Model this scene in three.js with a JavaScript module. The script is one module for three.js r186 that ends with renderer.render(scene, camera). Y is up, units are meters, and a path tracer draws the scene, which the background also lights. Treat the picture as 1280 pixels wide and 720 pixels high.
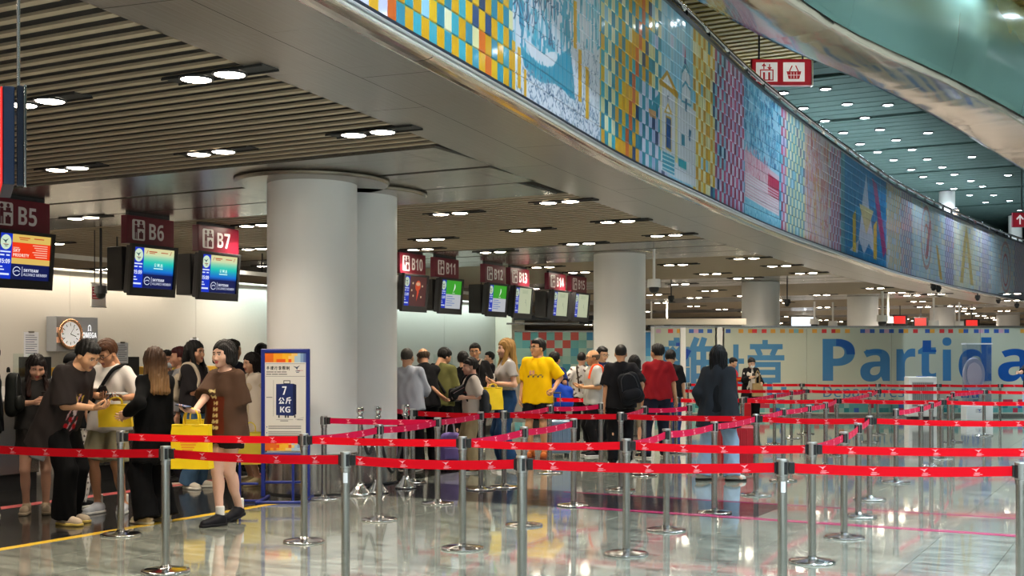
import * as THREE from 'three';
import { mergeGeometries, mergeVertices } from 'three/addons/utils/BufferGeometryUtils.js';
import { RoundedBoxGeometry } from 'three/addons/geometries/RoundedBoxGeometry.js';
import { RectAreaLightUniformsLib } from 'three/addons/lights/RectAreaLightUniformsLib.js';

// ---------- camera, surroundings, large lights, exposure ----------
const EYE = 1.58, FOCAL = 1500, HORIZON = 445;                       // metres; pixels of the 1280 x 720 frame
const scene = new THREE.Scene();
scene.background = new THREE.Color(0x05060a);
const camera = new THREE.PerspectiveCamera(2 * Math.atan(360 / FOCAL) * 180 / Math.PI, 1280 / 720, 0.1, 300);
camera.position.set(0, EYE, 0);
camera.lookAt(0, EYE, -10);
camera.setViewOffset(1280, 720, 0, 360 - HORIZON, 1280, 720);        // level lens, shifted upwards
camera.updateProjectionMatrix();
const renderer = new THREE.WebGLRenderer({ antialias: true });
renderer.toneMapping = THREE.LinearToneMapping;
renderer.toneMappingExposure = 1.0;
renderer.shadowMap.enabled = true;
RectAreaLightUniformsLib.init();
const LOW_LAMP = { color: new THREE.Color(1.0, 0.87, 0.70), candela: 13, glow: 40 };   // downlights of the low slatted ceiling
const HALL_LAMP = { color: new THREE.Color(0.80, 0.92, 1.0), candela: 78, glow: 40 };   // downlights of the high hall
const COVE = { warm: new THREE.Color(1.0, 0.86, 0.66), cool: new THREE.Color(0.78, 1.0, 0.93), power: 50 };

// ---------- small tools ----------
let seed = 20240817;
const rnd = () => { seed = (seed * 1664525 + 1013904223) >>> 0; return seed / 4294967296; };
const rr = (a, b) => a + (b - a) * rnd();
const V = (x, y, z) => new THREE.Vector3(x, y, z);
const clamp = (x, a, b) => Math.min(b, Math.max(a, x));
const lerp = (a, b, t) => a + (b - a) * t;
const sstep = (a, b, x) => { const t = clamp((x - a) / (b - a), 0, 1); return t * t * (3 - 2 * t); };
const used = new Map();
const numbered = (n) => { const k = used.get(n) ?? 0; used.set(n, k + 1); return k ? `${n}_${String(k).padStart(3, '0')}` : n; };
const RGB = (r, g, b) => new THREE.Color().setRGB(r, g, b);
const std = (color, roughness = 0.6, metalness = 0, more = {}) => new THREE.MeshStandardMaterial({ color, roughness, metalness, ...more });
const phys = (color, roughness = 0.6, metalness = 0, more = {}) => new THREE.MeshPhysicalMaterial({ color, roughness, metalness, ...more });
function mesh(name, geometry, material, parent = scene) {
  const m = new THREE.Mesh(Array.isArray(geometry) ? merged(geometry) : geometry, material);
  m.name = parent === scene ? numbered(name) : name;
  m.castShadow = m.receiveShadow = true;
  parent.add(m);
  return m;
}
function merged(list) {
  if (list.length === 1) return list[0];
  const flat = list.map((g) => { const h = g.index ? g.toNonIndexed() : g.clone(); for (const k of Object.keys(h.attributes)) if (!['position', 'normal', 'uv'].includes(k)) h.deleteAttribute(k); if (!h.attributes.uv) h.setAttribute('uv', new THREE.BufferAttribute(new Float32Array(h.attributes.position.count * 2), 2)); return h; });
  return mergeGeometries(flat);
}
const tag = (o, label, category, group) => { o.userData.label = label; o.userData.category = category; if (group) o.userData.group = group; return o; };
const structure = (o) => { o.userData.kind = 'structure'; return o; };
const stuff = (o) => { o.userData.kind = 'stuff'; return o; };
function thing(name, label, category, pos, turn = 0, group) {
  const o = new THREE.Group();
  o.name = numbered(name);
  if (pos) o.position.copy(pos);
  o.rotation.y = turn;
  scene.add(o);
  return tag(o, label, category, group);
}
function copyOf(src, pos, turn, label, group) {
  const c = src.clone();
  c.name = numbered(src.name.replace(/_\d{3}$/, ''));
  c.userData = { ...src.userData };
  if (label) c.userData.label = label;
  if (group) c.userData.group = group;
  if (pos) c.position.copy(pos);
  if (turn !== undefined) c.rotation.y = turn;
  scene.add(c);
  return c;
}
const box = (w, h, d, x = 0, y = 0, z = 0) => new THREE.BoxGeometry(w, h, d).translate(x, y, z);
const rbox = (w, h, d, r, x = 0, y = 0, z = 0, s = 2) => new RoundedBoxGeometry(w, h, d, s, r).translate(x, y, z);
const cyl = (r0, r1, h, x = 0, y = 0, z = 0, n = 24) => new THREE.CylinderGeometry(r0, r1, h, n).translate(x, y, z);
function rod(a, b, r, n = 10) {
  const d = b.clone().sub(a), g = new THREE.CylinderGeometry(r, r, d.length(), n);
  g.applyQuaternion(new THREE.Quaternion().setFromUnitVectors(V(0, 1, 0), d.normalize()));
  return g.translate((a.x + b.x) / 2, (a.y + b.y) / 2, (a.z + b.z) / 2);
}
const tube = (pts, r, seg = 40, n = 8) => new THREE.TubeGeometry(new THREE.CatmullRomCurve3(pts), seg, r, n, false);
function canvasTex(w, h, draw, srgb = true) {
  const c = document.createElement('canvas');
  c.width = w; c.height = h;
  draw(c.getContext('2d'), w, h);
  const t = new THREE.CanvasTexture(c);
  if (srgb) t.colorSpace = THREE.SRGBColorSpace;
  t.anisotropy = 8;
  return t;
}
// value noise that repeats
function noise2(seedValue, n) {
  let s = seedValue >>> 0;
  const a = new Float32Array(n * n).map(() => { s = (s * 1664525 + 1013904223) >>> 0; return s / 4294967296; });
  return (x, y) => {
    const xi = Math.floor(x), yi = Math.floor(y), u = x - xi, v = y - yi, i = (p, q) => a[((q % n + n) % n) * n + ((p % n + n) % n)];
    const su = u * u * (3 - 2 * u), sv = v * v * (3 - 2 * v);
    return lerp(lerp(i(xi, yi), i(xi + 1, yi), su), lerp(i(xi, yi + 1), i(xi + 1, yi + 1), su), sv);
  };
}
function dataTex(w, h, f, srgb = false) {
  const d = new Uint8Array(w * h * 4);
  for (let y = 0; y < h; y++) for (let x = 0; x < w; x++) { const c = f(x / w, y / h); const o = (y * w + x) * 4; for (let k = 0; k < 3; k++) d[o + k] = clamp(Math.round((c.length ? c[k] : c) * 255), 0, 255); d[o + 3] = 255; }
  const t = new THREE.DataTexture(d, w, h);
  t.wrapS = t.wrapT = THREE.RepeatWrapping;
  t.magFilter = THREE.LinearFilter; t.minFilter = THREE.LinearMipmapLinearFilter; t.generateMipmaps = true;
  if (srgb) t.colorSpace = THREE.SRGBColorSpace;
  t.needsUpdate = true;
  return t;
}
// places: a floor point seen at a pixel, a point at a known depth, the building's own axes
const ground = (px, py) => { const d = EYE * FOCAL / (py - HORIZON); return V((px - 640) * d / FOCAL, 0, -d); };
const onFloor = (px, d) => V((px - 640) * d / FOCAL, 0, -d);
const at = (px, py, d) => V((px - 640) * d / FOCAL, EYE + (HORIZON - py) * d / FOCAL, -d);
const TURN = -28.3 * Math.PI / 180, UX = Math.sin(-TURN), UZ = -Math.cos(TURN), ORIGIN = V(-2.333, 0, -14);
const B = (t, v, y = 0) => V(ORIGIN.x + UX * t - UZ * v, y, ORIGIN.z + UZ * t + UX * v);   // t: along the counters, v: towards the hall
const tv = (p) => { const x = p.x - ORIGIN.x, z = p.z - ORIGIN.z; return [UX * x + UZ * z, -UZ * x + UX * z]; };
const CEIL = 3.63, HALL = 7.6;
const onCeil = (px, py, h = CEIL) => { const d = (h - EYE) * FOCAL / (HORIZON - py); return V((px - 640) * d / FOCAL, h, -d); };
// a Group in the building's axes: local x = towards the hall, local -z = along the counters
const inBuilding = (o, t, v, y = 0) => { o.position.copy(B(t, v, y)); o.rotation.y = TURN; return o; };

// ---------- shared materials ----------
const M = {
  steel: std(RGB(0.62, 0.61, 0.58), 0.24, 1),
  chrome: std(RGB(0.78, 0.78, 0.78), 0.1, 1),
  darkMetal: std(RGB(0.05, 0.05, 0.055), 0.4, 0.6),
  black: std(RGB(0.012, 0.012, 0.013), 0.5),
  white: std(RGB(0.78, 0.78, 0.76), 0.5),
  cream: std(RGB(0.72, 0.66, 0.55), 0.6),
  paper: std(RGB(0.75, 0.75, 0.76), 0.8),
  maroon: std(RGB(0.16, 0.012, 0.03), 0.35),
  darkRed: std(RGB(0.45, 0.01, 0.02), 0.4),
};
// ---------- floor: polished marble slabs, a dark granite walk by the counters, inlaid stripes ----------
const nA = noise2(11, 64), nB = noise2(23, 64), nC = noise2(37, 128);
const marble = dataTex(1024, 1024, (u, v) => {
  const w = nA(u * 4, v * 4) * 1.2, vein = nC(u * 5 + w, v * 44 + w * 3), fine = nC(u * 16 + w, v * 120), cloud = nB(u * 8, v * 16);
  const streak = Math.pow(clamp(1 - Math.abs(vein - 0.5) * 5, 0, 1), 2.2);
  const l = 0.66 + 0.12 * (cloud - 0.5) + 0.13 * (fine - 0.5) + 0.15 * (vein - 0.5) - 0.17 * streak;
  return [l * 0.985, l * 1.0, l * 0.93];
}, true);
const granite = dataTex(512, 512, (u, v) => {
  const n = nC(u * 128, v * 128), c = nA(u * 12, v * 12), l = 0.15 + 0.12 * (n - 0.4) + 0.08 * (c - 0.5);
  return [l * 1.02, l, l * 0.98];
}, true);
const wave = dataTex(256, 256, (u, v) => 0.5 + 0.5 * (nA(u * 8, v * 8) - 0.5) + 0.25 * (nB(u * 24, v * 24) - 0.5));
const marbleMats = [0, 1, 2, 3].map((k) => {
  const map = marble.clone(); map.repeat.set(0.5, 0.5); map.offset.set(k * 0.37, k * 0.61); map.needsUpdate = true;
  return phys(RGB(0.96 - 0.03 * k, 0.96 - 0.025 * k, 0.94 - 0.03 * k), 0.12, 0, { map, bumpMap: wave, bumpScale: 0.001, ior: 1.7, clearcoat: 1, clearcoatRoughness: 0.05 });
});
const graniteMat = phys(RGB(0.9, 0.9, 0.9), 0.1, 0, { map: granite, bumpMap: wave, bumpScale: 0.0008, ior: 1.6 });
const bandMat = phys(RGB(1.1, 1.1, 1.25), 0.11, 0, { map: granite, bumpMap: wave, bumpScale: 0.0008, ior: 1.6 });
const inlay = { yellow: phys(RGB(0.75, 0.47, 0.04), 0.18), coral: phys(RGB(0.72, 0.16, 0.16), 0.18), magenta: phys(RGB(0.42, 0.03, 0.12), 0.15) };
const floor = structure(new THREE.Group());
floor.name = numbered('floor'); scene.add(floor);
mesh('screed', box(110, 0.2, 130, 0, -0.14, -36), std(RGB(0.62, 0.61, 0.59), 0.35), floor);
const slabGeos = new Map();
const slabUV = (g, k) => { const uv = g.attributes.uv, p = g.attributes.position; for (let i = 0; i < uv.count; i++) uv.setXY(i, p.getX(i) + k * 0.43, p.getZ(i) + k * 0.71); return g; };
function slab(t0, t1, v0, v1, mat, name, k = 0, y = 0) {               // a stone lying in the building's axes, its top at height y
  const w = v1 - v0 - 0.004, l = t1 - t0 - 0.004, key = [w.toFixed(3), l.toFixed(3), k].join();
  if (!slabGeos.has(key)) slabGeos.set(key, slabUV(new THREE.BoxGeometry(w, 0.04, l), k));
  const m = mesh(name, slabGeos.get(key), mat, floor);
  m.position.copy(B((t0 + t1) / 2, (v0 + v1) / 2, y - 0.02)); m.rotation.y = TURN;
  return m;
}
{
  const BAND0 = 0.05, BAND1 = 1.45, WALK = 0.3, list = [], far = [[], [], [], []];
  for (let j = -9; j < 22; j++) for (let i = j < 0 ? 0 : -11; i < 40; i++) {
    let t0 = BAND1 + j * 1.2, t1 = t0 + 1.2; if (j < 0) { t0 = BAND0 + j * 1.2; t1 = t0 + 1.2; }
    const v0 = WALK + 0.12 + i * 0.6, v1 = v0 + 0.6, c = B((t0 + t1) / 2, (v0 + v1) / 2), d = -c.z;
    const px = 640 + FOCAL * c.x / Math.max(d, 1), k = Math.floor(rnd() * 4), seen = d > 8.2 && px > -60 && px < 1340;
    list.push({ t0, t1, v0, v1, k, d: seen ? d : 999 });
  }
  list.sort((a, b) => a.d - b.d);
  list.forEach((s, n) => {
    if (n < 300) slab(s.t0, s.t1, s.v0, s.v1, marbleMats[s.k], 'floor_slab', s.k);
    else { const c = B((s.t0 + s.t1) / 2, (s.v0 + s.v1) / 2, -0.02); far[s.k].push(slabUV(new THREE.BoxGeometry(0.596, 0.04, 1.196), s.k).rotateY(TURN).translate(c.x, c.y, c.z)); }
  });
  far.forEach((l, k) => stuff(mesh('floor_slabs', l, marbleMats[k], floor)));
  for (let j = -6; j < 0; j++) for (let i = 0; i < 6; i++) {            // the dark walk along the counters
    const k = (i + j + 9) % 3;
    slab(BAND1 + j * 2.4 + 2.4, BAND1 + j * 2.4 + 4.8, WALK - (i + 1) * 1.2, WALK - i * 1.2, graniteMat, 'granite_slab', k);
  }
  for (let i = 0; i < 14; i++) slab(BAND0, BAND1, WALK + 0.12 + i * 2.4, WALK + 0.12 + i * 2.4 + 2.4, i < 2 ? bandMat : marbleMats[3], 'granite_band', i % 3);
  slab(-14, -0.85, WALK, WALK + 0.12, inlay.yellow, 'yellow_inlay', 0);
  slab(-14, 1.4, -1.98, -1.8, inlay.coral, 'coral_inlay', 0, 0.002);
  slab(BAND0 + 0.05, BAND0 + 0.17, 3.2, 30, inlay.magenta, 'magenta_inlay', 0, 0.002);
  slab(BAND1 - 0.1, BAND1 - 0.05, 2.6, 30, inlay.magenta, 'magenta_inlay', 0, 0.002);
}
// ---------- outer walls, closing the hall ----------
const wallMat = std(RGB(0.55, 0.55, 0.53), 0.7);
const shell = (name, g) => structure(mesh(name, g, wallMat));
shell('wall_back', box(110, 9, 0.4, 0, 4.3, 24));
shell('wall_far', box(110, 9, 0.4, 0, 4.3, -98));
shell('wall_right', box(0.4, 9, 122, 52, 4.3, -37));
shell('wall_left', box(0.4, 9, 122, -48, 4.3, -37));

// ---------- the curve of the balcony front ----------
const CURVE = new THREE.CatmullRomCurve3([[-10.6, -21], [-7.2, -10], [-3.75, 0], [-2.33, 3.6], [-0.976, 7.25], [0, 9.79], [1.213, 13.0], [2.42, 15.75], [4.145, 19.6], [7.11, 25.5], [10.26, 31.4], [14.3, 38], [19.6, 46], [26.5, 55], [36, 66], [51, 82]].map(([x, d]) => V(x, 0, -d)), false, 'centripetal');
CURVE.arcLengthDivisions = 2000;
const CLEN = CURVE.getLength();
function onCurve(s) { const u = clamp(s / CLEN, 0, 1), p = CURVE.getPointAt(u), t = CURVE.getTangentAt(u).normalize(); return { p, t, n: V(-t.z, 0, t.x) }; }   // n points into the hall
const curveAt = (() => {                                            // arc length at a picture column, for choosing where along the wall a motif sits
  const tab = []; for (let s = 30; s < CLEN; s += 0.05) { const { p } = onCurve(s); if (p.z < -4) tab.push([640 - FOCAL * p.x / p.z, s]); }
  return (px) => { let lo = 0, hi = tab.length - 1; while (hi - lo > 1) { const m = (lo + hi) >> 1; if (tab[m][0] < px) lo = m; else hi = m; } return lerp(tab[lo][1], tab[hi][1], clamp((px - tab[lo][0]) / (tab[hi][0] - tab[lo][0] || 1), 0, 1)); };
})();
function ribbon(path, s0, s1, step = 0.5) {                          // a swept profile: path = [[offset into the hall, height], ...]
  const n = Math.max(1, Math.ceil((s1 - s0) / step)), pos = [], uv = [], idx = [];
  const run = [0]; for (let j = 1; j < path.length; j++) run.push(run[j - 1] + Math.hypot(path[j][0] - path[j - 1][0], path[j][1] - path[j - 1][1]));
  for (let j = 0; j + 1 < path.length; j++) {
    const base = pos.length / 3;
    for (let i = 0; i <= n; i++) { const s = lerp(s0, s1, i / n), c = onCurve(s); for (const q of [j, j + 1]) { pos.push(c.p.x + c.n.x * path[q][0], path[q][1], c.p.z + c.n.z * path[q][0]); uv.push(s, run[q]); } }
    for (let i = 0; i < n; i++) { const a = base + i * 2; idx.push(a, a + 2, a + 1, a + 1, a + 2, a + 3); }
  }
  const g = new THREE.BufferGeometry();
  g.setAttribute('position', new THREE.Float32BufferAttribute(pos, 3)); g.setAttribute('uv', new THREE.Float32BufferAttribute(uv, 2)); g.setIndex(idx);
  g.computeVertexNormals();
  return g;
}
// ---------- low ceiling: metal bands, slatted fields, a border along the balcony ----------
const brushed = dataTex(256, 256, (u, v) => 0.5 + 0.35 * (nA(u * 3, v * 60) - 0.5) + 0.25 * (nB(u * 6, v * 6) - 0.5));
const panelMat = std(RGB(0.25, 0.225, 0.19), 0.24, 0.75, { bumpMap: brushed, bumpScale: 0.004 });
const borderMat = std(RGB(0.235, 0.215, 0.188), 0.28, 0.7, { bumpMap: brushed, bumpScale: 0.003 });
const slatMat = std(RGB(0.31, 0.245, 0.165), 0.55, 0.1);
const slotMat = std(RGB(0.02, 0.018, 0.016), 0.8);
const ceiling = structure(new THREE.Group()); ceiling.name = numbered('ceiling'); scene.add(ceiling);
const vEdge = (() => { const tab = []; for (let s = 0; s < CLEN; s += 0.1) { const c = onCurve(s), q = c.p.clone().addScaledVector(c.n, -1.28); tab.push(tv(q)); } tab.sort((a, b) => a[0] - b[0]); return (t) => { let lo = 0, hi = tab.length - 1; while (hi - lo > 1) { const m = (lo + hi) >> 1; if (tab[m][0] < t) lo = m; else hi = m; } return lerp(tab[lo][1], tab[hi][1], clamp((t - tab[lo][0]) / (tab[hi][0] - tab[lo][0] || 1), 0, 1)); }; })();
const VLEFT = -34;
function ceilBox(t0, t1, v1, y, h, v0 = VLEFT) { return new THREE.BoxGeometry(v1 - v0, h, t1 - t0).translate((v0 + v1) / 2, y + h / 2, -(t0 + t1) / 2); }
const toB = (g) => { g.rotateY(TURN); return g.translate(ORIGIN.x, 0, ORIGIN.z); };
// fields repeat along t like the columns do
const FIELDS = []; for (let k = -3; k < 12; k++) FIELDS.push([2.42 + 10.1 * (k - 1) , 2.42 + 10.1 * (k - 1) + 6.5]);
let slatCount = 0; const farSlats = [];
FIELDS.forEach(([t0, t1], f) => {
  const near = f >= 2 && f <= 6;
  for (let t = t0 + 0.05; t < t1 - 0.05; t += near ? 0.2 : 0.25) {
    const v1 = Math.min(vEdge(t), vEdge(t + 0.1)), g = toB(ceilBox(t, t + (f === 3 ? 0.068 : 0.085), v1, CEIL, 0.02));
    if (near && t < 31 && slatCount < 300) { mesh('ceiling_slat', g, slatMat, ceiling); slatCount++; } else farSlats.push(g);
  }
  const tn = f + 1 < FIELDS.length ? FIELDS[f + 1][0] : t1 + 3.6;    // the solid band up to the next field, in boards with dark slots
  const n = 3, cuts = [t1, t1 + 1.28, t1 + 2.5, tn], slots = [0.11, 0.05];
  for (let i = 0; i < n; i++) {
    const a = cuts[i] + (i ? slots[i - 1] / 2 : 0), b = cuts[i + 1] - (i < 2 ? slots[i] / 2 : 0);
    for (let v = VLEFT, q = 0; v < vEdge(a) - 0.3; v += 3.6, q++) {
      const e = Math.min(v + 3.594, Math.min(vEdge(a), vEdge(b)) + (b - a > 0 ? 0.02 : 0));
      if (e - v > 0.1) mesh('ceiling_panel', toB(ceilBox(a, b, e, CEIL, 0.03, v)), panelMat, ceiling);
    }
  }
});
stuff(mesh('ceiling_slats', farSlats, slatMat, ceiling));
// dark void above, and the upper storey's floor
const slabTop = ribbon([[-0.2, 4.25], [-60, 4.25]], 0, CLEN, 1), slabUp = ribbon([[-0.15, 4.95], [-60, 4.95]], 0, CLEN, 1);
mesh('ceiling_void', slabTop, slotMat, ceiling);
structure(mesh('upper_floor', slabUp, std(RGB(0.5, 0.5, 0.48), 0.4)));
for (let s = 10, k = 0; s < CLEN - 4; s += 3.2, k++) {               // border panels between the slats and the balcony
  mesh('border_panel', ribbon([[-1.3, CEIL + 0.1], [-1.3, CEIL], [-0.70, CEIL]], s, s + 3.192), borderMat, ceiling);
  mesh('border_panel', ribbon([[-0.694, CEIL + 0.02], [-0.694, CEIL], [-0.12, CEIL]], s - 1.1, s + 2.092), borderMat, ceiling);
}
// ---------- high hall ceiling ----------
const boardMat = phys(RGB(0.03, 0.056, 0.052), 0.9, 0, { specularIntensity: 0.3 }), warmLitTint = std(RGB(0.42, 0.30, 0.07), 0.6);  // yellow-brown boards: warm lamplight painted into their colour
const hallCeil = structure(new THREE.Group()); hallCeil.name = numbered('ceiling_hall'); scene.add(hallCeil);
mesh('ceiling_deck', box(110, 0.3, 130, 0, HALL + 0.35, -36), slotMat, hallCeil);
for (let t = -46, k = 0; t < 100; t += 0.56, k++) {
  if (t > 5.5 && t < 13.2) { for (const q of [0.06, 0.34]) mesh('warm_lit_tint_slat', toB(ceilBox(t + q, t + q + 0.15, 62, HALL, 0.03, -46)), warmLitTint, hallCeil); continue; }
  const gap = k % 9 === 0 ? 0.34 : 0.045;
  mesh('ceiling_board', toB(ceilBox(t + gap, t + 0.56, 62, HALL, 0.06, -46)), boardMat, hallCeil);
}
// ---------- balcony front: glazed picture tiles over a polished lip ----------
const FB = 3.73, FT = 5.88, ROWS = 13, TH = (FT - FB - 0.04) / ROWS, TILE = 0.127, S0 = curveAt(438) - 3.2, S1 = S0 + 56, SEG = (S1 - S0) / 4;
const YBOT = (px) => { const c = onCurve(curveAt(px)).p; return HORIZON - (FB - EYE) * FOCAL / -c.z; };
const art = canvasTex(2048, 1024, (g) => {
  const X = (s, seg) => (s - S0 - seg * SEG) / SEG * 2048, Y = (f, seg) => seg * 256 + (1 - f) * 256;   // f: 0 at the foot, 1 at the top
  let s = 5; const r = () => { s = (s * 1664525 + 1013904223) >>> 0; return s / 4294967296; };
  const pick = (a) => a[Math.floor(r() * a.length)];
  // chequered ground, its palette changing along the wall
  const TEAL = ['#168fae', '#1281a2', '#2aa3bd'], GOLD = ['#d9a406', '#cf9a08', '#e0b316'], CREAM = ['#d8d7a4', '#e6e3c0'], SKY = ['#7cc3e4', '#a9d4ea', '#8fc9ea'], LILAC = ['#b9bfe6', '#cfd3ef', '#a9b6e2'], NAVY = ['#12457f', '#0f3a72'], ORANGE = ['#d7641c', '#c95a1a'], PINK = ['#b02a62', '#9c2458', '#c2407a'], PALE = ['#c4d0d2', '#c9ccb8', '#b6cdd0', '#d0c9c0'], VIOLET = ['#6a4f9c', '#7c5aa8'];
  const zone = [[380, [GOLD, GOLD, LILAC, CREAM]], [500, [GOLD, ORANGE, CREAM, LILAC]], [520, [GOLD, GOLD, TEAL, SKY]], [560, [GOLD, CREAM, TEAL, TEAL]], [752, [CREAM, CREAM, TEAL, SKY]], [765, [GOLD, CREAM, TEAL, TEAL]], [812, [TEAL, SKY, CREAM, LILAC]], [828, [SKY, LILAC, SKY, LILAC]], [868, [CREAM, SKY, GOLD, CREAM]], [886, [GOLD, NAVY, CREAM, TEAL]], [896, [PINK, NAVY, SKY, LILAC]], [912, [PINK, PINK, LILAC, LILAC]], [930, [TEAL, SKY]], [975, [PINK, VIOLET, LILAC, SKY]], [986, [TEAL, NAVY, CREAM, SKY]], [1003, [PALE, LILAC, CREAM]], [1034, [PINK, PINK, LILAC, PALE]], [1052, [TEAL, TEAL]], [1108, [SKY, PALE, GOLD, LILAC]], [1128, [VIOLET, PINK, PALE, SKY]], [1142, [PALE, LILAC, SKY, CREAM]], [1180, [VIOLET, PINK, LILAC, PALE]], [1192, [PALE, SKY, CREAM, LILAC]], [1226, [VIOLET, VIOLET, PALE, LILAC]], [1238, [PALE, SKY, CREAM]], [1268, [VIOLET, VIOLET, PALE, PALE]], [1280, [PALE, LILAC]]];
  const zs = zone.map(([px, p]) => [curveAt(px), p]);
  const cols = Math.floor((S1 - S0) / TILE);
  for (let c = 0; c < cols; c++) {
    const sc = S0 + (c + 0.5) * TILE, seg = Math.min(3, Math.floor((sc - S0) / SEG));
    let z = zs[0][1]; for (const [q, p] of zs) if (sc + (r() - 0.5) * 0.5 >= q) z = p;
    for (let row = 0; row < ROWS; row++) {
      const half = Math.max(1, z.length >> 1), pool = (c + row) % 2 ? z.slice(half) : z.slice(0, half); let fam = r() < 0.72 ? pool[0] : pool[Math.floor(r() * pool.length)]; fam ??= z[0];
      const d1 = (c - Math.floor((curveAt(596) - S0) / TILE)) + Math.round(row * 0.72) - 2, d2 = (c - Math.floor((curveAt(806) - S0) / TILE)) - Math.round(row * 0.45) + 5;
      if (sc < curveAt(645) && (d1 === 0) && (c + row) % 2) fam = ORANGE; if (sc < curveAt(645) && Math.abs(d1) === 1 && (c + row) % 2) fam = NAVY;
      if (sc > curveAt(756) && sc < curveAt(835)) { if (d2 === 0) fam = ORANGE; else if (d2 === 2 && (c + row) % 2) fam = NAVY; else if (d2 === -2 && (c + row) % 2) fam = GOLD; }
      if (sc > curveAt(800) && sc < curveAt(832) && row < 6 && fam !== ORANGE) fam = (c + row) % 2 ? LILAC : (r() < 0.4 ? NAVY : TEAL);
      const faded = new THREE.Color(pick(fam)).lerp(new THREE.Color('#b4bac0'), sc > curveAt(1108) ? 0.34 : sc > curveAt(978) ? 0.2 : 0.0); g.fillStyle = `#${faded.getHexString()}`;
      const x = X(S0 + c * TILE, seg), w = TILE / SEG * 2048;
      g.fillRect(x, seg * 256 + 256 - (row + 1) / ROWS * 256, w + 1, 256 / ROWS + 1);
    }
  }
  // pictures printed across the tiles: helper that draws in (picture column, height fraction)
  const seen = (px) => { const sc = curveAt(px); const seg = Math.min(3, Math.floor((sc - S0) / SEG)); return [X(sc, seg), seg]; };
  const poly = (pts, fill, line, lw = 2) => { const seg = seen(pts[0][0])[1]; g.beginPath(); pts.forEach(([px, f], i) => { const x = X(curveAt(px), seg), y = Y(f, seg); i ? g.lineTo(x, y) : g.moveTo(x, y); }); if (fill) { g.closePath(); g.fillStyle = fill; g.fill(); } if (line) { g.strokeStyle = line; g.lineWidth = lw; g.stroke(); } };
  const clip = (px0, px1, f0, f1, draw) => { const seg = seen((px0 + px1) / 2)[1]; g.save(); g.beginPath(); const x0 = X(curveAt(px0), seg), x1 = X(curveAt(px1), seg); g.rect(x0, Y(f1, seg), x1 - x0, (f1 - f0) * 256); g.clip(); draw(x0, x1, seg); g.restore(); };
  const brush = (px0, px1, f0, f1, colors, n, dx, dy, lw = [2, 7]) => clip(px0, px1, f0, f1, (x0, x1, seg) => { for (let i = 0; i < n; i++) { g.strokeStyle = pick(colors); g.lineWidth = lw[0] + r() * (lw[1] - lw[0]); const x = x0 + r() * (x1 - x0), y = Y(f0 + r() * (f1 - f0), seg); g.beginPath(); g.moveTo(x, y); g.quadraticCurveTo(x + dx * (r() - 0.5), y + dy * r() * 0.5, x + dx * (r() - 0.5), y + dy * r()); g.stroke(); } });
  const fy = (px, py) => { const d = -onCurve(curveAt(px)).p.z, yb = HORIZON - (FB - EYE) * FOCAL / d, yt = HORIZON - (FT - EYE) * FOCAL / d; return (yb - py) / (yb - yt); };
  const pic = (pts, fill, line, lw) => poly(pts.map(([x, y]) => [x, fy(x, y)]), fill, line, lw);
  // harbour picture: brushed sky, a teal boat, line-drawn waves
  poly([[641, -0.02], [750, -0.02], [750, 1.02], [641, 1.02]], '#cdd4e4');
  brush(641, 716, 0.16, 1.0, ['#1f93b6', '#2a9cc0', '#1b7fa8', '#3fa9c8', '#cfd6e6', '#d9dfec', '#9fc4dc'], 460, 8, 50, [4, 11]);
  brush(641, 700, 0.28, 0.62, ['#0f4a7a', '#123f66', '#274d74'], 70, 34, 40, [1.5, 3]);
  brush(716, 750, 0.4, 1.0, ['#7fc4dc', '#bcd3e6', '#2f9cbe', '#d8deea'], 120, 8, 50, [4, 10]);
  pic([[650, 55], [657, 66], [664, 75], [676, 83], [688, 87], [695, 80], [697, 72], [706, 66], [713, 60], [716, 90], [719, 127], [712, 124], [703, 113], [692, 106], [678, 106], [663, 95], [655, 84]], '#188cae');
  pic([[655, 50], [663, 54], [672, 62], [680, 70], [688, 66], [694, 66], [697, 74], [692, 84], [684, 85], [674, 81], [664, 73]], '#d5dae8');
  brush(660, 712, 0.05, 0.2, ['#1580a2', '#2aa0c0'], 30, 4, 20, [2, 4]);
  pic([[641, 92], [650, 90], [658, 96], [668, 100], [680, 108], [694, 107], [706, 116], [714, 127], [722, 133], [736, 120], [744, 66], [750, 60], [750, 185], [700, 156], [641, 122]], '#cfd6e5');
  brush(645, 750, 0.0, 0.14, ['#34557c', '#5a7696', '#7d95b0'], 330, 16, 7, [1, 2.2]);
  brush(714, 748, 0.1, 0.42, ['#5a7696', '#7d95b0', '#9fb2c8'], 200, 14, 9, [1, 2.2]);
  for (const [x0, y0, x1, y1] of [[640, 52, 644, 118], [647, 60, 651, 112], [655, 88, 658, 124], [717, 0, 721, 60], [723, 62, 727, 128], [732, 84, 736, 150]]) pic([[x0, y0], [x1, y0 + 2], [x1, y1 + 2], [x0, y1]], '#d3a10c');
  // church with a gold pediment, a domed tower, palms and steps
  pic([[826, 104], [848, 122], [870, 140], [870, 236], [848, 226], [826, 214]], '#d3d9e8');
  pic([[824, 101], [834, 87], [848, 118], [847, 124], [835, 112], [825, 106]], '#c99512'); pic([[828, 101], [834, 93], [842, 112], [835, 107]], '#e2e6f0');
  pic([[825, 106], [827.5, 108], [827.5, 190], [825, 188]], '#ddd3a0'); pic([[844, 122], [847, 124], [847, 206], [844, 204]], '#ddd3a0');
  pic([[832.5, 146], [839, 149], [839, 190], [832.5, 186]], '#0f4f9a', '#caa03a', 3); pic([[830, 141], [835, 129], [841, 144]], '#d9b04a'); pic([[832.6, 140], [835, 133], [838.4, 142]], '#e6e8ee'); pic([[834, 119], [836, 120], [835, 129]], '#5a6a86');
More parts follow.
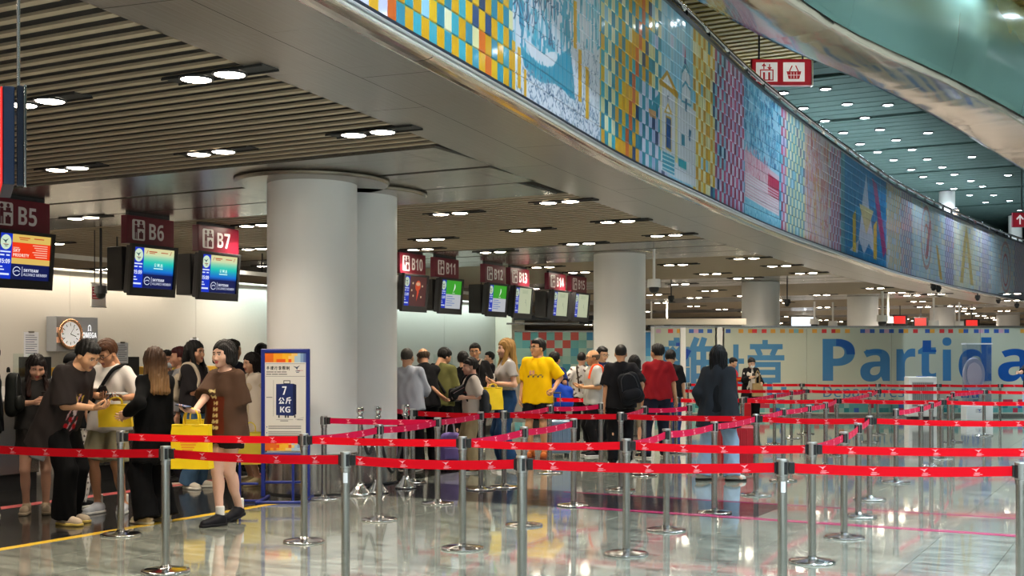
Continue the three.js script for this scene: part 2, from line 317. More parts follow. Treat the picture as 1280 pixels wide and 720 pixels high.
  pic([[828, 190], [843, 198], [843, 221], [828, 213]], '#1791b4'); for (let k = 0; k < 4; k++) pic([[828, 194 + k * 5.5], [843, 201 + k * 5.5]], null, '#d3e2ee', 2);
  pic([[852, 96], [854, 84], [857, 78], [860, 84], [863, 100], [864, 132], [852, 126]], '#d9deeb', '#2f8fb0', 3); pic([[853, 108], [857, 102], [863, 112]], null, '#1c86a8', 4); pic([[852, 90], [857, 82], [862, 93]], null, '#1c86a8', 4);
  pic([[855, 78], [856.4, 66], [858, 80]], '#243a80'); pic([[855.8, 70], [856.5, 54], [857.2, 71]], '#b0224a');
  pic([[813, 142], [817, 126], [823, 118], [824, 134], [819, 146]], '#1c8fae'); pic([[811, 136], [820, 140], [820, 150], [812, 146]], '#cf9258');
  pic([[848, 199], [858, 204], [858, 214], [848, 209]], '#17a0b6'); pic([[852, 168], [856, 170], [856, 184], [852, 182]], '#157a9a'); pic([[861, 162], [864, 164], [863, 178], [861, 176]], '#2a6a96'); pic([[856.5, 123], [859, 124], [858.6, 140], [856.8, 139]], '#2a6a96');
  // garden picture: blue trees over a rose building and steps
  poly([[931, 0], [974, 0], [974, 1], [931, 1]], '#9ccbe6');
  brush(931, 974, 0.45, 1, ['#1b74a8', '#2d92c0', '#155f92', '#5fb4d8', '#a8d0ea'], 420, 12, 26, [4, 10]);
  poly([[931, 0.12], [974, 0.10], [974, 0.42], [931, 0.48]], '#d8b8cc'); poly([[960, 0.24], [974, 0.22], [974, 0.38], [960, 0.40]], '#b8345c');
  brush(931, 962, 0.3, 0.52, ['#c24a6e', '#d890a8', '#ead8e2'], 120, 4, 24, [2, 5]);
  for (let f = 0.13; f < 0.32; f += 0.022) poly([[932, f], [973, f - 0.02]], null, '#e6e8f2', 2);
  poly([[931, 0], [974, 0], [974, 0.10], [931, 0.13]], '#7ec3e2'); brush(931, 974, 0, 0.11, ['#4aa8d0', '#a4d8ee'], 80, 20, 6);
  // blossoms
  poly([[1006, 0], [1036, 0], [1036, 1], [1006, 1]], '#c9bfc6');
  brush(1006, 1036, 0, 1, ['#b85a5a', '#c98a70', '#cdb06a', '#cfc8dc', '#b7a4c0', '#c27c8c'], 330, 26, 60, [3, 9]);
  // a bright blue panel with a white emblem
  poly([[1056, 0], [1108, 0], [1108, 1], [1056, 1]], '#1d7fc0'); brush(1056, 1108, 0, 1, ['#2f95d2', '#1767a8', '#5ab0e0'], 200, 16, 60, [4, 9]);
  poly([[1062, 0.05], [1072, 0.05], [1078, 0.62], [1083, 0.95], [1086, 0.62], [1096, 0.05], [1086, 0.2], [1080, 0.06], [1074, 0.2]], '#c3cce6');
  poly([[1074, 0.58], [1092, 0.58], [1083, 0.28]], '#d5c89a'); for (const px of [1066, 1092]) poly([[px, 0.05], [px + 4, 0.05], [px + 4, 0.5], [px, 0.42]], '#d8b548');
  poly([[1090, 0.95], [1096, 0.9], [1108, 0.2], [1104, 0.1]], '#a03a7c');
  // rings and an arch
  const ring = (px, f, w, h, col, lw) => { const [x, seg] = seen(px), w2 = (X(curveAt(px + w), seg) - x); g.strokeStyle = col; g.lineWidth = lw; g.beginPath(); g.ellipse(x, Y(f, seg), w2, h * 256, 0, 0, 7); g.stroke(); };
  ring(1158, 0.55, 6, 0.4, '#b58a8a', 14); ring(1158, 0.5, 3, 0.22, '#c07a6e', 9); poly([[1160, 0.3], [1164, 0.8], [1162, 0.8], [1157, 0.32]], '#b07078');
  ring(1257, 0.5, 6, 0.42, '#ba9292', 14); ring(1257, 0.45, 3.4, 0.26, '#b45a66', 12);
  poly([[1200, 0.06], [1205, 0.72], [1208, 0.96], [1211, 0.72], [1217, 0.06], [1213, 0.06], [1208, 0.74], [1204, 0.06]], '#c6b070'); for (const f of [0.3, 0.5]) poly([[1202, f], [1215, f]], null, '#c9b890', 5);
  poly([[1170, 0.5], [1172, 0.5], [1178, 0.04], [1175, 0.04]], '#cda85a');
});
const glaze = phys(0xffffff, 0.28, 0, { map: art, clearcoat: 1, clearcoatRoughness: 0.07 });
const fascia = structure(new THREE.Group()); fascia.name = numbered('wall_balcony'); scene.add(fascia);
mesh('backing', ribbon([[-0.016, FT], [-0.016, FB]], 8, CLEN, 0.4), std(RGB(0.42, 0.47, 0.5), 0.5), fascia);
mesh('coping', ribbon([[-0.3, FT + 0.02], [0.035, FT + 0.02], [0.035, FT - 0.03], [0.0, FT - 0.03]], 8, CLEN, 0.4), std(RGB(0.05, 0.06, 0.075), 0.3, 0.6), fascia);
mesh('back_face', ribbon([[-0.3, 4.95], [-0.3, FT + 0.02]], 8, CLEN, 0.6), M.white, fascia);
mesh('shadow_gap', ribbon([[0.0, FB + 0.02], [0.02, FB + 0.02], [0.02, FB - 0.005]], 8, CLEN, 0.4), std(RGB(0.01, 0.015, 0.03), 0.4), fascia);
{ const arc = []; for (let k = 0; k <= 8; k++) { const a = Math.PI * (0.5 - k / 8 * 1.05); arc.push([0.012 + 0.04 * Math.cos(a), FB - 0.04 + 0.035 * Math.sin(a)]); }
  mesh('bright_rail', ribbon(arc, 8, CLEN, 0.4), std(RGB(0.9, 0.92, 0.95), 0.34, 1), fascia); }
const lipMat = std(RGB(0.60, 0.54, 0.46), 0.14, 0.95, {});
for (let s = 10; s < CLEN - 4; s += 4.2) { const arc = []; for (let k = 0; k <= 6; k++) { const a = k / 6 * Math.PI / 2; arc.push([0.03 - 0.15 * (1 - Math.cos(a)), FB - 0.07 - 0.03 * Math.sin(a)]); } arc.push([-0.125, CEIL - 0.004]); mesh('lip_panel', ribbon(arc, s, s + 4.19, 0.4), lipMat, fascia); }
{ // tiles, each with its own edges
  const cols = Math.floor((S1 - S0) / TILE), all = [], h = TH - 0.006, w = TILE - 0.006, dep = 0.012;
  for (let c = 0; c < cols; c++) for (let row = 0; row < ROWS; row++) {
    const s = S0 + (c + 0.5) * TILE, q = onCurve(s), y = FB + 0.02 + (row + 0.5) * TH, seg = Math.min(3, Math.floor((s - S0) / SEG));
    const tip = (rnd() - 0.5) * 0.012, tip2 = (rnd() - 0.5) * 0.012, pos = [], uv = [], nor = [], idx = [];
    const P = (a, b, o) => { pos.push(q.p.x + q.t.x * a + q.n.x * o, y + b, q.p.z + q.t.z * a + q.n.z * o); const fu = clamp(((s + a - S0) - seg * SEG) / SEG, 0.0005, 0.9995), fv = clamp((y + b - FB - 0.02) / (ROWS * TH), 0.004, 0.996); uv.push(fu, 1 - (seg + 1 - fv) / 4); };
    const a = w / 2, b = h / 2, e = 0.004;
    const corner = (i, j) => { const sx = i ? 1 : -1, sy = j ? 1 : -1; return [sx, sy]; };
    for (const [sx, sy] of [[-1, -1], [1, -1], [1, 1], [-1, 1]]) P(sx * (a - e), sy * (b - e), tip * sx * 0.12 + tip2 * sy * 0.12);
    for (const [sx, sy] of [[-1, -1], [1, -1], [1, 1], [-1, 1]]) P(sx * a, sy * b, -0.005);
    for (const [sx, sy] of [[-1, -1], [1, -1], [1, 1], [-1, 1]]) P(sx * a, sy * b, -dep - 0.003);
    idx.push(0, 1, 2, 0, 2, 3);
    for (let k = 0; k < 4; k++) { const n = (k + 1) % 4; idx.push(4 + k, 4 + n, n, 4 + k, n, k, 8 + k, 8 + n, 4 + n, 8 + k, 4 + n, 4 + k); }
    const g = new THREE.BufferGeometry();
    g.setAttribute('position', new THREE.Float32BufferAttribute(pos, 3)); g.setAttribute('uv', new THREE.Float32BufferAttribute(uv, 2)); g.setIndex(idx);
    const flat = g.toNonIndexed(); flat.computeVertexNormals();
    const d = -q.p.z, px = 640 + FOCAL * q.p.x / d, py = HORIZON - (y - EYE) * FOCAL / d, shown = d > 2 && px > 435 && py > 2;
    all.push([shown ? d : 999, flat, c]);
  }
  all.sort((x, y) => x[0] - y[0]);
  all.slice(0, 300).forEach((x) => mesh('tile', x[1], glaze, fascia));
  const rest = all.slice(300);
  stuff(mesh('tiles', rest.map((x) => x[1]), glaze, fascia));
}
// chrome handrail on short brackets along the coping
{
  const rail = thing('balcony_handrail', 'chrome tube handrail on short brackets running along the top of the tiled balcony front', 'handrail');
  const pts = [], s0 = S0, s1 = Math.min(CLEN - 1, S1 + 18);
  for (let s = s0; s <= s1; s += 1) { const c = onCurve(s); pts.push(V(c.p.x - c.n.x * 0.06, FT + 0.19, c.p.z - c.n.z * 0.06)); }
  mesh('top_rail', new THREE.TubeGeometry(new THREE.CatmullRomCurve3(pts), pts.length * 3, 0.04, 10), M.chrome, rail);
  mesh('lower_rail', new THREE.TubeGeometry(new THREE.CatmullRomCurve3(pts.map((p) => p.clone().setY(FT + 0.07))), pts.length * 3, 0.014, 6), M.chrome, rail);
  for (let s = s0 + 0.4; s < s1; s += 1.15) { const c = onCurve(s), x = c.p.x - c.n.x * 0.06, z = c.p.z - c.n.z * 0.06; mesh('bracket', box(0.05, 0.19, 0.05, x, FT + 0.1, z), M.steel, rail); }
}
// a polished steel beam crossing overhead, made of wavy cladding
{
  const far = new THREE.CatmullRomCurve3([[-9.6, 0], [-2.6, 7.0], [1.79, 12.8], [3.17, 14.8], [5.9, 18.2], [10.8, 25.3], [16, 33], [24, 43], [36, 56]].map(([x, d]) => V(x, 5.42, -d)), false, 'centripetal');
  const n = 90, path = (k) => { const u = k / n, p = far.getPointAt(u), t = far.getTangentAt(u); return { p, q: V(-t.z, 0, t.x).normalize() }; };
  const wide = (k) => lerp(0.95, 2.0, sstep(0.25, 0.62, k / n));
  const sheet = (k0, k1, prof) => { const pos = [], uv = [], idx = []; const m = prof(0).length; for (let k = k0; k <= k1; k++) { const { p, q } = path(k); prof(k).forEach(([o, y], j) => { pos.push(p.x + q.x * o, p.y + y, p.z + q.z * o); uv.push(k * 0.7, j / (m - 1) * 1.6); }); } for (let k = 0; k < k1 - k0; k++) for (let j = 0; j < m - 1; j++) { const a = k * m + j; idx.push(a, a + 1, a + m, a + 1, a + m + 1, a + m); } const g = new THREE.BufferGeometry(); g.setAttribute('position', new THREE.Float32BufferAttribute(pos, 3)); g.setAttribute('uv', new THREE.Float32BufferAttribute(uv, 2)); g.setIndex(idx); g.computeVertexNormals(); return g; };
  const ripple = dataTex(256, 256, (u, v) => 0.5 + 0.8 * (nA(u * 4 + 7, v * 4) - 0.5) + 0.25 * (nB(u * 10, v * 8) - 0.5));
  ripple.repeat.set(0.35, 0.5);
  const soffitMat = std(RGB(0.56, 0.495, 0.44), 0.1, 1, { bumpMap: ripple, bumpScale: 0.016 }), tealReflectSideMat = phys(RGB(0.22, 0.40, 0.37), 0.27, 0.35, { bumpMap: ripple, bumpScale: 0.03, clearcoat: 0.6, clearcoatRoughness: 0.15 });  // side: the teal ceiling's reflection is put into its base colour
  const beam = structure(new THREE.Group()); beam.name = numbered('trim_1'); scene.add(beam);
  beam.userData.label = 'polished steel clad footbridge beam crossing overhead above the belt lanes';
  for (let k = 0; k < n; k += 6) {
    const g = mesh('soffit_panel', sheet(k, Math.min(n, k + 6), (i) => [[0, 0.24], [0.0, 0.10], [0.05, 0.02], [0.16, -0.01], [wide(i) * 0.5, -0.035], [wide(i) - 0.1, -0.01], [wide(i) - 0.02, 0.02], [wide(i), 0.06]]), soffitMat, beam);
    mesh('side_panel', sheet(k, Math.min(n, k + 6), (i) => [[wide(i), 0.06], [wide(i) + 0.03, 0.12], [wide(i) + 0.12, 0.55], [wide(i) + 0.16, 1.05], [wide(i) + 0.14, 1.5], [wide(i) + 0.05, 1.75]]), tealReflectSideMat, beam);
    mesh('top_panel', sheet(k, Math.min(n, k + 6), (i) => [[wide(i) + 0.05, 1.75], [wide(i) * 0.5, 1.78], [0, 1.5], [0, 0.24]]), panelMat, beam);
  }
}
// ---------- strokes for the writing that no font here holds: [x0, y0, x1, y1, ...] polylines on a 0..1 square, y down ----------
const GLYPH = {
  離: [[.14, .12, .44, .12], [.29, .02, .29, .12], [.18, .2, .38, .42], [.38, .2, .18, .42], [.1, .18, .1, .48, .47, .48, .47, .18], [.29, .48, .26, .6], [.08, .98, .08, .6, .48, .6, .48, .98], [.28, .6, .18, .84, .4, .84], [.36, .72, .43, .9], [.66, .02, .52, .36], [.6, .24, .6, 1], [.8, .02, .74, .2], [.6, .22, .96, .22], [.6, .46, .94, .46], [.6, .7, .94, .7], [.6, .94, .98, .94], [.78, .22, .78, .94]],
  境: [[.02, .4, .3, .4], [.16, .1, .16, .8], [0, .86, .32, .74], [.66, .02, .66, .14], [.4, .14, .96, .14], [.52, .16, .58, .3], [.84, .16, .78, .3], [.36, .34, .99, .34], [.48, .46, .88, .46, .88, .74, .48, .74, .48, .46], [.48, .6, .88, .6], [.6, .76, .54, .9, .38, .98], [.74, .76, .74, .96, .98, .96, .98, .86]],
  手: [[.2, .14, .8, .08], [.14, .34, .86, .34], [.06, .56, .94, .56], [.5, .1, .5, .94, .36, .9]],
  提: [[.04, .28, .34, .28], [.2, .06, .2, .9, .1, .86], [.04, .62, .34, .5], [.46, .08, .88, .08, .88, .38, .46, .38, .46, .08], [.46, .23, .88, .23], [.38, .5, .96, .5], [.66, .5, .66, .86], [.66, .68, .9, .68], [.5, .6, .44, .94], [.5, .78, .96, .94]],
  行: [[.34, .06, .08, .32], [.36, .32, .06, .62], [.22, .5, .22, .96], [.46, .16, .92, .16], [.4, .42, .98, .42], [.74, .42, .74, .94, .6, .9]],
  李: [[.1, .16, .9, .16], [.5, .02, .5, .5], [.48, .18, .08, .44], [.52, .18, .92, .44], [.24, .52, .76, .52, .52, .66], [.52, .64, .52, .96, .4, .92], [.06, .74, .94, .74]],
  限: [[.1, .06, .1, .96], [.1, .08, .36, .08, .26, .34, .36, .54, .16, .62], [.48, .08, .86, .08, .86, .46, .48, .46], [.48, .27, .86, .27], [.48, .08, .48, .94, .66, .82], [.6, .48, .96, .94], [.92, .54, .72, .7]],
  制: [[.18, .08, .08, .3], [.12, .22, .56, .22], [.04, .4, .6, .4], [.32, .04, .32, .96], [.12, .58, .12, .84], [.12, .58, .54, .58, .54, .82], [.72, .14, .72, .68], [.92, .04, .92, .94, .8, .9]],
  公: [[.38, .06, .08, .48], [.62, .06, .92, .48], [.48, .42, .2, .88, .78, .84], [.64, .62, .86, .94]],
  斤: [[.82, .06, .24, .18], [.26, .16, .22, .6, .06, .96], [.24, .42, .96, .42], [.66, .42, .66, .98]],
  出: [[.5, .04, .5, .94], [.2, .16, .2, .46, .8, .46, .8, .16], [.1, .58, .1, .94, .9, .94, .9, .58]],
  發: [[.12, .1, .42, .1, .1, .46], [.58, .06, .92, .44], [.12, .26, .3, .36], [.74, .1, .86, .2], [.14, .5, .44, .5, .44, .66, .14, .66, .14, .94, .44, .94], [.58, .5, .84, .5, .84, .64], [.56, .7, .86, .7, .56, .98], [.62, .76, .92, .98]],
  登: [[.1, .1, .42, .1, .1, .44], [.6, .06, .92, .4], [.26, .46, .74, .46], [.3, .56, .7, .56, .7, .74, .3, .74, .3, .56], [.36, .8, .4, .9], [.64, .8, .6, .9], [.08, .96, .92, .96]],
};
function glyph(g, ch, x, y, w, h, color, lw) {
  g.save(); g.strokeStyle = color; g.lineWidth = lw; g.lineJoin = 'miter'; g.lineCap = 'butt';
  for (const s of GLYPH[ch] ?? []) { g.beginPath(); for (let i = 0; i < s.length; i += 2) i ? g.lineTo(x + s[i] * w, y + s[i + 1] * h) : g.moveTo(x + s[i] * w, y + s[i + 1] * h); g.stroke(); }
  g.restore();
}
const words = (g, text, x, y, w, h, color, weight = 'bold') => {      // fit a word into a box whose baseline is y
  g.save(); g.font = `${weight} 100px sans-serif`; const m = g.measureText(text).width; g.translate(x, y); g.scale(w / m, h / 72); g.fillStyle = color; g.fillText(text, 0, 0); g.restore();
};
const emblem = (g, x, y, k, color) => {                               // the small winged airport mark
  g.save(); g.translate(x, y); g.scale(k, k); g.fillStyle = color;
  g.beginPath(); g.moveTo(-10, -6); g.lineTo(2, -3); g.lineTo(12, -8); g.lineTo(5, 0); g.lineTo(3, 6); g.lineTo(-1, 0); g.closePath(); g.fill();
  g.fillRect(-2, 8, 14, 2); g.fillRect(0, 12, 9, 2); g.restore();
};
// ---------- columns ----------
function columnThing(label, c, r, h, cap, group) {
  const o = thing('column', label, 'column', c, TURN, group);
  const shaft = []; for (const [q, y] of [[0, 0.46], [r, 0.46], [r, h], [0, h]]) shaft.push(new THREE.Vector2(q, y));
  mesh('shaft', new THREE.LatheGeometry(shaft, 72), phys(RGB(0.76, 0.75, 0.735), 0.42, 0, { clearcoat: 0.3, clearcoatRoughness: 0.3 }), o);
  const clad = []; for (let k = 0; k < 12; k++) { const g = new THREE.CylinderGeometry(r + 0.012, r + 0.012, 0.44, 8, 1, true, k * Math.PI / 6 + 0.006, Math.PI / 6 - 0.012).translate(0, 0.24, 0); mesh('cladding_panel', g, M.steel, o); }
  mesh('skirting', new THREE.CylinderGeometry(r + 0.008, r + 0.008, 0.03, 48, 1, true).translate(0, 0.015, 0), M.darkMetal, o);
  mesh('cladding_rim', new THREE.TorusGeometry(r + 0.006, 0.008, 8, 72).rotateX(Math.PI / 2).translate(0, 0.46, 0), M.steel, o);
  if (cap) { const pr = [[r - 0.01, h - 0.005], [cap - 0.03, h - 0.005], [cap, h + 0.02], [cap, h + 0.045], [0, h + 0.045]].map(([a, b]) => new THREE.Vector2(a, b)); mesh('ceiling_ring', new THREE.LatheGeometry(pr, 72), panelMat, o); }
  return o;
}
columnThing('thick white round column in front, right behind the baggage limit sign', V(-2.333, 0, -14.02), 0.52, CEIL - 0.05, 0.9);
columnThing('white round column half hidden behind the thickest front column', V(-1.97, 0, -15.12), 0.52, CEIL - 0.05, 0.9);
columnThing('white round column behind the queue, in front of the chequered partition', V(2.16, 0, -24.1), 0.52, CEIL - 0.01, 0.8);
columnThing('white column rising behind the printed partition left of the large letter P', V(6.9, 0, -33.3), 0.52, CEIL - 0.01, 0.8);
columnThing('white column rising behind the printed partition above the letters r t', V(12.1, 0, -41.4), 0.52, CEIL - 0.01);
columnThing('white column rising behind the printed partition above the letter d', V(18.3, 0, -51), 0.52, CEIL - 0.01);
columnThing('rightmost and farthest white column behind the printed partition', V(24.8, 0, -60), 0.55, CEIL - 0.01);
for (const [x, d, lab] of [[15.95, 44, 'white column on the upper floor behind the handrail, left of the two'], [21.6, 51.5, 'white column on the upper floor beside the small red arrow sign']]) {
  const o = thing('upper_column', lab, 'column', V(x, 4.95, -d));
  mesh('shaft', cyl(0.28, 0.28, HALL - 4.95, 0, (HALL - 4.95) / 2, 0, 32), M.white, o);
  mesh('base_ring', cyl(0.31, 0.31, 0.08, 0, 0.04, 0, 32), M.steel, o);
}
// ---------- downlights ----------
const lampGlow = new THREE.MeshStandardMaterial({ color: 0x222222, emissive: LOW_LAMP.color, emissiveIntensity: LOW_LAMP.glow });
const hallGlow = new THREE.MeshStandardMaterial({ color: 0x222222, emissive: HALL_LAMP.color, emissiveIntensity: HALL_LAMP.glow });
function spot(parent, x, y, z, lamp, cone, size) {
  const l = new THREE.SpotLight(lamp.color, lamp.candela, 0, cone, 0.7, 2);
  l.position.set(x, y, z); l.target.position.set(x, y - 1, z); l.castShadow = true; l.shadow.radius = size; l.name = 'lamp_light';
  parent.add(l, l.target);
}
const slotGeo = merged([box(0.95, 0.014, 0.012, 0.06, 0.0, 0.09), box(0.95, 0.014, 0.012, 0.06, 0, -0.09), box(0.95, 0.01, 0.18, 0.06, 0.012, 0)]);
const lensGeo = new THREE.SphereGeometry(0.115, 24, 8, 0, 7, Math.PI / 2, Math.PI / 2).scale(1, 0.16, 1), ringGeo = new THREE.TorusGeometry(0.118, 0.01, 8, 28).rotateX(Math.PI / 2);
let pairProto = null;
const LOWLABEL = 'twin round white downlights in a dark slot of the low slatted ceiling', LOWGROUP = 'twin downlights in the low ceiling';
function lampPair(p) {
  let o;
  if (!pairProto) {
    o = pairProto = thing('twin_downlight', LOWLABEL, 'downlight', null, TURN, LOWGROUP);
    mesh('slot', slotGeo, slotMat, o);
    for (const x of [-0.16, 0.16]) { const a = mesh('lamp', lensGeo, lampGlow, o); a.position.set(x, -0.004, 0); const b = mesh('ring', ringGeo, M.darkMetal, o); b.position.set(x, -0.004, 0); }
  } else o = copyOf(pairBare, null, TURN);
  if (o === pairProto) pairBare = o.clone(), pairBare.name = 'twin_downlight', pairBare.userData = { ...o.userData };
  o.position.set(p.x, CEIL - 0.012, p.z);
  for (const x of [-0.16, 0.16]) spot(o, x, -0.035, 0, LOW_LAMP, 1.15, 4);
  return o;
}
var pairBare;
const lowSeen = [[45, 126], [266, 93], [84, 209], [264, 189], [460, 164.5], [104, 271], [563, 265.5], [538, 298], [699, 251], [772, 275.5], [833, 293], [726, 303.5], [656, 286.5], [616, 314], [845, 330], [888, 341.5], [933, 322], [974, 331.5], [1008, 340.5], [850, 354.5], [868, 371.5], [929, 347], [1027, 368], [1094, 359.5], [1121, 365], [1140, 368.5], [318, 310], [1170, 367], [1193, 382], [1211, 385], [1155, 383], [1071, 387], [1255, 388]];
for (const [x, y] of lowSeen) lampPair(onCeil(x, y));
for (const [t, v] of [[-11, -2], [-11, 2], [-8, -5], [-8, 3.4], [-13.5, 0], [-16, 2], [-10, -8], [4, -9], [10, -9], [-3, -10], [-5.5, -7.2], [-14, -6], [4, -13], [9, -13], [15, -12], [22, -10], [0, -16], [26, -6], [31, 4.5], [34, -4], [36, 4], [40, 8], [41, -2], [46, 12], [48.5, 5.5], [52, 16], [53, 6], [58, 20], [60, 10], [66, 14], [67, 24], [74, 20], [40, -12], [47, -16], [54, -20], [54, -8], [60, -24], [62, -12], [68, -26], [70, -14], [66, -2], [75, -8]]) lampPair(B(t, v));
for (const [px, dt] of [[270, 0.32], [513, -0.42], [647, 0.3], [694, 0.3]]) { const k = (px - 640) / FOCAL, o = B(0, -4.2), t = (-o.x - k * o.z) / (UX + k * UZ); lampPair(B(t + dt, -3.7)); }   // close beside the counter signs that glow
for (let t = 21; t < 62; t += 3.6) for (let v = -8; v < vEdge(t) - 1.5; v += 4.4) { const p = B(t, v); if (scene.children.every((c) => !/^twin_downlight/.test(c.name) || Math.hypot(c.position.x - p.x, c.position.z - p.z) > 1.6)) lampPair(p); }
const hallRing = new THREE.TorusGeometry(0.125, 0.02, 8, 28).rotateX(Math.PI / 2), hallLens = new THREE.SphereGeometry(0.115, 20, 8, 0, 7, Math.PI / 2, Math.PI / 2).scale(1, 0.2, 1);
let hallBare = null;
function hallLamp(p) {
  let o;
  if (!hallBare) {
    o = thing('hall_downlight', 'single round bright downlight in the high green grey hall ceiling', 'downlight', null, 0, 'downlights in the high hall ceiling');
    mesh('lamp', hallLens, hallGlow, o); mesh('ring', hallRing, M.darkMetal, o);
    hallBare = o.clone(); hallBare.name = 'hall_downlight';
  } else o = copyOf(hallBare);
  o.position.set(p.x, HALL - 0.02, p.z);
  spot(o, 0, -0.06, 0, HALL_LAMP, 1.2, 5);
}
const hallSeen = [[979, 115], [1032, 110], [1004, 134], [1059, 129], [1031, 150], [1081, 146], [1054, 165], [1100, 161], [1075, 179], [1120, 174], [1097, 189], [1140, 186], [1117, 199], [1159, 198], [1139, 211], [1178, 208], [1154, 220], [1193, 217], [1175, 228], [1214, 225], [1192, 235], [1228, 232], [1260, 218], [1242, 243], [1212, 243], [1262, 250], [1232, 252], [1275, 262], [1110, 130], [1160, 165], [1215, 195]];
for (const [x, y] of hallSeen) hallLamp(onCeil(x, y, HALL));
for (let x = -6; x < 17; x += 3.1) for (let d = -14; d < 30; d += 3.4) {
  const c = CURVE.getPointAt(clamp((d + 21) / 105, 0, 1));
  const px = 640 + FOCAL * x / Math.max(d, 0.5), py = HORIZON - (HALL - EYE) * FOCAL / Math.max(d, 0.5);
  let near = 1e9; for (let s = 0; s < CLEN; s += 1) { const q = onCurve(s); if (Math.abs(q.p.z + d) < 0.8) near = q.p.x; }
  if (x < near + 1.2 || (d > 1 && py > 0 && px < 1300)) continue;
  hallLamp(V(x, 0, -d));
}
// ---------- wall behind the counters, with its cove light ----------
const plaster = dataTex(256, 256, (u, v) => 0.5 + 0.4 * (nC(u * 128, v * 128) - 0.5));
const wallPaint = std(RGB(0.51, 0.485, 0.45), 0.62, 0, { bumpMap: plaster, bumpScale: 0.002 });
const counterWall = structure(new THREE.Group()); counterWall.name = numbered('wall_counter'); scene.add(counterWall); inBuilding(counterWall, 0, -7.4);
for (let k = 0; k < 10; k++) { const t0 = -12 + k * 3; mesh('wall_panel', box(0.2, 3.0, Math.min(3, 17.7 - t0) - 0.006, -0.1, 1.5, -(t0 + Math.min(3, 17.7 - t0) / 2)), wallPaint, counterWall); }
mesh('wall_pier', box(0.8, 2.95, 0.75, 0.1, 1.475, -18.1), M.cream, counterWall);
mesh('coping', box(0.3, 0.03, 29.8, -0.05, 3.016, -2.9), M.white, counterWall);
const coveThing = (t0, t1, color, label, k) => {
  const o = thing('cove_light', label, 'light'); inBuilding(o, (t0 + t1) / 2, -7.05, 3.2);
  mesh('housing', merged([box(0.2, 0.02, t1 - t0, 0, 0.03, 0), box(0.01, 0.08, t1 - t0, 0.1, 0, 0)]), M.white, o);
  const glow = new THREE.MeshStandardMaterial({ color: 0x333333, emissive: color, emissiveIntensity: 8 }), n = Math.round((t1 - t0) / 2.2), L = (t1 - t0) / n;
  for (let q = 0; q < n; q++) {
    const z = (q + 0.5) * L - (t1 - t0) / 2;
    mesh('tube', box(0.05, 0.02, L - 0.04, 0, 0.01, z), glow, o);
    const l = new THREE.RectAreaLight(color, COVE.power * k, 0.09, L - 0.04);
    l.position.set(0, -0.005, z); l.rotation.x = -Math.PI / 2; l.name = 'lamp_light'; o.add(l);
  }
  for (const q of [-0.4, 0, 0.4]) mesh('hanger', box(0.02, 0.42, 0.02, 0, 0.24, q * (t1 - t0)), M.darkMetal, o);
};
coveThing(-11.5, 5.4, COVE.warm, 'warm linear light along the top of the wall left of the front column', 1);
coveThing(6.4, 17.4, COVE.cool, 'cool linear light along the top of the wall right of the front column', 0.9);

// ---------- check-in counters ----------
const tOn = (px, v) => { const k = (px - 640) / FOCAL, o = B(0, v); return (-o.x - k * o.z) / (UX + k * UZ); };   // where the sight line of a picture column meets a line along the counters
function counterDesk(t, label) {
  const o = inBuilding(thing('checkin_counter', label, 'counter', null, 0, 'check-in counters along the wall'), t, -3.12);
  mesh('front_panel', rbox(0.03, 0.86, 1.52, 0.008, -0.015, 0.62, 0), M.steel, o);
  mesh('kick_plate', box(0.03, 0.19, 1.5, -0.05, 0.095, 0), M.black, o);
  mesh('body', box(0.7, 0.9, 1.5, -0.39, 0.6, 0), std(RGB(0.33, 0.31, 0.29), 0.5), o);
  mesh('worktop', rbox(0.82, 0.045, 1.56, 0.012, -0.38, 1.075, 0), std(RGB(0.62, 0.6, 0.56), 0.3), o);
  mesh('upstand', rbox(0.05, 0.13, 1.56, 0.012, -0.02, 1.16, 0), std(RGB(0.66, 0.64, 0.6), 0.35), o);
  mesh('side_screen', box(0.42, 0.5, 0.012, -0.22, 1.36, -0.74), phys(RGB(0.9, 0.95, 0.94), 0.05, 0, { transmission: 1, thickness: 0 }), o);
  return o;
}
function deskMonitor(t, label) {
  const o = inBuilding(thing('desk_monitor', label, 'monitor', null, 0, 'thin dark monitors on the counters'), t, -3.72, 1.1);
  mesh('panel', rbox(0.03, 0.3, 0.48, 0.008, 0, 0.32, 0), M.black, o);
  mesh('neck', box(0.03, 0.2, 0.05, -0.03, 0.1, 0), M.black, o);
  mesh('foot', rbox(0.18, 0.015, 0.24, 0.006, -0.02, 0.008, 0), M.black, o);
  return o;
}
const noticeTex = canvasTex(128, 180, (g) => { g.fillStyle = '#dfe1e8'; g.fillRect(0, 0, 128, 180); g.fillStyle = '#3c4668'; for (let k = 0; k < 9; k++) g.fillRect(14, 22 + k * 16, k % 3 === 0 ? 78 : 100, 4); });
const noticeMat = std(0xffffff, 0.8, 0, { map: noticeTex });
function notice(t, v, y, label, h = 0.32) {
  const o = inBuilding(thing('paper_notice', label, 'notice', null, 0), t, v, y);
  const w = h * 0.72; mesh('sheet', new THREE.BoxGeometry(0.004, h, w), [noticeMat, noticeMat, M.paper, M.paper, M.paper, M.paper], o);
  mesh('clip', box(0.012, 0.02, 0.08, 0, h / 2, 0), M.steel, o);
  mesh('stand', box(0.01, 0.12, 0.012, -0.004, -h / 2 - 0.05, 0), M.steel, o);
  return o;
}
const deskNames = [['nearest steel check-in counter at the left edge of the picture', -5.6], ['steel check-in counter behind the young woman with a raised hand', -2.0], ['steel check-in counter behind the man in a white tee', 0.4], ['steel check-in counter behind the woman in black', 2.8], ['steel check-in counter left of the baggage limit sign', 5.2], ['steel check-in counter hidden behind the front column', 7.6], ['steel check-in counter in front of the man in black with glasses', 10.0], ['steel check-in counter in front of the blond woman', 12.4], ['farthest steel check-in counter beside the cream wall pier', 14.8]];
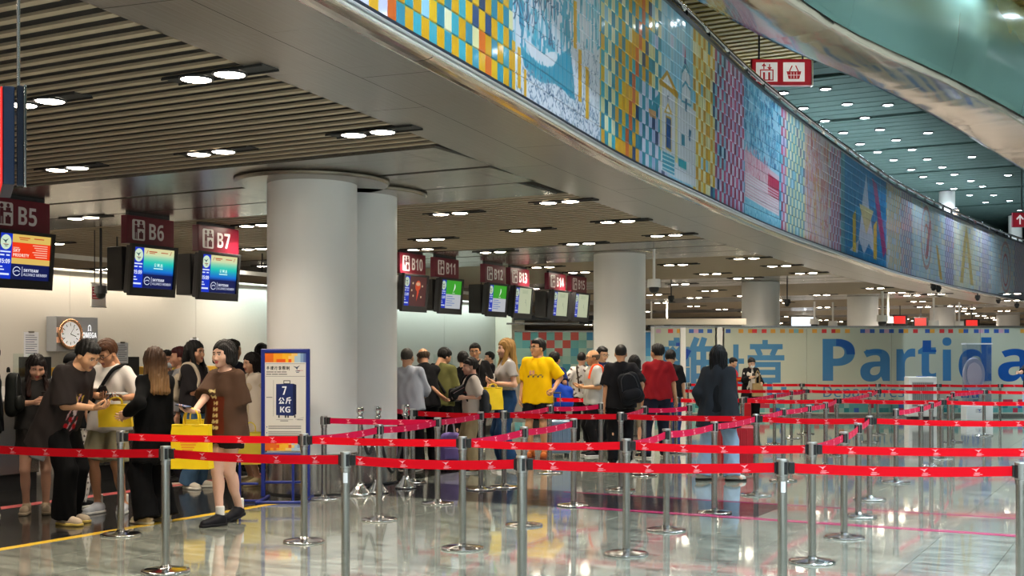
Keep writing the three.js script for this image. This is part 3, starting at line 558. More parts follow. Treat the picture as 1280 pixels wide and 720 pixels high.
deskNames.forEach(([l, t]) => counterDesk(t, l));
deskMonitor(tOn(44, -3.72), 'thin dark monitor left of the young woman on the first counter');
deskMonitor(tOn(157, -3.72), 'thin dark monitor on the counter right behind the man in white');
deskMonitor(10.1, 'thin dark monitor on the counter before the man in black with glasses');
notice(tOn(39, -3.3), -3.3, 1.72, 'white printed notice standing on the counter at the far left', 0.3);
notice(tOn(153, -3.6), -3.6, 1.62, 'white printed notice between the man in white and the brown-haired woman', 0.28);
notice(tOn(243, -5), -5, 1.74, 'white printed notice above the red-haired person', 0.26);
{ // yellow boards on the belt guards behind the desks
  for (const [a, b, l] of [[-4.2, -1.2, 'yellow board behind the first counter at the far left'], [0.0, 2.4, 'yellow board behind the counter right of the man in white'], [2.8, 5.2, 'yellow board behind the counter left of the baggage limit sign']]) {
    const o = inBuilding(thing('belt_guard', l, 'guard rail'), (a + b) / 2, -4.9);
    mesh('board', rbox(0.03, 0.12, b - a, 0.01, 0, 1.36, 0), std(RGB(0.85, 0.48, 0.04), 0.45), o);
    mesh('lower_panel', box(0.02, 1.2, b - a, -0.02, 0.66, 0), std(RGB(0.5, 0.48, 0.45), 0.45), o);
    for (const q of [-0.48, 0, 0.48]) mesh('upright', box(0.04, 1.3, 0.04, -0.03, 0.65, q * (b - a)), M.steel, o);
  }
}
// ---------- lit clock sign on the wall ----------
{
  const t0 = tOn(70, -7.15), t1 = tOn(122, -7.15), w = t1 - t0, d = -B((t0 + t1) / 2, -7.15).z, yT = EYE + (HORIZON - 396) * d / FOCAL, yB = EYE + (HORIZON - 439.5) * d / FOCAL, h = yT - yB;
  const o = inBuilding(thing('clock_sign', 'grey wall box with a white gold-rimmed clock and lit white lettering', 'sign'), (t0 + t1) / 2, -7.38, (yT + yB) / 2);
  const face = canvasTex(512, 360, (g, W, H) => { g.fillStyle = '#85878c'; g.fillRect(0, 0, W, H); });
  mesh('box', rbox(0.24, h, w, 0.01, 0.12, 0, 0), std(0xffffff, 0.5, 0, { map: face }), o);
  const letters = new THREE.CanvasTexture((() => { const c = document.createElement('canvas'); c.width = 512; c.height = 256; const g = c.getContext('2d'); g.fillStyle = '#000'; g.fillRect(0, 0, 512, 256); words(g, 'OMEGA', 16, 236, 480, 92, '#fff'); g.strokeStyle = '#fff'; g.lineWidth = 20; g.beginPath(); g.arc(256, 62, 44, 2.25, 0.9); g.stroke(); g.fillStyle = '#fff'; g.fillRect(196, 98, 44, 18); g.fillRect(272, 98, 44, 18); return c; })()); letters.colorSpace = THREE.SRGBColorSpace;
  const lg = new THREE.PlaneGeometry(w * 0.37, h * 0.42).rotateY(Math.PI / 2).translate(0.245, h * 0.08, -w * 0.285);
  mesh('lit_lettering', lg, std(RGB(0.25, 0.25, 0.26), 0.5, 0, { emissive: 0xffffff, emissiveMap: letters, emissiveIntensity: 1.1 }), o);
  const R = h * 0.37, cz = w * 0.19;
  const dial = canvasTex(256, 256, (g) => { g.fillStyle = '#f4f4f2'; g.fillRect(0, 0, 256, 256); g.strokeStyle = '#33322e'; g.lineCap = 'round'; for (let k = 0; k < 12; k++) { const a = k * Math.PI / 6; g.lineWidth = 9; g.beginPath(); g.moveTo(128 + Math.cos(a) * 82, 128 + Math.sin(a) * 82); g.lineTo(128 + Math.cos(a) * 104, 128 + Math.sin(a) * 104); g.stroke(); } g.lineWidth = 9; g.beginPath(); g.moveTo(128, 128); g.lineTo(196, 152); g.stroke(); g.lineWidth = 6; g.beginPath(); g.moveTo(128, 128); g.lineTo(176, 62); g.stroke(); });
  mesh('clock_face', new THREE.CircleGeometry(R, 40).rotateY(Math.PI / 2).translate(0.262, 0, cz), std(0xffffff, 0.4, 0, { map: dial, emissive: 0xffffff, emissiveMap: dial, emissiveIntensity: 0.3 }), o);
  mesh('clock_rim', new THREE.TorusGeometry(R * 1.06, R * 0.13, 10, 48).rotateY(Math.PI / 2).translate(0.262, 0, cz), std(RGB(0.5, 0.27, 0.15), 0.25, 0.9), o);
  for (const y of [0.06, -0.1]) mesh('strap', rbox(0.03, h * 0.16, w * 0.14, 0.01, 0.25, y, w * 0.43), std(RGB(0.75, 0.38, 0.25), 0.4), o);
  const pl = new THREE.PointLight(0xffffff, 0.06); pl.position.set(0.5, 0, -0.2); pl.name = 'sign_light'; o.add(pl);
}
// small red and white notice board and a camera on a rod before the wall
const domeGeo = { arm: cyl(0.012, 0.012, 1, 0, 0.5, 0, 10), cup: cyl(0.055, 0.06, 0.07, 0, 0, 0, 20), eye: new THREE.SphereGeometry(0.045, 16, 10).translate(0, -0.045, 0) };
function camOnRod(p, len, label, group, k = 1, light = false) {
  const o = thing('security_camera', label, 'camera', p, 0, group);
  const a = mesh('rod', domeGeo.arm, light ? M.white : M.darkMetal, o); a.scale.set(k, len, k);
  const b = mesh('body', domeGeo.cup, light ? M.white : M.darkMetal, o); b.scale.setScalar(k);
  const c = mesh('dome', domeGeo.eye, M.black, o); c.scale.setScalar(k);
  return o;
}
{
  const d = 19.2, p = at(126, 362, d); camOnRod(p, CEIL - p.y, 'dark security camera hanging on a short rod before the lit wall', null, 1.7);
  const q = at(123, 369, 19.6), o = thing('notice_board', 'small red and white notice board hung under the camera at the wall', 'sign', q, TURN);
  const tex = canvasTex(128, 160, (g) => { g.fillStyle = '#e9e6ea'; g.fillRect(0, 0, 128, 160); g.fillStyle = '#b5203c'; g.fillRect(4, 24, 68, 84); g.fillStyle = '#f3dfe2'; for (let k = 0; k < 4; k++) g.fillRect(10, 34 + k * 20, 52, 6); g.fillStyle = '#222'; g.save(); g.translate(100, 66); g.rotate(-0.5); g.fillRect(-18, -6, 36, 12); g.restore(); });
  mesh('board', new THREE.BoxGeometry(0.02, 0.38, 0.3), [std(0xffffff, 0.5, 0, { map: tex }), M.white, M.white, M.white, M.white, M.white], o);
  mesh('edge', merged([box(0.03, 0.015, 0.32, 0, 0.195, 0), box(0.03, 0.015, 0.32, 0, -0.195, 0)]), M.steel, o);
  mesh('hanger', box(0.012, CEIL - q.y - 0.2, 0.012, 0, (CEIL - q.y + 0.2) / 2, 0.08), M.darkMetal, o);
}
for (const [x, y0, y1] of [[814, 377, 402], [834, 378, 402], [1018, 377, 402], [1041, 378, 405], [1103, 364, 398], [1110, 366, 400], [1167, 372, 404], [1199, 378, 405]]) { const c = onCeil(x, y0), d = -c.z, p = at(x, y1, d); camOnRod(p, CEIL + 0.02 - p.y, 'white security camera hanging on a long rod from the far low ceiling', 'white rod cameras beyond the partition', 3, true); }
for (const [x, y, d, l] of [[817.5, 354, 23.0, 'white dome camera on a bracket at the right side of the mid column'], [839, 372, 33, 'dark dome camera under the ceiling right of the mid column'], [984, 377, 32.2, 'dark dome camera at the right side of the second column'], [1167, 358, 35, 'left one of two dark cameras under the balcony lip'], [1173, 360, 35.6, 'right one of two dark cameras under the balcony lip'], [1222, 371, 39.6, 'dark camera under the balcony lip between the pair and the right edge'], [1248, 375, 43.6, 'dark camera under the balcony lip near the right edge'], [1271, 381, 45, 'largest dark camera under the balcony lip at the right edge']]) { const p = at(x, y, d); camOnRod(p, CEIL + 0.02 - p.y, l, null, x < 820 ? 2.2 : 1.5, x < 820); }

// ---------- numbered signs and screens over the counters ----------
const person2 = (g, x, y, k, c) => { g.fillStyle = c; g.beginPath(); g.arc(x - 14 * k, y - 30 * k, 8 * k, 0, 7); g.fill(); g.fillRect(x - 22 * k, y - 20 * k, 16 * k, 30 * k); g.fillRect(x - 21 * k, y + 8 * k, 6 * k, 30 * k); g.fillRect(x - 12 * k, y + 8 * k, 6 * k, 30 * k); g.beginPath(); g.arc(x + 16 * k, y - 32 * k, 7 * k, 0, 7); g.fill(); g.fillRect(x + 6 * k, y - 24 * k, 22 * k, 14 * k); g.fillRect(x - 8 * k, y - 12 * k, 42 * k, 6 * k); g.fillRect(x + 4 * k, y + 10 * k, 24 * k, 26 * k); g.fillRect(x + 11 * k, y + 4 * k, 10 * k, 8 * k); };
const signTex = (num) => canvasTex(256, 104, (g, W, H) => { g.fillStyle = '#6e1226'; g.fillRect(0, 0, W, H); g.fillStyle = '#e8e2e0'; g.beginPath(); g.roundRect ? g.roundRect(24, 12, 70, 80, 8) : g.rect(24, 12, 70, 80); g.fill(); person2(g, 58, 52, 0.92, '#5e1022'); words(g, num, 110, 84, num.length > 2 ? 118 : 92, 62, '#e8e2e0'); });
const screenTex = (kind) => canvasTex(512, 384, (g, W, H) => {
  const gr = g.createLinearGradient(0, 0, 0, 130); gr.addColorStop(0, '#1248d8'); gr.addColorStop(1, '#0a2fc0'); g.fillStyle = '#0c33c4'; g.fillRect(0, 0, 128, H);
  g.fillStyle = '#cfe3c8'; g.beginPath(); g.ellipse(66, 76, 52, 62, 0, 0, 7); g.fill(); emblem(g, 56, 70, 3, '#274a56'); g.fillStyle = '#b9542a'; g.fillRect(40, 92, 52, 4);
  g.fillStyle = '#dfe8ff'; g.fillRect(12, 150, 104, 12); g.fillRect(12, 178, 46, 12); g.fillRect(76, 178, 34, 12); words(g, '15:09', 12, 252, 104, 36, '#f4f8ff'); g.fillRect(12, 276, 34, 10); g.fillRect(12, 300, 50, 10); g.fillRect(12, 334, 100, 16); g.clearRect && 0;
  if (kind === 'red') { g.fillStyle = '#dcb95e'; g.fillRect(128, 0, W - 128, 250); g.fillStyle = '#f03a14'; g.fillRect(128, 72, W - 128, 130); words(g, 'SKY', 138, 152, 70, 28, '#ffe9d8'); words(g, 'PRIORITY', 138, 190, 160, 26, '#ffe9d8'); g.fillStyle = '#f7b9a0'; for (let k = 0; k < 6; k++) g.fillRect(330 + (k % 3) * 16, 84 + k * 19, 150 - (k % 3) * 16, 8); g.fillRect(138, 112, 60, 7); g.fillStyle = '#c2552a'; g.fillRect(190, 26, 110, 9); g.fillRect(340, 26, 100, 9); g.fillRect(200, 42, 80, 7); }
  if (kind === 'sea') { const q = g.createLinearGradient(0, 0, 0, 262); q.addColorStop(0, '#dfd39a'); q.addColorStop(0.25, '#cfdcae'); q.addColorStop(0.55, '#19c3b4'); q.addColorStop(0.85, '#0d6fd0'); q.addColorStop(1, '#0a1c6c'); g.fillStyle = q; g.fillRect(128, 0, W - 128, 262); g.fillStyle = '#b6502e'; g.fillRect(190, 30, 100, 10); g.fillRect(340, 34, 90, 8); g.fillRect(196, 46, 70, 7); g.strokeStyle = '#b6402a'; g.lineWidth = 6; g.beginPath(); g.moveTo(160, 56); g.lineTo(176, 22); g.moveTo(456, 56); g.lineTo(474, 20); g.stroke(); glyph(g, '公', 262, 140, 28, 34, '#d8fff4', 5); glyph(g, '制', 302, 140, 28, 34, '#d8fff4', 5); glyph(g, '出', 342, 140, 28, 34, '#d8fff4', 5); g.fillStyle = '#d8fff4'; g.fillRect(258, 186, 118, 9); }
  if (kind === 'red' || kind === 'sea') { g.fillStyle = '#0a1750'; g.fillRect(128, 250, W - 128, H - 250); g.strokeStyle = '#e8eefc'; g.lineWidth = 6; g.beginPath(); g.arc(186, 312, 36, 0.5, 5.9); g.stroke(); g.beginPath(); g.moveTo(160, 318); g.quadraticCurveTo(190, 296, 214, 316); g.stroke(); g.fillStyle = '#e8eefc'; g.fillRect(236, 272, 4, 80); words(g, 'SKYTEAM', 252, 312, 150, 24, '#f2f5ff'); words(g, 'ALLIANCE MEMBER', 252, 346, 238, 22, '#f2f5ff', 'normal'); }
  if (kind === 'fest') { g.fillStyle = '#5a3230'; g.fillRect(128, 0, W - 128, H); g.fillStyle = '#d9502e'; g.beginPath(); g.ellipse(318, 120, 60, 70, 0.3, 0, 7); g.fill(); g.fillStyle = '#e8b48c'; g.beginPath(); g.ellipse(318, 96, 46, 24, 0, 0, 7); g.fill(); g.fillStyle = '#e04a30'; g.beginPath(); g.moveTo(300, 180); g.lineTo(350, 190); g.lineTo(300, 320); g.closePath(); g.fill(); for (const [x, y] of [[200, 90], [220, 250], [400, 260], [420, 120], [180, 180]]) { g.fillStyle = '#e7c9a4'; g.beginPath(); g.arc(x, y, 14, 0, 7); g.fill(); } }
  if (kind === 'green') { g.fillStyle = '#c9ccd2'; g.fillRect(128, 0, W - 128, H); g.fillStyle = '#3fae2c'; g.fillRect(128, 0, W - 128, 190); g.fillStyle = '#f2fff0'; g.beginPath(); g.moveTo(330, 40); g.quadraticCurveTo(400, 90, 300, 160); g.quadraticCurveTo(340, 100, 330, 40); g.fill(); g.fillStyle = '#5b7fc4'; for (let k = 0; k < 5; k++) g.fillRect(150, 214 + k * 30, 150 + (k % 2) * 60, 9); g.fillStyle = '#e8efe8'; g.fillRect(290, 168, 60, 8); }
  if (kind === 'pale') { g.fillStyle = '#c9d0ae'; g.fillRect(128, 0, W - 128, H); g.strokeStyle = '#5a7a6a'; g.lineWidth = 5; g.beginPath(); g.moveTo(330, 220); g.quadraticCurveTo(380, 210, 370, 270); g.stroke(); g.fillStyle = '#46605a'; g.fillRect(340, 170, 8, 40); g.fillStyle = '#9db08c'; for (let k = 0; k < 4; k++) g.fillRect(220, 34 + k * 14, 180, 5); }
});
const BOARDS = [['B5', 22, 30, 'red'], ['B6', 185, 191, 'sea'], ['B7', 270, 273, 'sea'], ['B10', 513, 518, 'fest'], ['B11', 556, 563, 'green'], ['B12', 616, 621, 'green'], ['B13', 647, 653, 'pale'], ['B14', 694, 700, 'pale'], ['B15', 721, 726, 'pale']];
const scrMat = {}; for (const k of ['red', 'sea', 'fest', 'green', 'pale']) { const t = screenTex(k); scrMat[k] = new THREE.MeshStandardMaterial({ color: 0x050505, roughness: 0.3, emissive: 0xffffff, emissiveMap: t, emissiveIntensity: k === 'red' || k === 'sea' ? 1.0 : 0.75 }); }
const screenWord = { red: 'orange and blue', sea: 'turquoise and blue', fest: 'dark brown and red', green: 'green and white', pale: 'pale green' };
const signGeo = rbox(0.12, 0.4, 0.92, 0.006), bezel = (() => { const s = new THREE.Shape([[-0.44, -0.36], [0.44, -0.36], [0.44, 0.36], [-0.44, 0.36]].map(([a, b]) => new THREE.Vector2(a, b))); s.holes.push(new THREE.Path([[-0.395, -0.255], [-0.395, 0.325], [0.395, 0.325], [0.395, -0.255]].map(([a, b]) => new THREE.Vector2(a, b)))); return new THREE.ExtrudeGeometry(s, { depth: 0.05, bevelEnabled: true, bevelSize: 0.006, bevelThickness: 0.006, bevelSegments: 2 }).rotateY(Math.PI / 2); })();
for (const [num, sx, mx, kind] of BOARDS) {
  const v = -4.2, ts = tOn(sx, v), tm = tOn(mx, v + 0.2), tx = signTex(num), fm = std(0xffffff, 0.35, 0, { map: tx });
  const s = inBuilding(thing('counter_sign', `dark red hanging counter sign reading ${num}`, 'sign'), ts, v, 3.38);
  mesh('panel', signGeo, M.maroon, s);
  for (const f of [1, -1]) mesh('printed_face', new THREE.PlaneGeometry(0.9, 0.385).rotateY(f * Math.PI / 2).translate(f * 0.0625, 0, 0), fm, s);
  mesh('mount', merged([box(0.06, 0.06, 0.8, 0, 0.22, 0)]), M.darkMetal, s);
  const o = inBuilding(thing('flight_monitor', `black hanging monitor with a ${screenWord[kind]} screen under sign ${num}`, 'monitor'), tm, v + 0.18, 2.8);
  const lean = 0.09, M4 = new THREE.Matrix4().makeRotationZ(-lean);
  mesh('bezel', bezel.clone().translate(0, 0, 0).applyMatrix4(M4), M.black, o);
  mesh('screen', new THREE.PlaneGeometry(0.79, 0.58).rotateY(Math.PI / 2).translate(0.03, 0.035, 0).applyMatrix4(M4), scrMat[kind], o);
  mesh('back_shell', rbox(0.1, 0.68, 0.84, 0.02, -0.055, 0, 0).applyMatrix4(M4), M.darkMetal, o);
  mesh('twin_housing', rbox(0.3, 0.62, 0.8, 0.015, -0.3, 0.02, 0.02), std(RGB(0.016, 0.014, 0.013), 0.55), o);
  mesh('bracket', merged([box(0.06, 0.06, 0.06, -0.18, 0.345, 0.1), box(0.06, 0.06, 0.06, -0.18, 0.345, -0.1)]), M.darkMetal, o);
}
// ---------- printed partition across the hall ----------
const PD = 31.4, PX = (px) => (px - 640) * PD / FOCAL, PY = (py) => EYE + (HORIZON - py) * PD / FOCAL;
{
  const P0 = 813, P1 = 1390, K = 2048 / (P1 - P0), yTop = 409.5, KY = 400 / (521 - yTop);
  const tex = canvasTex(2048, 400, (g, W, H) => {
    const X = (p) => (p - P0) * K, Y = (p) => (p - yTop) * KY;
    g.fillStyle = '#b9bdb0'; g.fillRect(0, 0, W, H);
    const b1 = '#3f79ae', b2 = '#2563a8', b3 = '#1a52a2';
    glyph(g, '離', X(826), Y(421), X(894) - X(826), Y(494) - Y(421), '#4a80ae', 26);
    g.fillStyle = '#2447a0'; g.fillRect(X(845), Y(429), X(856) - X(845), Y(433.5) - Y(429)); g.fillRect(X(850), Y(465), X(854.5) - X(850), Y(492) - Y(465));
    g.strokeStyle = '#2447a0'; g.lineWidth = 24; g.beginPath(); g.moveTo(X(861), Y(438)); g.lineTo(X(855), Y(450)); g.stroke();
    glyph(g, '境', X(908), Y(424), X(981) - X(908), Y(496) - Y(424), '#4a80ae', 24);
    const let_ = (c, x0, x1, y0, y1, col) => { g.save(); g.font = 'bold 200px sans-serif'; const m = g.measureText(c), L = m.actualBoundingBoxLeft ?? 0, R = m.actualBoundingBoxRight ?? m.width, A = m.actualBoundingBoxAscent ?? 145, D = m.actualBoundingBoxDescent ?? 0; g.translate(X(x0), Y(y1)); g.scale((X(x1) - X(x0)) / (R + L), (Y(y1) - Y(y0)) / (A + D)); g.fillStyle = col; g.fillText(c, L, -D); g.restore(); };
    let_('P', 1028, 1068.5, 424, 478, b1); let_('a', 1075, 1112, 436.5, 479, b1); let_('r', 1120, 1144, 436.5, 478, b1); let_('t', 1147, 1170, 426, 478, b1); let_('i', 1177.6, 1189, 422, 478, b1); let_('d', 1197.6, 1239, 422, 479, b2); let_('a', 1247, 1287, 436.5, 479, b3);
    g.fillStyle = b3; for (const [x0, y0, x1, y1] of [[1046, 424, 1056, 429]]) { g.beginPath(); g.moveTo(X(1045), Y(424)); g.quadraticCurveTo(X(1068), Y(424), X(1068.5), Y(444)); g.lineTo(X(1058), Y(444)); g.quadraticCurveTo(X(1058), Y(433), X(1045), Y(433)); g.closePath(); g.fill(); }
    g.fillRect(X(1153), Y(426), X(1163.5) - X(1153), Y(440.5) - Y(426)); g.fillRect(X(1153), Y(438), X(1170) - X(1153), Y(441) - Y(438)); g.fillStyle = '#2c6cb0'; g.fillRect(X(1082), Y(438), X(1102) - X(1082), Y(443) - Y(438));
    words(g, 'Departures', X(1027), Y(499), X(1131) - X(1027), Y(499) - Y(485), '#4f7fa6', 'normal');
    glyph(g, '出', X(1201), Y(486), X(1211) - X(1201), Y(500) - Y(486), b2, 6); glyph(g, '發', X(1214), Y(486), X(1224) - X(1214), Y(500) - Y(486), b2, 6);
    const sq = (x, y, w, h, c) => { g.fillStyle = c; g.fillRect(X(x), Y(y), w * K, h * KY); };
    const top = [[820, 'p'], [835, 'r'], [846, 'o'], [851, 'b'], [861, 'b'], [867, 'p'], [873, 'b'], [884, 'b'], [907, 'b'], [923, 'o'], [935, 'o'], [940, 'r'], [952, 'r'], [963, 'o'], [975, 'o'], [986, 'o'], [992, 'l'], [998, 'o'], [1015, 'o'], [1027, 'r'], [1039, 'r'], [1044, 'o'], [1056, 'o'], [1075, 'b'], [1081, 'p'], [1087, 'b'], [1099, 'b'], [1105, 'p'], [1111, 'b'], [1123, 'b'], [1129, 'o'], [1141, 'r'], [1156, 'b'], [1162, 'o'], [1174, 'r'], [1185, 'r'], [1198, 'o'], [1204, 'b'], [1217, 'b'], [1223, 'p'], [1230, 'b'], [1242, 'b'], [1248, 'p'], [1255, 'b'], [1275, 'o'], [1290, 'r'], [1310, 'b']];
    const cc = { p: '#c39bb8', r: '#d2383c', o: '#d89a45', b: '#3b5fae', l: '#7fb0bd' };
    for (const [x, k] of top) sq(x, 411.5, 6, 5, cc[k]);
    let s = 9; const r = () => { s = (s * 1664525 + 1013904223) >>> 0; return s / 4294967296; };
    for (let x = 813; x < 1390; x += 6.2) for (let q = 0; q < 3; q++) { const z = r(), c = q === 0 && z < 0.5 ? null : z < 0.5 ? '#5e9ea0' : z < 0.72 ? '#8fb4ae' : z < 0.82 ? '#2f7f86' : z < 0.9 ? '#b0344a' : z < 0.95 ? '#c77a4a' : '#3b5fae'; if (c) sq(x, 502 + q * 5.6, 6.2, 5.6, c); }
  });
  const printMat = phys(RGB(0.92, 0.93, 0.9), 0.22, 0, { map: tex, clearcoat: 0.5, clearcoatRoughness: 0.08 });
  const wallP = structure(new THREE.Group()); wallP.name = numbered('wall_partition'); scene.add(wallP); wallP.position.set(0, 0, -PD);
  const H = PY(409.5), y0 = 0.06, cuts = [818, 850, 857, 894, 905, 1008, 1114, 1225, 1336, 1390];
  for (let i = 0; i + 1 < cuts.length; i++) {
    if (cuts[i] === 850 || cuts[i] === 894) continue;
    const a = PX(cuts[i]), b = PX(cuts[i + 1]), g = new THREE.BoxGeometry(b - a - 0.012, H - y0, 0.04).translate((a + b) / 2, (H + y0) / 2, 0), uv = g.attributes.uv, p = g.attributes.position;
    for (let k = 0; k < uv.count; k++) uv.setXY(k, (640 + p.getX(k) * FOCAL / PD - P0) / (P1 - P0), (p.getY(k) - y0) / (H - y0));
    mesh('printed_panel', g, printMat, wallP);
  }
  for (const x of [815.5, 853.5, 899.5]) mesh('door_frame', rbox(x === 815.5 ? 0.1 : 0.14, H, 0.09, 0.01, PX(x), H / 2, 0.01), M.white, wallP);
  mesh('top_rail', box(PX(1390) - PX(813), 0.05, 0.07, (PX(1390) + PX(813)) / 2, H + 0.02, 0), M.steel, wallP);
  mesh('bottom_rail', box(PX(1390) - PX(813), 0.08, 0.08, (PX(1390) + PX(813)) / 2, 0.03, 0), M.steel, wallP);
  // chequered part left of it
  const tex2 = canvasTex(1024, 320, (g, W, Hh) => {
    let s = 77; const r = () => { s = (s * 1664525 + 1013904223) >>> 0; return s / 4294967296; };
    const N = 17, c0 = W / N, cols = ['#6fb3b4', '#84bdb8', '#a8cabd', '#5ba5b8', '#b9cfc0'], blue = ['#4a90bd', '#3c7fb4', '#8fb9c4', '#c2cdc4'], red = '#d4584f';
    for (let i = 0; i < N; i++) for (let j = 0; j < 12; j++) { const b = i > 8; g.fillStyle = (b ? blue : cols)[Math.floor(r() * (b ? 4 : 5))]; g.fillRect(i * c0, j * 31, c0 + 1, 32); }
    g.fillStyle = red; for (const [i, j] of [[1, 0], [3, 0], [2, 1], [5, 0], [7, 0], [6, 1], [4, 1], [5, 2], [4.5, 3]]) g.fillRect(i * c0, j * 31, c0, 31);
  });
  const m2 = phys(0xffffff, 0.25, 0, { map: tex2, clearcoat: 0.4, clearcoatRoughness: 0.1 }), H2 = PY(415.5), cut2 = [643, 672, 741, 813];
  for (let i = 0; i < 3; i++) { const a = PX(cut2[i]), b = PX(cut2[i + 1]), g = new THREE.BoxGeometry(b - a - 0.015, H2 - y0, 0.04).translate((a + b) / 2, (H2 + y0) / 2, 0.1), uv = g.attributes.uv, p = g.attributes.position; for (let k = 0; k < uv.count; k++) uv.setXY(k, (640 + p.getX(k) * FOCAL / PD - 643) / 170, (p.getY(k) - y0) / (H2 - y0)); mesh('chequered_panel', g, m2, wallP); }
  mesh('chequered_rail', box(PX(813) - PX(643), 0.04, 0.06, (PX(813) + PX(643)) / 2, H2 + 0.02, 0.1), M.steel, wallP);
  mesh('soffit_beam', box(PX(905) - PX(813) + 1.5, 0.16, 0.3, (PX(905) + PX(800)) / 2, H + 0.16, -0.3), M.cream, wallP);
  // service gear above the chequered panels
  const o = thing('ceiling_gantry', 'grey service gantry with a rail above the chequered partition', 'gantry', V(PX(695), 0, -PD - 1.2));
  mesh('rail', box(2.6, 0.05, 0.05, 0, H2 + 0.26, 0), M.steel, o); mesh('trough', box(2.4, 0.12, 0.2, 0.1, H2 + 0.42, 0), M.darkMetal, o); for (const q of [-1.1, 0, 1.1]) mesh('hanger', box(0.02, CEIL - H2 - 0.24, 0.02, q, (CEIL + H2 + 0.24) / 2, 0), M.darkMetal, o); mesh('projector', rbox(0.36, 0.1, 0.3, 0.02, 0.85, H2 + 0.3, 0), M.black, o);
}
// white air purifier, clear display box, far screens and a bright far wall built as a glowing panel
{
  const p = onFloor(1150.5, 30.2), o = thing('air_purifier', 'white floor standing air purifier with a grey grille in front of the partition', 'purifier', p);
  mesh('body', rbox(0.72, 1.0, 0.34, 0.03, 0, 0.56, 0), M.white, o); mesh('plinth', box(0.6, 0.08, 0.3, 0, 0.04, 0), M.darkMetal, o); mesh('control_strip', box(0.24, 0.025, 0.1, 0, 1.065, 0.08), std(RGB(0.05, 0.12, 0.4), 0.4), o);
  mesh('grille_frame', box(0.54, 0.62, 0.012, 0, 0.62, 0.172), std(RGB(0.5, 0.5, 0.5), 0.6), o); for (let k = 0; k < 16; k++) mesh('louvre', box(0.016, 0.58, 0.016, -0.24 + k * 0.032, 0.62, 0.184), std(RGB(0.2, 0.2, 0.2), 0.6), o);
  const q = onFloor(1221, 29.6), c = thing('display_case', 'clear acrylic display case with a pale oval plate on a white pedestal', 'display case', q);
  mesh('pedestal', rbox(0.66, 0.36, 0.36, 0.015, 0, 0.18, 0), M.white, c);
  const acr = phys(RGB(0.9, 0.92, 0.97), 0.06, 0, { transmission: 1, thickness: 0, specularIntensity: 1 });
  mesh('acrylic_box', merged([box(0.6, 1.5, 0.01, 0, 1.12, 0.15), box(0.6, 1.5, 0.01, 0, 1.12, -0.15), box(0.01, 1.5, 0.3, -0.3, 1.12, 0), box(0.01, 1.5, 0.3, 0.3, 1.12, 0)]), acr, c);
  mesh('lid', box(0.64, 0.03, 0.34, 0, 1.88, 0), std(RGB(0.7, 0.72, 0.78), 0.2), c);
  mesh('oval_plate', new THREE.SphereGeometry(1, 24, 16).scale(0.19, 0.3, 0.03).translate(-0.06, 1.12, 0), std(RGB(0.62, 0.52, 0.54), 0.5), c);
  mesh('oval_frame', new THREE.TorusGeometry(0.26, 0.05, 8, 40).scale(0.9, 1.35, 0.5).translate(-0.06, 1.12, -0.04), std(RGB(0.48, 0.47, 0.56), 0.3, 0.3), c);
  mesh('emblem', new THREE.PlaneGeometry(0.2, 0.1).translate(0, 0.24, 0.182), std(0xffffff, 0.6, 0, { map: canvasTex(64, 32, (g) => { g.fillStyle = '#c7c7c4'; g.fillRect(0, 0, 64, 32); emblem(g, 28, 12, 1.6, '#1d3d86'); }) }), c);
  for (const [x, y, l] of [[1125, 400.5, 'left of two glowing red screens seen above the letters r and t'], [1151, 403, 'right of two glowing red screens seen above the letters r and t'], [1215, 405.5, 'glowing red screen seen above the letter d']]) {
    const d = 50, s = thing('far_screen', l, 'screen', at(x, y, d));
    mesh('casing', rbox(0.62, 0.44, 0.1, 0.02), M.black, s); mesh('screen', new THREE.PlaneGeometry(0.48, 0.32).translate(-0.03, 0.02, 0.052), new THREE.MeshStandardMaterial({ color: 0x110000, emissive: new THREE.Color(1, 0.05, 0.04), emissiveIntensity: 0.9 }), s); mesh('rod', box(0.03, CEIL - s.position.y - 0.2, 0.03, 0, (CEIL - s.position.y + 0.2) / 2, 0), M.darkMetal, s);
  }
  const w = thing('glowing_wall_panel', 'bright far wall imitated by an added glowing white panel, left of a column', 'wall panel', at(1004, 404, 60)); mesh('case', rbox(1.3, 0.7, 0.14, 0.02), M.steel, w); mesh('lit_face', new THREE.PlaneGeometry(1.2, 0.6).translate(0, 0, 0.075), new THREE.MeshStandardMaterial({ color: 0x222222, emissive: new THREE.Color(0.85, 0.92, 1), emissiveIntensity: 1.5 }), w); mesh('post', box(0.1, w.position.y, 0.1, 0, -w.position.y / 2, 0), M.darkMetal, w);
  const pl = new THREE.PointLight(new THREE.Color(0.85, 0.92, 1), 3); pl.position.set(0, 0, 0.4); pl.name = 'wall_glow_light'; w.add(pl);  // light added with the glowing panel that imitates the bright wall
}
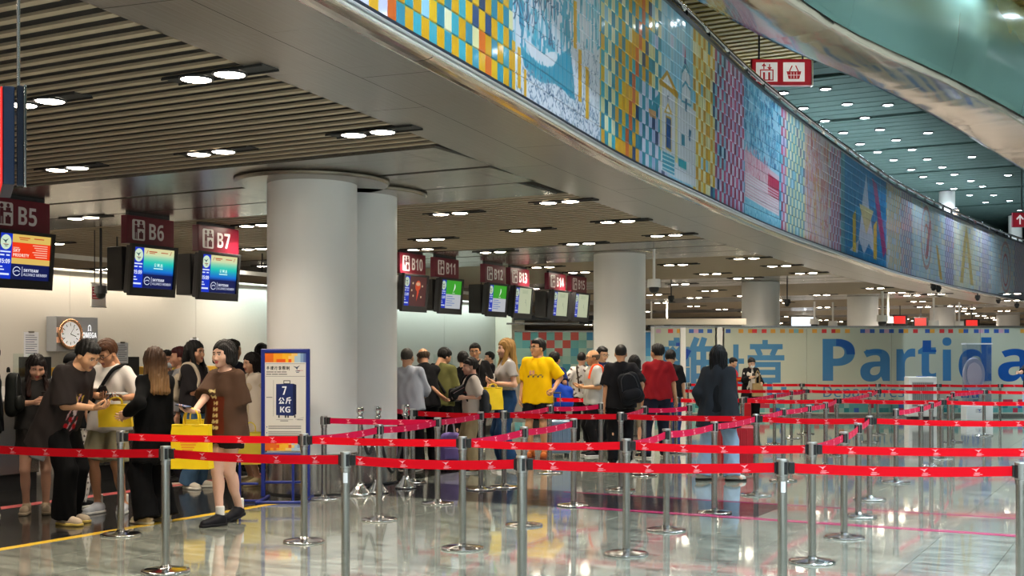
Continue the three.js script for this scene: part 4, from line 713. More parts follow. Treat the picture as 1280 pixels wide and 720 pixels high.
// ---------- hanging sign at the upper left, signs of the upper floor ----------
{
  const p = at(13, 176, 5.5), o = thing('hanging_sign', 'navy hanging sign box seen edge-on at the top left, red on its far face', 'sign', p, 0.43);
  mesh('side_panel', rbox(0.05, 0.44, 0.5, 0.006, -0.012, 0, -0.1), std(RGB(0.012, 0.022, 0.05), 0.35, 0.3), o); mesh('frame', rbox(0.03, 0.45, 0.04, 0.006, 0.036, 0, 0.14), std(RGB(0.03, 0.035, 0.05), 0.25, 0.7), o); mesh('frame', rbox(0.012, 0.46, 0.03, 0.004, 0.056, 0, 0.15), M.chrome, o);
  mesh('red_face', box(0.006, 0.43, 0.5, -0.042, 0, -0.1), new THREE.MeshStandardMaterial({ color: RGB(0.5, 0.01, 0.01), emissive: new THREE.Color(1, 0.03, 0.02), emissiveIntensity: 0.7 }), o);
  mesh('bracket', merged([box(0.03, 0.012, 0.16, 0.015, 0.1, 0.05), box(0.03, 0.012, 0.16, 0.015, -0.12, 0.05)]), M.darkMetal, o);
  mesh('rod', cyl(0.008, 0.008, CEIL - p.y - 0.2, 0.03, (CEIL - p.y + 0.2) / 2, 0.1, 10), M.steel, o);
  const icon = canvasTex(512, 220, (g) => { g.fillStyle = '#a01020'; g.fillRect(0, 0, 512, 220); g.fillStyle = '#eee6e2'; for (const x of [30, 270]) { g.beginPath(); g.rect(x, 24, 190, 172); g.fill(); } g.strokeStyle = g.fillStyle = '#a01020'; g.lineWidth = 10; g.strokeRect(70, 92, 110, 90); g.fillRect(92, 112, 18, 66); g.fillRect(138, 112, 18, 66); g.beginPath(); g.moveTo(100, 84); g.lineTo(100, 40); g.lineTo(84, 58); g.moveTo(100, 40); g.lineTo(116, 58); g.moveTo(150, 40); g.lineTo(150, 84); g.lineTo(134, 66); g.moveTo(150, 84); g.lineTo(166, 66); g.stroke(); g.beginPath(); g.moveTo(300, 104); g.lineTo(430, 104); g.lineTo(412, 172); g.lineTo(318, 172); g.closePath(); g.fill(); g.beginPath(); g.moveTo(326, 104); g.lineTo(350, 52); g.moveTo(404, 104); g.lineTo(380, 52); g.stroke(); g.strokeStyle = '#eee6e2'; g.lineWidth = 5; for (const x of [340, 365, 390]) { g.beginPath(); g.moveTo(x, 112); g.lineTo(x, 166); g.stroke(); } g.beginPath(); g.moveTo(306, 138); g.lineTo(424, 138); g.stroke(); });
  const q = at(976, 91, 22), u = thing('upper_sign', 'red upper floor sign with lift and shopping basket pictograms', 'sign', q);
  mesh('case', rbox(1.1, 0.48, 0.12, 0.01), M.darkRed, u); mesh('printed_face', new THREE.PlaneGeometry(1.06, 0.45).translate(0, 0, 0.063), new THREE.MeshStandardMaterial({ map: icon, roughness: 0.5, emissive: 0xffffff, emissiveMap: icon, emissiveIntensity: 0.35 }), u); mesh('hanger', merged([box(0.03, HALL - q.y - 0.2, 0.03, -0.4, (HALL - q.y + 0.2) / 2, 0), box(0.03, HALL - q.y - 0.2, 0.03, 0.4, (HALL - q.y + 0.2) / 2, 0)]), M.darkMetal, u); mesh('end_cap', box(0.03, 0.5, 0.14, 0.565, 0, 0), M.steel, u);
  const arrow = canvasTex(128, 128, (g) => { g.fillStyle = '#8f1022'; g.fillRect(0, 0, 128, 128); g.strokeStyle = '#f0e8e6'; g.lineWidth = 14; g.beginPath(); g.moveTo(58, 106); g.lineTo(58, 28); g.moveTo(28, 60); g.lineTo(58, 26); g.lineTo(88, 60); g.stroke(); });
  const a = at(1277, 275, 38), w = thing('arrow_sign', 'small dark red sign with a white upward arrow at the right edge', 'sign', a);
  mesh('case', rbox(0.6, 0.46, 0.1, 0.01), M.maroon, w); mesh('printed_face', new THREE.PlaneGeometry(0.46, 0.44).translate(-0.05, 0, 0.053), new THREE.MeshStandardMaterial({ map: arrow, roughness: 0.5, emissive: 0xffffff, emissiveMap: arrow, emissiveIntensity: 0.3 }), w); mesh('hanger', box(0.03, HALL - a.y - 0.2, 0.03, 0, (HALL - a.y + 0.2) / 2, 0), M.darkMetal, w);
}
// ---------- baggage limit sign on its blue stand ----------
{
  const o = thing('sign_stand', 'blue framed sign stand with a baggage weight limit poster by the front column', 'sign', V(-2.475, 0, -13.12), 0.0);
  const blue = std(RGB(0.012, 0.025, 0.20), 0.32);
  const W = 0.53, T = 1.66, pb = 0.5;
  const tex = canvasTex(424, 940, (g, w, h) => {
    g.fillStyle = '#d6d2cc'; g.fillRect(0, 0, w, h);
    let s = 4; const r = () => { s = (s * 1664525 + 1013904223) >>> 0; return s / 4294967296; };
    const strip = (y0, rows) => { const n = 14, c = w / n; for (let i = 0; i < n; i++) for (let j = 0; j < rows; j++) { const u = i / n + (r() - 0.5) * 0.18; g.fillStyle = u < 0.16 ? '#e06a1c' : u < 0.34 ? '#f0a020' : u < 0.56 ? (r() < 0.4 ? '#e85a18' : '#f3b62c') : u < 0.66 ? '#f2c878' : u < 0.8 ? '#a9c4d4' : u < 0.9 ? '#7f9cc4' : '#5a6fa8'; g.fillRect(i * c, y0 + j * c, c + 1, c + 1); } };
    strip(0, 3); strip(h - 88, 3); g.fillStyle = '#d6d2cc'; g.fillRect(0, 92, w, 6);
    [...'手提行李限制'].forEach((c, i) => glyph(g, c, 20 + i * 40, 128, 33, 38, '#2a2a2c', 5)); g.fillStyle = '#4c4c50'; for (const [x, w] of [[20, 74], [100, 22], [128, 40], [174, 50]]) g.fillRect(x, 180, w, 8); for (const [x, w] of [[20, 50], [76, 62], [144, 84]]) g.fillRect(x, 202, w, 8); emblem(g, 320, 146, 3.2, '#33415a'); g.fillStyle = '#b05a5a'; g.fillRect(330, 168, 60, 4);
    g.fillStyle = '#4a4a4e'; g.fillRect(14, 104, w - 28, 3); g.fillRect(14, 224, w - 28, 3);
    g.fillStyle = '#1f2f66'; g.beginPath(); g.moveTo(118, 300); g.lineTo(288, 296); g.lineTo(322, 306); g.lineTo(322, 590); g.lineTo(288, 606); g.lineTo(118, 598); g.closePath(); g.fill(); g.fillStyle = '#151d44'; g.beginPath(); g.moveTo(288, 296); g.lineTo(322, 306); g.lineTo(322, 590); g.lineTo(288, 606); g.fill(); g.strokeStyle = '#3a3a40'; g.lineWidth = 7; g.strokeRect(196, 268, 62, 28); g.fillStyle = '#22242c'; for (const x of [140, 206, 232, 300]) g.fillRect(x, 600, 14, 24);
    words(g, '7', 176, 402, 50, 82, '#eef0f6'); glyph(g, '公', 142, 426, 62, 66, '#eef0f6', 11); glyph(g, '斤', 212, 426, 62, 66, '#eef0f6', 11); words(g, 'KG', 150, 572, 118, 56, '#eef0f6');
    g.strokeStyle = '#77777c'; g.lineWidth = 3; g.beginPath(); g.moveTo(92, 262); g.lineTo(92, 610); g.moveTo(118, 642); g.lineTo(290, 642); g.moveTo(310, 640); g.lineTo(396, 622); g.stroke(); g.fillStyle = '#66666a'; g.fillRect(20, 424, 60, 7); g.fillRect(160, 650, 80, 7); g.fillRect(330, 640, 60, 6);
    g.fillStyle = '#3e5f9a'; g.fillRect(20, 706, 10, 10); g.fillRect(20, 762, 10, 10); g.fillStyle = '#55565a'; for (const y of [702, 720, 756, 774, 792]) g.fillRect(40, y, 330 - (y % 3) * 30, 7);
  });
  mesh('poster', new THREE.BoxGeometry(W - 0.07, T - pb - 0.09, 0.012).translate(0, (T + pb) / 2, 0.006), [M.paper, M.paper, M.paper, M.paper, phys(0xffffff, 0.3, 0, { map: tex, clearcoat: 0.5 }), M.paper], o);
  for (const x of [-W / 2 + 0.02, W / 2 - 0.02]) mesh('upright', rbox(0.045, T - 0.04, 0.04, 0.012, x, T / 2 + 0.02, 0), blue, o);
  for (const y of [T - 0.025, pb]) mesh('rail', rbox(W, 0.05, 0.042, 0.014, 0, y, 0), blue, o);
  mesh('lower_rail', rbox(W, 0.03, 0.03, 0.008, 0, 0.2, 0), blue, o);
  mesh('foot', merged([rbox(0.04, 0.03, 0.62, 0.01, -W / 2 + 0.02, 0.016, 0.02), rbox(0.04, 0.03, 0.62, 0.01, W / 2 - 0.02, 0.016, 0.02), rbox(W, 0.03, 0.04, 0.01, 0, 0.016, 0.3)]), blue, o);
  mesh('side_frame', merged([rbox(0.026, 0.46, 0.026, 0.008, -W / 2 - 0.2, 0.23, 0.16), rbox(0.026, 0.46, 0.026, 0.008, 0.1, 0.23, 0.1), rbox(0.2, 0.026, 0.026, 0.008, -W / 2 - 0.1, 0.2, 0.16), rbox(0.22, 0.026, 0.026, 0.008, -W / 2 - 0.1, 0.016, 0.16), rbox(0.22, 0.026, 0.026, 0.008, -W / 2 - 0.1, 0.46, 0.16)]), blue, o);
}
// ---------- belt posts and their retractable belts ----------
const beltLook = (base, line) => {
  const t = canvasTex(512, 64, (g, W, H) => {
    g.fillStyle = base; g.fillRect(0, 0, W, H); g.fillStyle = line; for (let k = 0; k < 64; k += 4) g.fillRect(0, k, W, 1);
    for (const x of [120, 376]) { emblem(g, x, 22, 2.0, '#eaa6aa'); g.fillStyle = '#e29aa0'; g.fillRect(x - 8, 48, 44, 4); g.fillRect(x - 8, 55, 30, 3); }
  });
  t.wrapS = THREE.RepeatWrapping;
  return phys(0xffffff, 0.6, 0, { map: t, specularIntensity: 0.3, side: THREE.DoubleSide });
};
const beltMat = beltLook('#e0021a', '#cc0318'), shadeTintBelt = beltLook('#c4083e', '#b00636');   // slanting belts: same red, shade and grazing light painted in as a cooler tone
const POST_H = 0.92;
let postBare = null;
function makePost() {
  const o = new THREE.Group(); o.name = 'belt_post';
  const base = [[0, 0], [0.172, 0], [0.176, 0.006], [0.174, 0.014], [0.15, 0.02], [0.06, 0.028], [0.036, 0.036], [0.034, 0.05], [0, 0.05]].map(([a, b]) => new THREE.Vector2(a, b));
  mesh('base', new THREE.LatheGeometry(base, 48), std(RGB(0.6, 0.6, 0.6), 0.13, 1), o);
  mesh('pole', cyl(0.03, 0.03, 0.79, 0, 0.435, 0, 28), std(RGB(0.56, 0.55, 0.52), 0.22, 1), o);
  mesh('collar', cyl(0.034, 0.034, 0.03, 0, 0.80, 0, 28), M.steel, o);
  mesh('head', merged([cyl(0.038, 0.038, 0.1, 0, 0.865, 0, 28), cyl(0.036, 0.038, 0.006, 0, 0.918, 0, 28)]), std(RGB(0.62, 0.62, 0.60), 0.32, 1), o);
  mesh('cassette_slot', merged([0, 1, 2, 3].map((k) => box(0.009, 0.08, 0.022, 0.0352, 0.865, 0).rotateY(k * Math.PI / 2 + 0.4))), M.black, o);
  return o;
}
const POSTS = {};
function post(id, px, d, label, sticker) {
  if (!postBare) postBare = makePost();
  const o = copyOf(postBare, onFloor(px, d), rr(-0.15, 0.15), label, null);
  o.userData.category = 'belt post';
  if (sticker) mesh('sticker', new THREE.CylinderGeometry(0.0312, 0.0312, 0.07, 12, 1, true, -0.5, 1.0).translate(0, 0.745, 0), M.paper, o);
  POSTS[id] = o;
  return o;
}
function belt(a, b, label, sag = 0.012) {                            // a belt drawn from one post's head to the next
  const p = POSTS[a].position, q = POSTS[b].position;
  const dir = q.clone().sub(p), L = dir.length(); dir.normalize();
  const side = V(-dir.z, 0, dir.x), n = 20, pos = [], uv = [], idx = [], len = L - 0.09, off = ((p.x * 7.3 + p.z * 3.1) % 1 + 1) % 1;
  const pt = (s) => V(dir.x * s, 0.868 - sag * 4 * (s / L) * (1 - s / L), dir.z * s);
  const twist = rr(-0.06, 0.06);
  for (const f of [1, -1]) {
    const base = pos.length / 3;
    for (let i = 0; i <= n; i++) { const s = 0.045 + len * i / n, c = pt(s), t = Math.sin(Math.PI * i / n) * twist; for (const h of [-0.031, 0.031]) { pos.push(c.x + side.x * (h * t + f * 0.0009), c.y + h, c.z + side.z * (h * t + f * 0.0009)); uv.push(f * (s / 0.62 + off), h > 0 ? 1 : 0); } }
    for (let i = 0; i < n; i++) { const k = base + i * 2; f > 0 ? idx.push(k, k + 2, k + 1, k + 1, k + 2, k + 3) : idx.push(k, k + 1, k + 2, k + 1, k + 3, k + 2); }
  }
  const g = new THREE.BufferGeometry();
  g.setAttribute('position', new THREE.Float32BufferAttribute(pos, 3)); g.setAttribute('uv', new THREE.Float32BufferAttribute(uv, 2)); g.setIndex(idx); g.computeVertexNormals();
  const o = thing('queue_belt', label, 'belt', p.clone());
  mesh('belt', g, /slanting/.test(label) ? shadeTintBelt : beltMat, o);
  for (const [c, w] of [[0.058, 0.036], [L - 0.045, 0.012]]) mesh('belt_clip', rbox(w, 0.075, 0.03, 0.004, 0, 0, 0, 1).rotateY(-Math.atan2(dir.z, dir.x)).translate(dir.x * c, 0.866, dir.z * c), M.black, o);
  return o;
}
const nth = ['leftmost', 'second', 'third', 'fourth', 'fifth', 'sixth', 'seventh', 'eighth'];
const ROWS_OF_POSTS = [
  ['nearest', [[-40, 9.35], [207, 8.79], [432, 8.25], [652, 7.92], [978, 7.67], [1276, 7.44], [1640, 7.15]]],
  ['second nearest', [[151, 10.6], [380, 10.2], [578, 9.83], [783, 9.56], [1015, 9.19], [1330, 8.9]]],
  ['third', [[405, 13.25], [516, 15.0], [630, 14.45], [776, 14.1], [945, 13.62], [1087, 13.2], [1310, 12.7]]],
  ['fourth', [[690, 19.6], [845, 19.35], [928, 19.2], [1046, 19.04], [1177, 18.5], [1310, 18.1]]],
  ['fifth', [[840, 24.6], [1007, 24.3], [1097, 24.1], [1230, 23.8], [1330, 23.6]]],
  ['farthest', [[860, 29.6], [1002, 29.4], [1097, 29.2], [1173, 29], [1250, 28.8], [1350, 28.6]]],
];
ROWS_OF_POSTS.forEach(([row, list], r) => list.forEach(([px, d], i) => post(`${r}.${i}`, px, d, `steel belt post, ${i === 0 ? 'leftmost' : i === list.length - 1 ? 'rightmost' : nth[i] + ' from the left'} in the ${row} row of belts`, (r === 0 && (i === 2 || i === 4)))));
const SLANT = [
  ['s0', 474, 11.56, 'steel belt post before the front white column, on the dark side of the slanting belt'], ['s1', 547, 12.85, 'steel belt post left of the purple bag on the floor'], ['s2', 601, 14.2, 'steel belt post in front of the woman in khaki trousers'],
  ['s3', 655, 11.18, 'steel belt post standing just behind a nearest-row post, below the man in yellow'], ['s4', 717, 12.67, 'steel belt post between the blue bag and the bald man'],
  ['s5', 833, 10.87, 'steel belt post on the slanting belt before the man in a red polo'], ['s6', 893, 12.09, 'steel belt post in front of the woman in the long grey cardigan'],
  ['s7', 1055, 10.44, 'steel belt post at the start of the short slanting belt right of centre'], ['s8', 1073, 11.79, 'steel belt post leaning slightly at the end of the short slanting belt'],
  ['s9', 687, 16.2, 'steel belt post beside the suitcase of the man in yellow'], ['s10', 751, 17.0, 'steel belt post beside the bald man in a grey polo'],
  ['s11', 805, 15.8, 'steel belt post just left of the man in a red polo'], ['s12', 862, 16.4, 'steel belt post between the red polo and the grey cardigan'],
  ['s13', 979, 15.2, 'steel belt post right of the red suitcase, nearest on the rising belt'], ['s14', 1011, 16.2, 'steel belt post in the middle of the rising belt right of the red suitcase'], ['s15', 1032, 17.2, 'steel belt post farthest on the rising belt right of the red suitcase'],
  ['s16', 1120, 15.0, 'steel belt post at the front of the belt slanting before the air purifier'], ['s17', 1151, 16.2, 'steel belt post second on the belt slanting before the air purifier'], ['s18', 1164, 17.2, 'steel belt post third on the belt slanting before the air purifier'],
  ['s19', 968, 21.4, 'steel belt post below the letter sign, first of the small far slanting belt'], ['s20', 989, 23.0, 'steel belt post second on the small far slanting belt below the lettering'],
  ['s21', 1087, 22.0, 'steel belt post before the small word under the large letters'], ['s22', 1186, 20.2, 'front steel belt post of the tight cluster right of the air purifier'], ['s23', 1191, 22.0, 'rear steel belt post of the tight cluster right of the air purifier'],
  ['s24', 478, 16.6, 'steel belt post hidden behind the twin white columns'],
];
for (const [id, px, d, label] of SLANT) post(id, px, d, label);
for (let r = 0; r < 6; r++) { const n = ROWS_OF_POSTS[r][1].length; for (let i = r === 2 ? 1 : 0; i + 1 < n; i++) belt(`${r}.${i}`, `${r}.${i + 1}`, `red printed belt, ${i === 0 ? 'leftmost' : i === n - 2 ? 'rightmost' : nth[i] + ' from the left'} in the ${ROWS_OF_POSTS[r][0]} row of belts`, rr(0.006, 0.02)); }
const SIDE_BELTS = [['2.0', 's1', 'before the twin white columns, nearly level'], ['s24', '2.1', 'coming out from behind the twin white columns'], ['1.1', 's0', 'starting at the post beside the baggage sign'], ['s0', 's1', 'before the man in a pale shirt'], ['s1', 's2', 'above the purple bag'], ['1.2', 's3', 'below the blond woman'], ['s3', 's4', 'below the man in yellow'], ['1.3', 's5', 'below the red polo shirt'], ['s5', 's6', 'left of the light jeans'], ['s6', '2.4', 'across the light jeans'], ['1.4', 's7', 'right of the red suitcase, nearest'], ['s7', 's8', 'short, between two close posts right of centre'], ['s8', '2.5', 'shortest, right of centre'], ['2.2', 's9', 'behind the hips of the man in yellow'], ['s9', 's10', 'below the blue bag'], ['2.3', 's11', 'behind the man with the black backpack'], ['s11', 's12', 'across the thighs of the red polo man'], ['2.4', 's13', 'starting beside the red suitcase'], ['s13', 's14', 'second after the red suitcase'], ['s14', 's15', 'third after the red suitcase'], ['s15', '3.3', 'last after the red suitcase'], ['s16', 's17', 'first of three before the air purifier'], ['s17', 's18', 'second of three before the air purifier'], ['s18', '3.4', 'last of three before the air purifier'], ['3.2', 's19', 'first below the printed letters far back'], ['s19', 's20', 'second below the printed letters far back'], ['s20', '4.1', 'third below the printed letters far back'], ['3.3', 's21', 'far back before the small printed word'], ['s21', '4.2', 'far back ending beside the air purifier'], ['3.4', 's22', 'nearest in the tight cluster right of the purifier'], ['s22', 's23', 'middle one in the tight cluster right of the purifier'], ['s23', '4.3', 'farthest in the tight cluster right of the purifier']];
for (const [a, b, where] of SIDE_BELTS) belt(a, b, `shade-tinted red slanting belt ${where}`, rr(0.006, 0.02));
// ---------- domed rope posts before the columns ----------
{
  const prof = [[0, 0], [0.124, 0], [0.128, 0.012], [0.118, 0.03], [0.09, 0.06], [0.06, 0.10], [0.042, 0.13], [0.034, 0.15], [0, 0.15]].map(([a, b]) => new THREE.Vector2(a, b));
  const head = [[0, 0.86], [0.03, 0.86], [0.042, 0.87], [0.042, 0.885], [0.03, 0.9], [0.034, 0.93], [0.046, 0.945], [0.044, 0.985], [0.036, 1.0], [0, 1.0]].map(([a, b]) => new THREE.Vector2(a, b));
  const spots = [[450, 13.6, 'chrome rope post with a domed base, left one of three at the white columns'], [472, 13.85, 'chrome rope post with a domed base, middle one of three at the white columns'], [507, 14.35, 'chrome domed rope post, right one of three, beside the man in a pale shirt']];
  let first = null; const made = [];
  for (const [px, d, label] of spots) {
    let o;
    if (!first) { o = first = thing('rope_post', label, 'rope post'); mesh('domed_base', new THREE.LatheGeometry(prof, 40), M.chrome, o); mesh('pole', cyl(0.027, 0.027, 0.74, 0, 0.5, 0, 20), M.steel, o); mesh('crown_head', new THREE.LatheGeometry(head, 28), M.chrome, o); o.position.copy(onFloor(px, d)); }
    else o = copyOf(first, onFloor(px, d), 0, label);
    made.push(o.position);
  }
  for (const [a, b, low, label] of [[0, 1, 0.46, 'black rope drooping between the left and middle rope posts'], [1, 2, 0.22, 'black rope hanging low between the middle and right rope posts']]) {
    const r = thing('barrier_rope', label, 'rope'), p = made[a].clone().setY(0.885), q = made[b].clone().setY(0.885), m = p.clone().lerp(q, 0.5).setY(low);
    mesh('rope', tube([p, p.clone().lerp(q, 0.16).setY(lerp(0.885, low, 0.55)), m, p.clone().lerp(q, 0.84).setY(lerp(0.885, low, 0.55)), q], 0.02, 40, 8), M.black, r);
    mesh('hook', merged([new THREE.TorusGeometry(0.03, 0.006, 6, 16).translate(p.x, p.y, p.z), new THREE.TorusGeometry(0.03, 0.006, 6, 16).translate(q.x, q.y, q.z)]), M.chrome, r);
  }
}
// ---------- figures: distance fields joined smoothly and meshed on a grid (surface nets) ----------
const cap = (a, b, ra, rb, o = {}) => {                               // tapered limb between two joints; flat: cut square at b
  const ax = a.x, ay = a.y, az = a.z, dx = b.x - ax, dy = b.y - ay, dz = b.z - az, l2 = dx * dx + dy * dy + dz * dz || 1e-9, l = Math.sqrt(l2), R = Math.max(ra, rb), sx = o.sx ?? 1, sz = o.sz ?? 1;
  const f = (x, y, z) => { const px = (x - ax), py = y - ay, pz = (z - az); let t = (px * dx + py * dy + pz * dz) / l2; const q = t; t = t < 0 ? 0 : t > 1 ? 1 : t; const ex = (px - dx * t) * sx, ey = py - dy * t, ez = (pz - dz * t) * sz; let d = Math.sqrt(ex * ex + ey * ey + ez * ez) - (ra + (rb - ra) * t); if (o.flat) { const c = (q - 1) * l; if (c > d) d = c; } if (o.flat0) { const c = -q * l; if (c > d) d = c; } return d; };
  const Rx = R / Math.min(1, sx), Rz = R / Math.min(1, sz);
  return { f, k: o.k ?? 0.04, sub: o.sub, lo: [Math.min(ax, b.x) - Rx, Math.min(ay, b.y) - R, Math.min(az, b.z) - Rz], hi: [Math.max(ax, b.x) + Rx, Math.max(ay, b.y) + R, Math.max(az, b.z) + Rz] };
};
const ell = (c, rx, ry, rz, o = {}) => {
  const m = Math.min(rx, ry, rz), q = o.rot ?? 0, cs = Math.cos(q), sn = Math.sin(q);
  const f = (x, y, z) => { let px = x - c.x, py = y - c.y, pz = z - c.z; if (q) { const ty = py * cs + pz * sn; pz = -py * sn + pz * cs; py = ty; } px /= rx; py /= ry; pz /= rz; const l = Math.sqrt(px * px + py * py + pz * pz); const g = Math.sqrt(px * px / (rx * rx) + py * py / (ry * ry) + pz * pz / (rz * rz)); return g > 1e-6 ? l * (l - 1) / g : -m; };
  const R = Math.max(ry, rz) ; const hy = q ? R : ry, hz = q ? R : rz;
  return { f, k: o.k ?? 0.02, sub: o.sub, lo: [c.x - rx, c.y - hy, c.z - hz], hi: [c.x + rx, c.y + hy, c.z + hz] };
};
function netMesh(prims, cell, o = {}) {
  const lo = [1e9, 1e9, 1e9], hi = [-1e9, -1e9, -1e9];
  for (const p of prims) if (!p.sub) for (let i = 0; i < 3; i++) { lo[i] = Math.min(lo[i], p.lo[i]); hi[i] = Math.max(hi[i], p.hi[i]); }
  const pad = (o.pad ?? 0.012) + cell * 2; for (let i = 0; i < 3; i++) { lo[i] -= pad; hi[i] += pad; }
  const n = [0, 1, 2].map((i) => Math.ceil((hi[i] - lo[i]) / cell) + 1), [nx, ny, nz] = n, D = new Float32Array(nx * ny * nz).fill(1);
  for (const p of prims) {
    const mg = p.k + cell * 2.5, a = [0, 1, 2].map((i) => Math.max(0, Math.floor((p.lo[i] - mg - lo[i]) / cell))), b = [0, 1, 2].map((i) => Math.min(n[i] - 1, Math.ceil((p.hi[i] + mg - lo[i]) / cell)));
    const k = p.k, f = p.f;
    for (let z = a[2]; z <= b[2]; z++) for (let y = a[1]; y <= b[1]; y++) { let id = (z * ny + y) * nx + a[0]; for (let x = a[0]; x <= b[0]; x++, id++) { const v = f(lo[0] + x * cell, lo[1] + y * cell, lo[2] + z * cell), w = D[id]; if (p.sub) { const m = -v, h = Math.max(k - Math.abs(m - w), 0) / (k || 1); D[id] = Math.max(m, w) + h * h * k / 4; } else { const h = k > 0 ? Math.max(k - Math.abs(v - w), 0) / k : 0; D[id] = Math.min(v, w) - h * h * k / 4; } } }
  }
  if (o.post) for (let z = 0, id = 0; z < nz; z++) for (let y = 0; y < ny; y++) for (let x = 0; x < nx; x++, id++) { const d = D[id]; if (d < 0.06 ) D[id] = o.post(lo[0] + x * cell, lo[1] + y * cell, lo[2] + z * cell, d); }
  const vid = new Int32Array(nx * ny * nz).fill(-1), pos = [], idx = [], e = [0, 1, nx, nx + 1, nx * ny, nx * ny + 1, nx * ny + nx, nx * ny + nx + 1];
  const ED = [[0, 1], [2, 3], [4, 5], [6, 7], [0, 2], [1, 3], [4, 6], [5, 7], [0, 4], [1, 5], [2, 6], [3, 7]];
  for (let z = 0; z < nz - 1; z++) for (let y = 0; y < ny - 1; y++) for (let x = 0; x < nx - 1; x++) {
    const id = (z * ny + y) * nx + x; let m = 0; for (let i = 0; i < 8; i++) if (D[id + e[i]] < 0) m |= 1 << i;
    if (m === 0 || m === 255) continue;
    let c = 0, sx = 0, sy = 0, sz = 0;
    for (const [i, j] of ED) { const p = D[id + e[i]], q = D[id + e[j]]; if ((p < 0) === (q < 0)) continue; const t = clamp(p / (p - q), 0, 1); c++; sx += (i & 1) + ((j & 1) - (i & 1)) * t; sy += ((i >> 1) & 1) + (((j >> 1) & 1) - ((i >> 1) & 1)) * t; sz += (i >> 2) + ((j >> 2) - (i >> 2)) * t; }
    vid[id] = pos.length / 3; pos.push(lo[0] + (x + sx / c) * cell, lo[1] + (y + sy / c) * cell, lo[2] + (z + sz / c) * cell);
  }
  const quad = (a, b, c, d, flip) => { if (a < 0 || b < 0 || c < 0 || d < 0) return; flip ? idx.push(a, c, b, a, d, c) : idx.push(a, b, c, a, c, d); };
  for (let z = 1; z < nz - 1; z++) for (let y = 1; y < ny - 1; y++) for (let x = 1; x < nx - 1; x++) {
    const id = (z * ny + y) * nx + x, s = D[id] < 0;
    if (s !== D[id + 1] < 0) quad(vid[id - nx - nx * ny], vid[id - nx * ny], vid[id], vid[id - nx], !s);
    if (s !== D[id + nx] < 0) quad(vid[id - 1 - nx * ny], vid[id - nx * ny], vid[id], vid[id - 1], s);
    if (s !== D[id + nx * ny] < 0) quad(vid[id - 1 - nx], vid[id - nx], vid[id], vid[id - 1], !s);
  }
  const g = new THREE.BufferGeometry();
  g.setAttribute('position', new THREE.Float32BufferAttribute(pos, 3)); g.setIndex(idx); g.computeVertexNormals();
  return g;
}
function paint(g, fn) { const p = g.attributes.position, c = new Float32Array(p.count * 3); for (let i = 0; i < p.count; i++) { const q = fn(p.getX(i), p.getY(i), p.getZ(i)); c[i * 3] = q[0]; c[i * 3 + 1] = q[1]; c[i * 3 + 2] = q[2]; } g.setAttribute('color', new THREE.BufferAttribute(c, 3)); return g; }
const lin = (hex) => { const c = new THREE.Color(hex); return [c.r, c.g, c.b]; };
const matCache = new Map();
const cloth = (hex, r = 0.85, extra = {}) => { const k = hex + r + JSON.stringify(extra); if (!matCache.has(k)) matCache.set(k, phys(new THREE.Color(hex), r, 0, { specularIntensity: 0.3, ...extra })); return matCache.get(k); };
const vcMat = phys(0xffffff, 0.85, 0, { vertexColors: true, specularIntensity: 0.3 }), skinMat = std(0xffffff, 0.55, 0, { vertexColors: true });
const wob = (x, y, z) => Math.sin(x * 21 + 2.1 * Math.sin(y * 9 + z * 5)) * Math.sin(y * 17 + 1.7 * Math.sin(x * 11 - z * 13)) * 0.6 + Math.sin(x * 47 + z * 39 + 3 * Math.sin(y * 12)) * 0.4;
function ik(a, target, l1, l2, hint) {
  const d = target.clone().sub(a); let L = d.length(); const M_ = (l1 + l2) * 0.998; if (L > M_) { d.setLength(M_); L = M_; } const end = a.clone().add(d); d.normalize();
  const c = clamp((l1 * l1 + L * L - l2 * l2) / (2 * L * l1), -1, 1), s = Math.sqrt(1 - c * c), h = hint.clone().addScaledVector(d, -hint.dot(d)).normalize();
  return [a.clone().addScaledVector(d, l1 * c).addScaledVector(h, l1 * s), end];
}
const shoeCache = new Map();
function shoeGeo(cell, style) {
  const key = style + cell; if (shoeCache.has(key)) return shoeCache.get(key);
  let upper, sole;
  const floorCut = (x, y, z, d) => Math.max(d, 0.012 - y), under = (x, y, z, d) => Math.max(d, -y + 0.001, y - 0.026);
  if (style === 'sandal') {
    upper = netMesh([cap(V(0, 0.05, 0.09), V(0, 0.05, 0.115), 0.05, 0.046, { sx: 1 }), cap(V(0, 0.085, -0.01), V(0, 0.1, -0.03), 0.045, 0.043), cap(V(0, 0.03, -0.06), V(0, 0.06, -0.05), 0.038, 0.036)], cell, { post: floorCut });
    sole = netMesh([cap(V(0, 0.02, -0.055), V(0, 0.02, 0.14), 0.042, 0.05)], cell, { post: (x, y, z, d) => Math.max(d, -y + 0.001, y - 0.032) });
  } else {
    upper = netMesh([cap(V(0, 0.05, -0.05), V(0, 0.045, 0.03), 0.046, 0.048, { k: 0.03 }), cap(V(0, 0.045, 0.02), V(0, 0.03, 0.14), 0.05, 0.04, { k: 0.03 }), cap(V(0, 0.07, -0.02), V(0, 0.10, -0.028), 0.046, 0.044, { k: 0.03, flat: true })], cell, { post: floorCut });
    sole = netMesh([cap(V(0, 0.015, -0.055), V(0, 0.015, 0.05), 0.05, 0.05), cap(V(0, 0.015, 0.03), V(0, 0.015, 0.145), 0.053, 0.046)], cell, { post: under });
  }
  shoeCache.set(key, [upper, sole]); return [upper, sole];
}
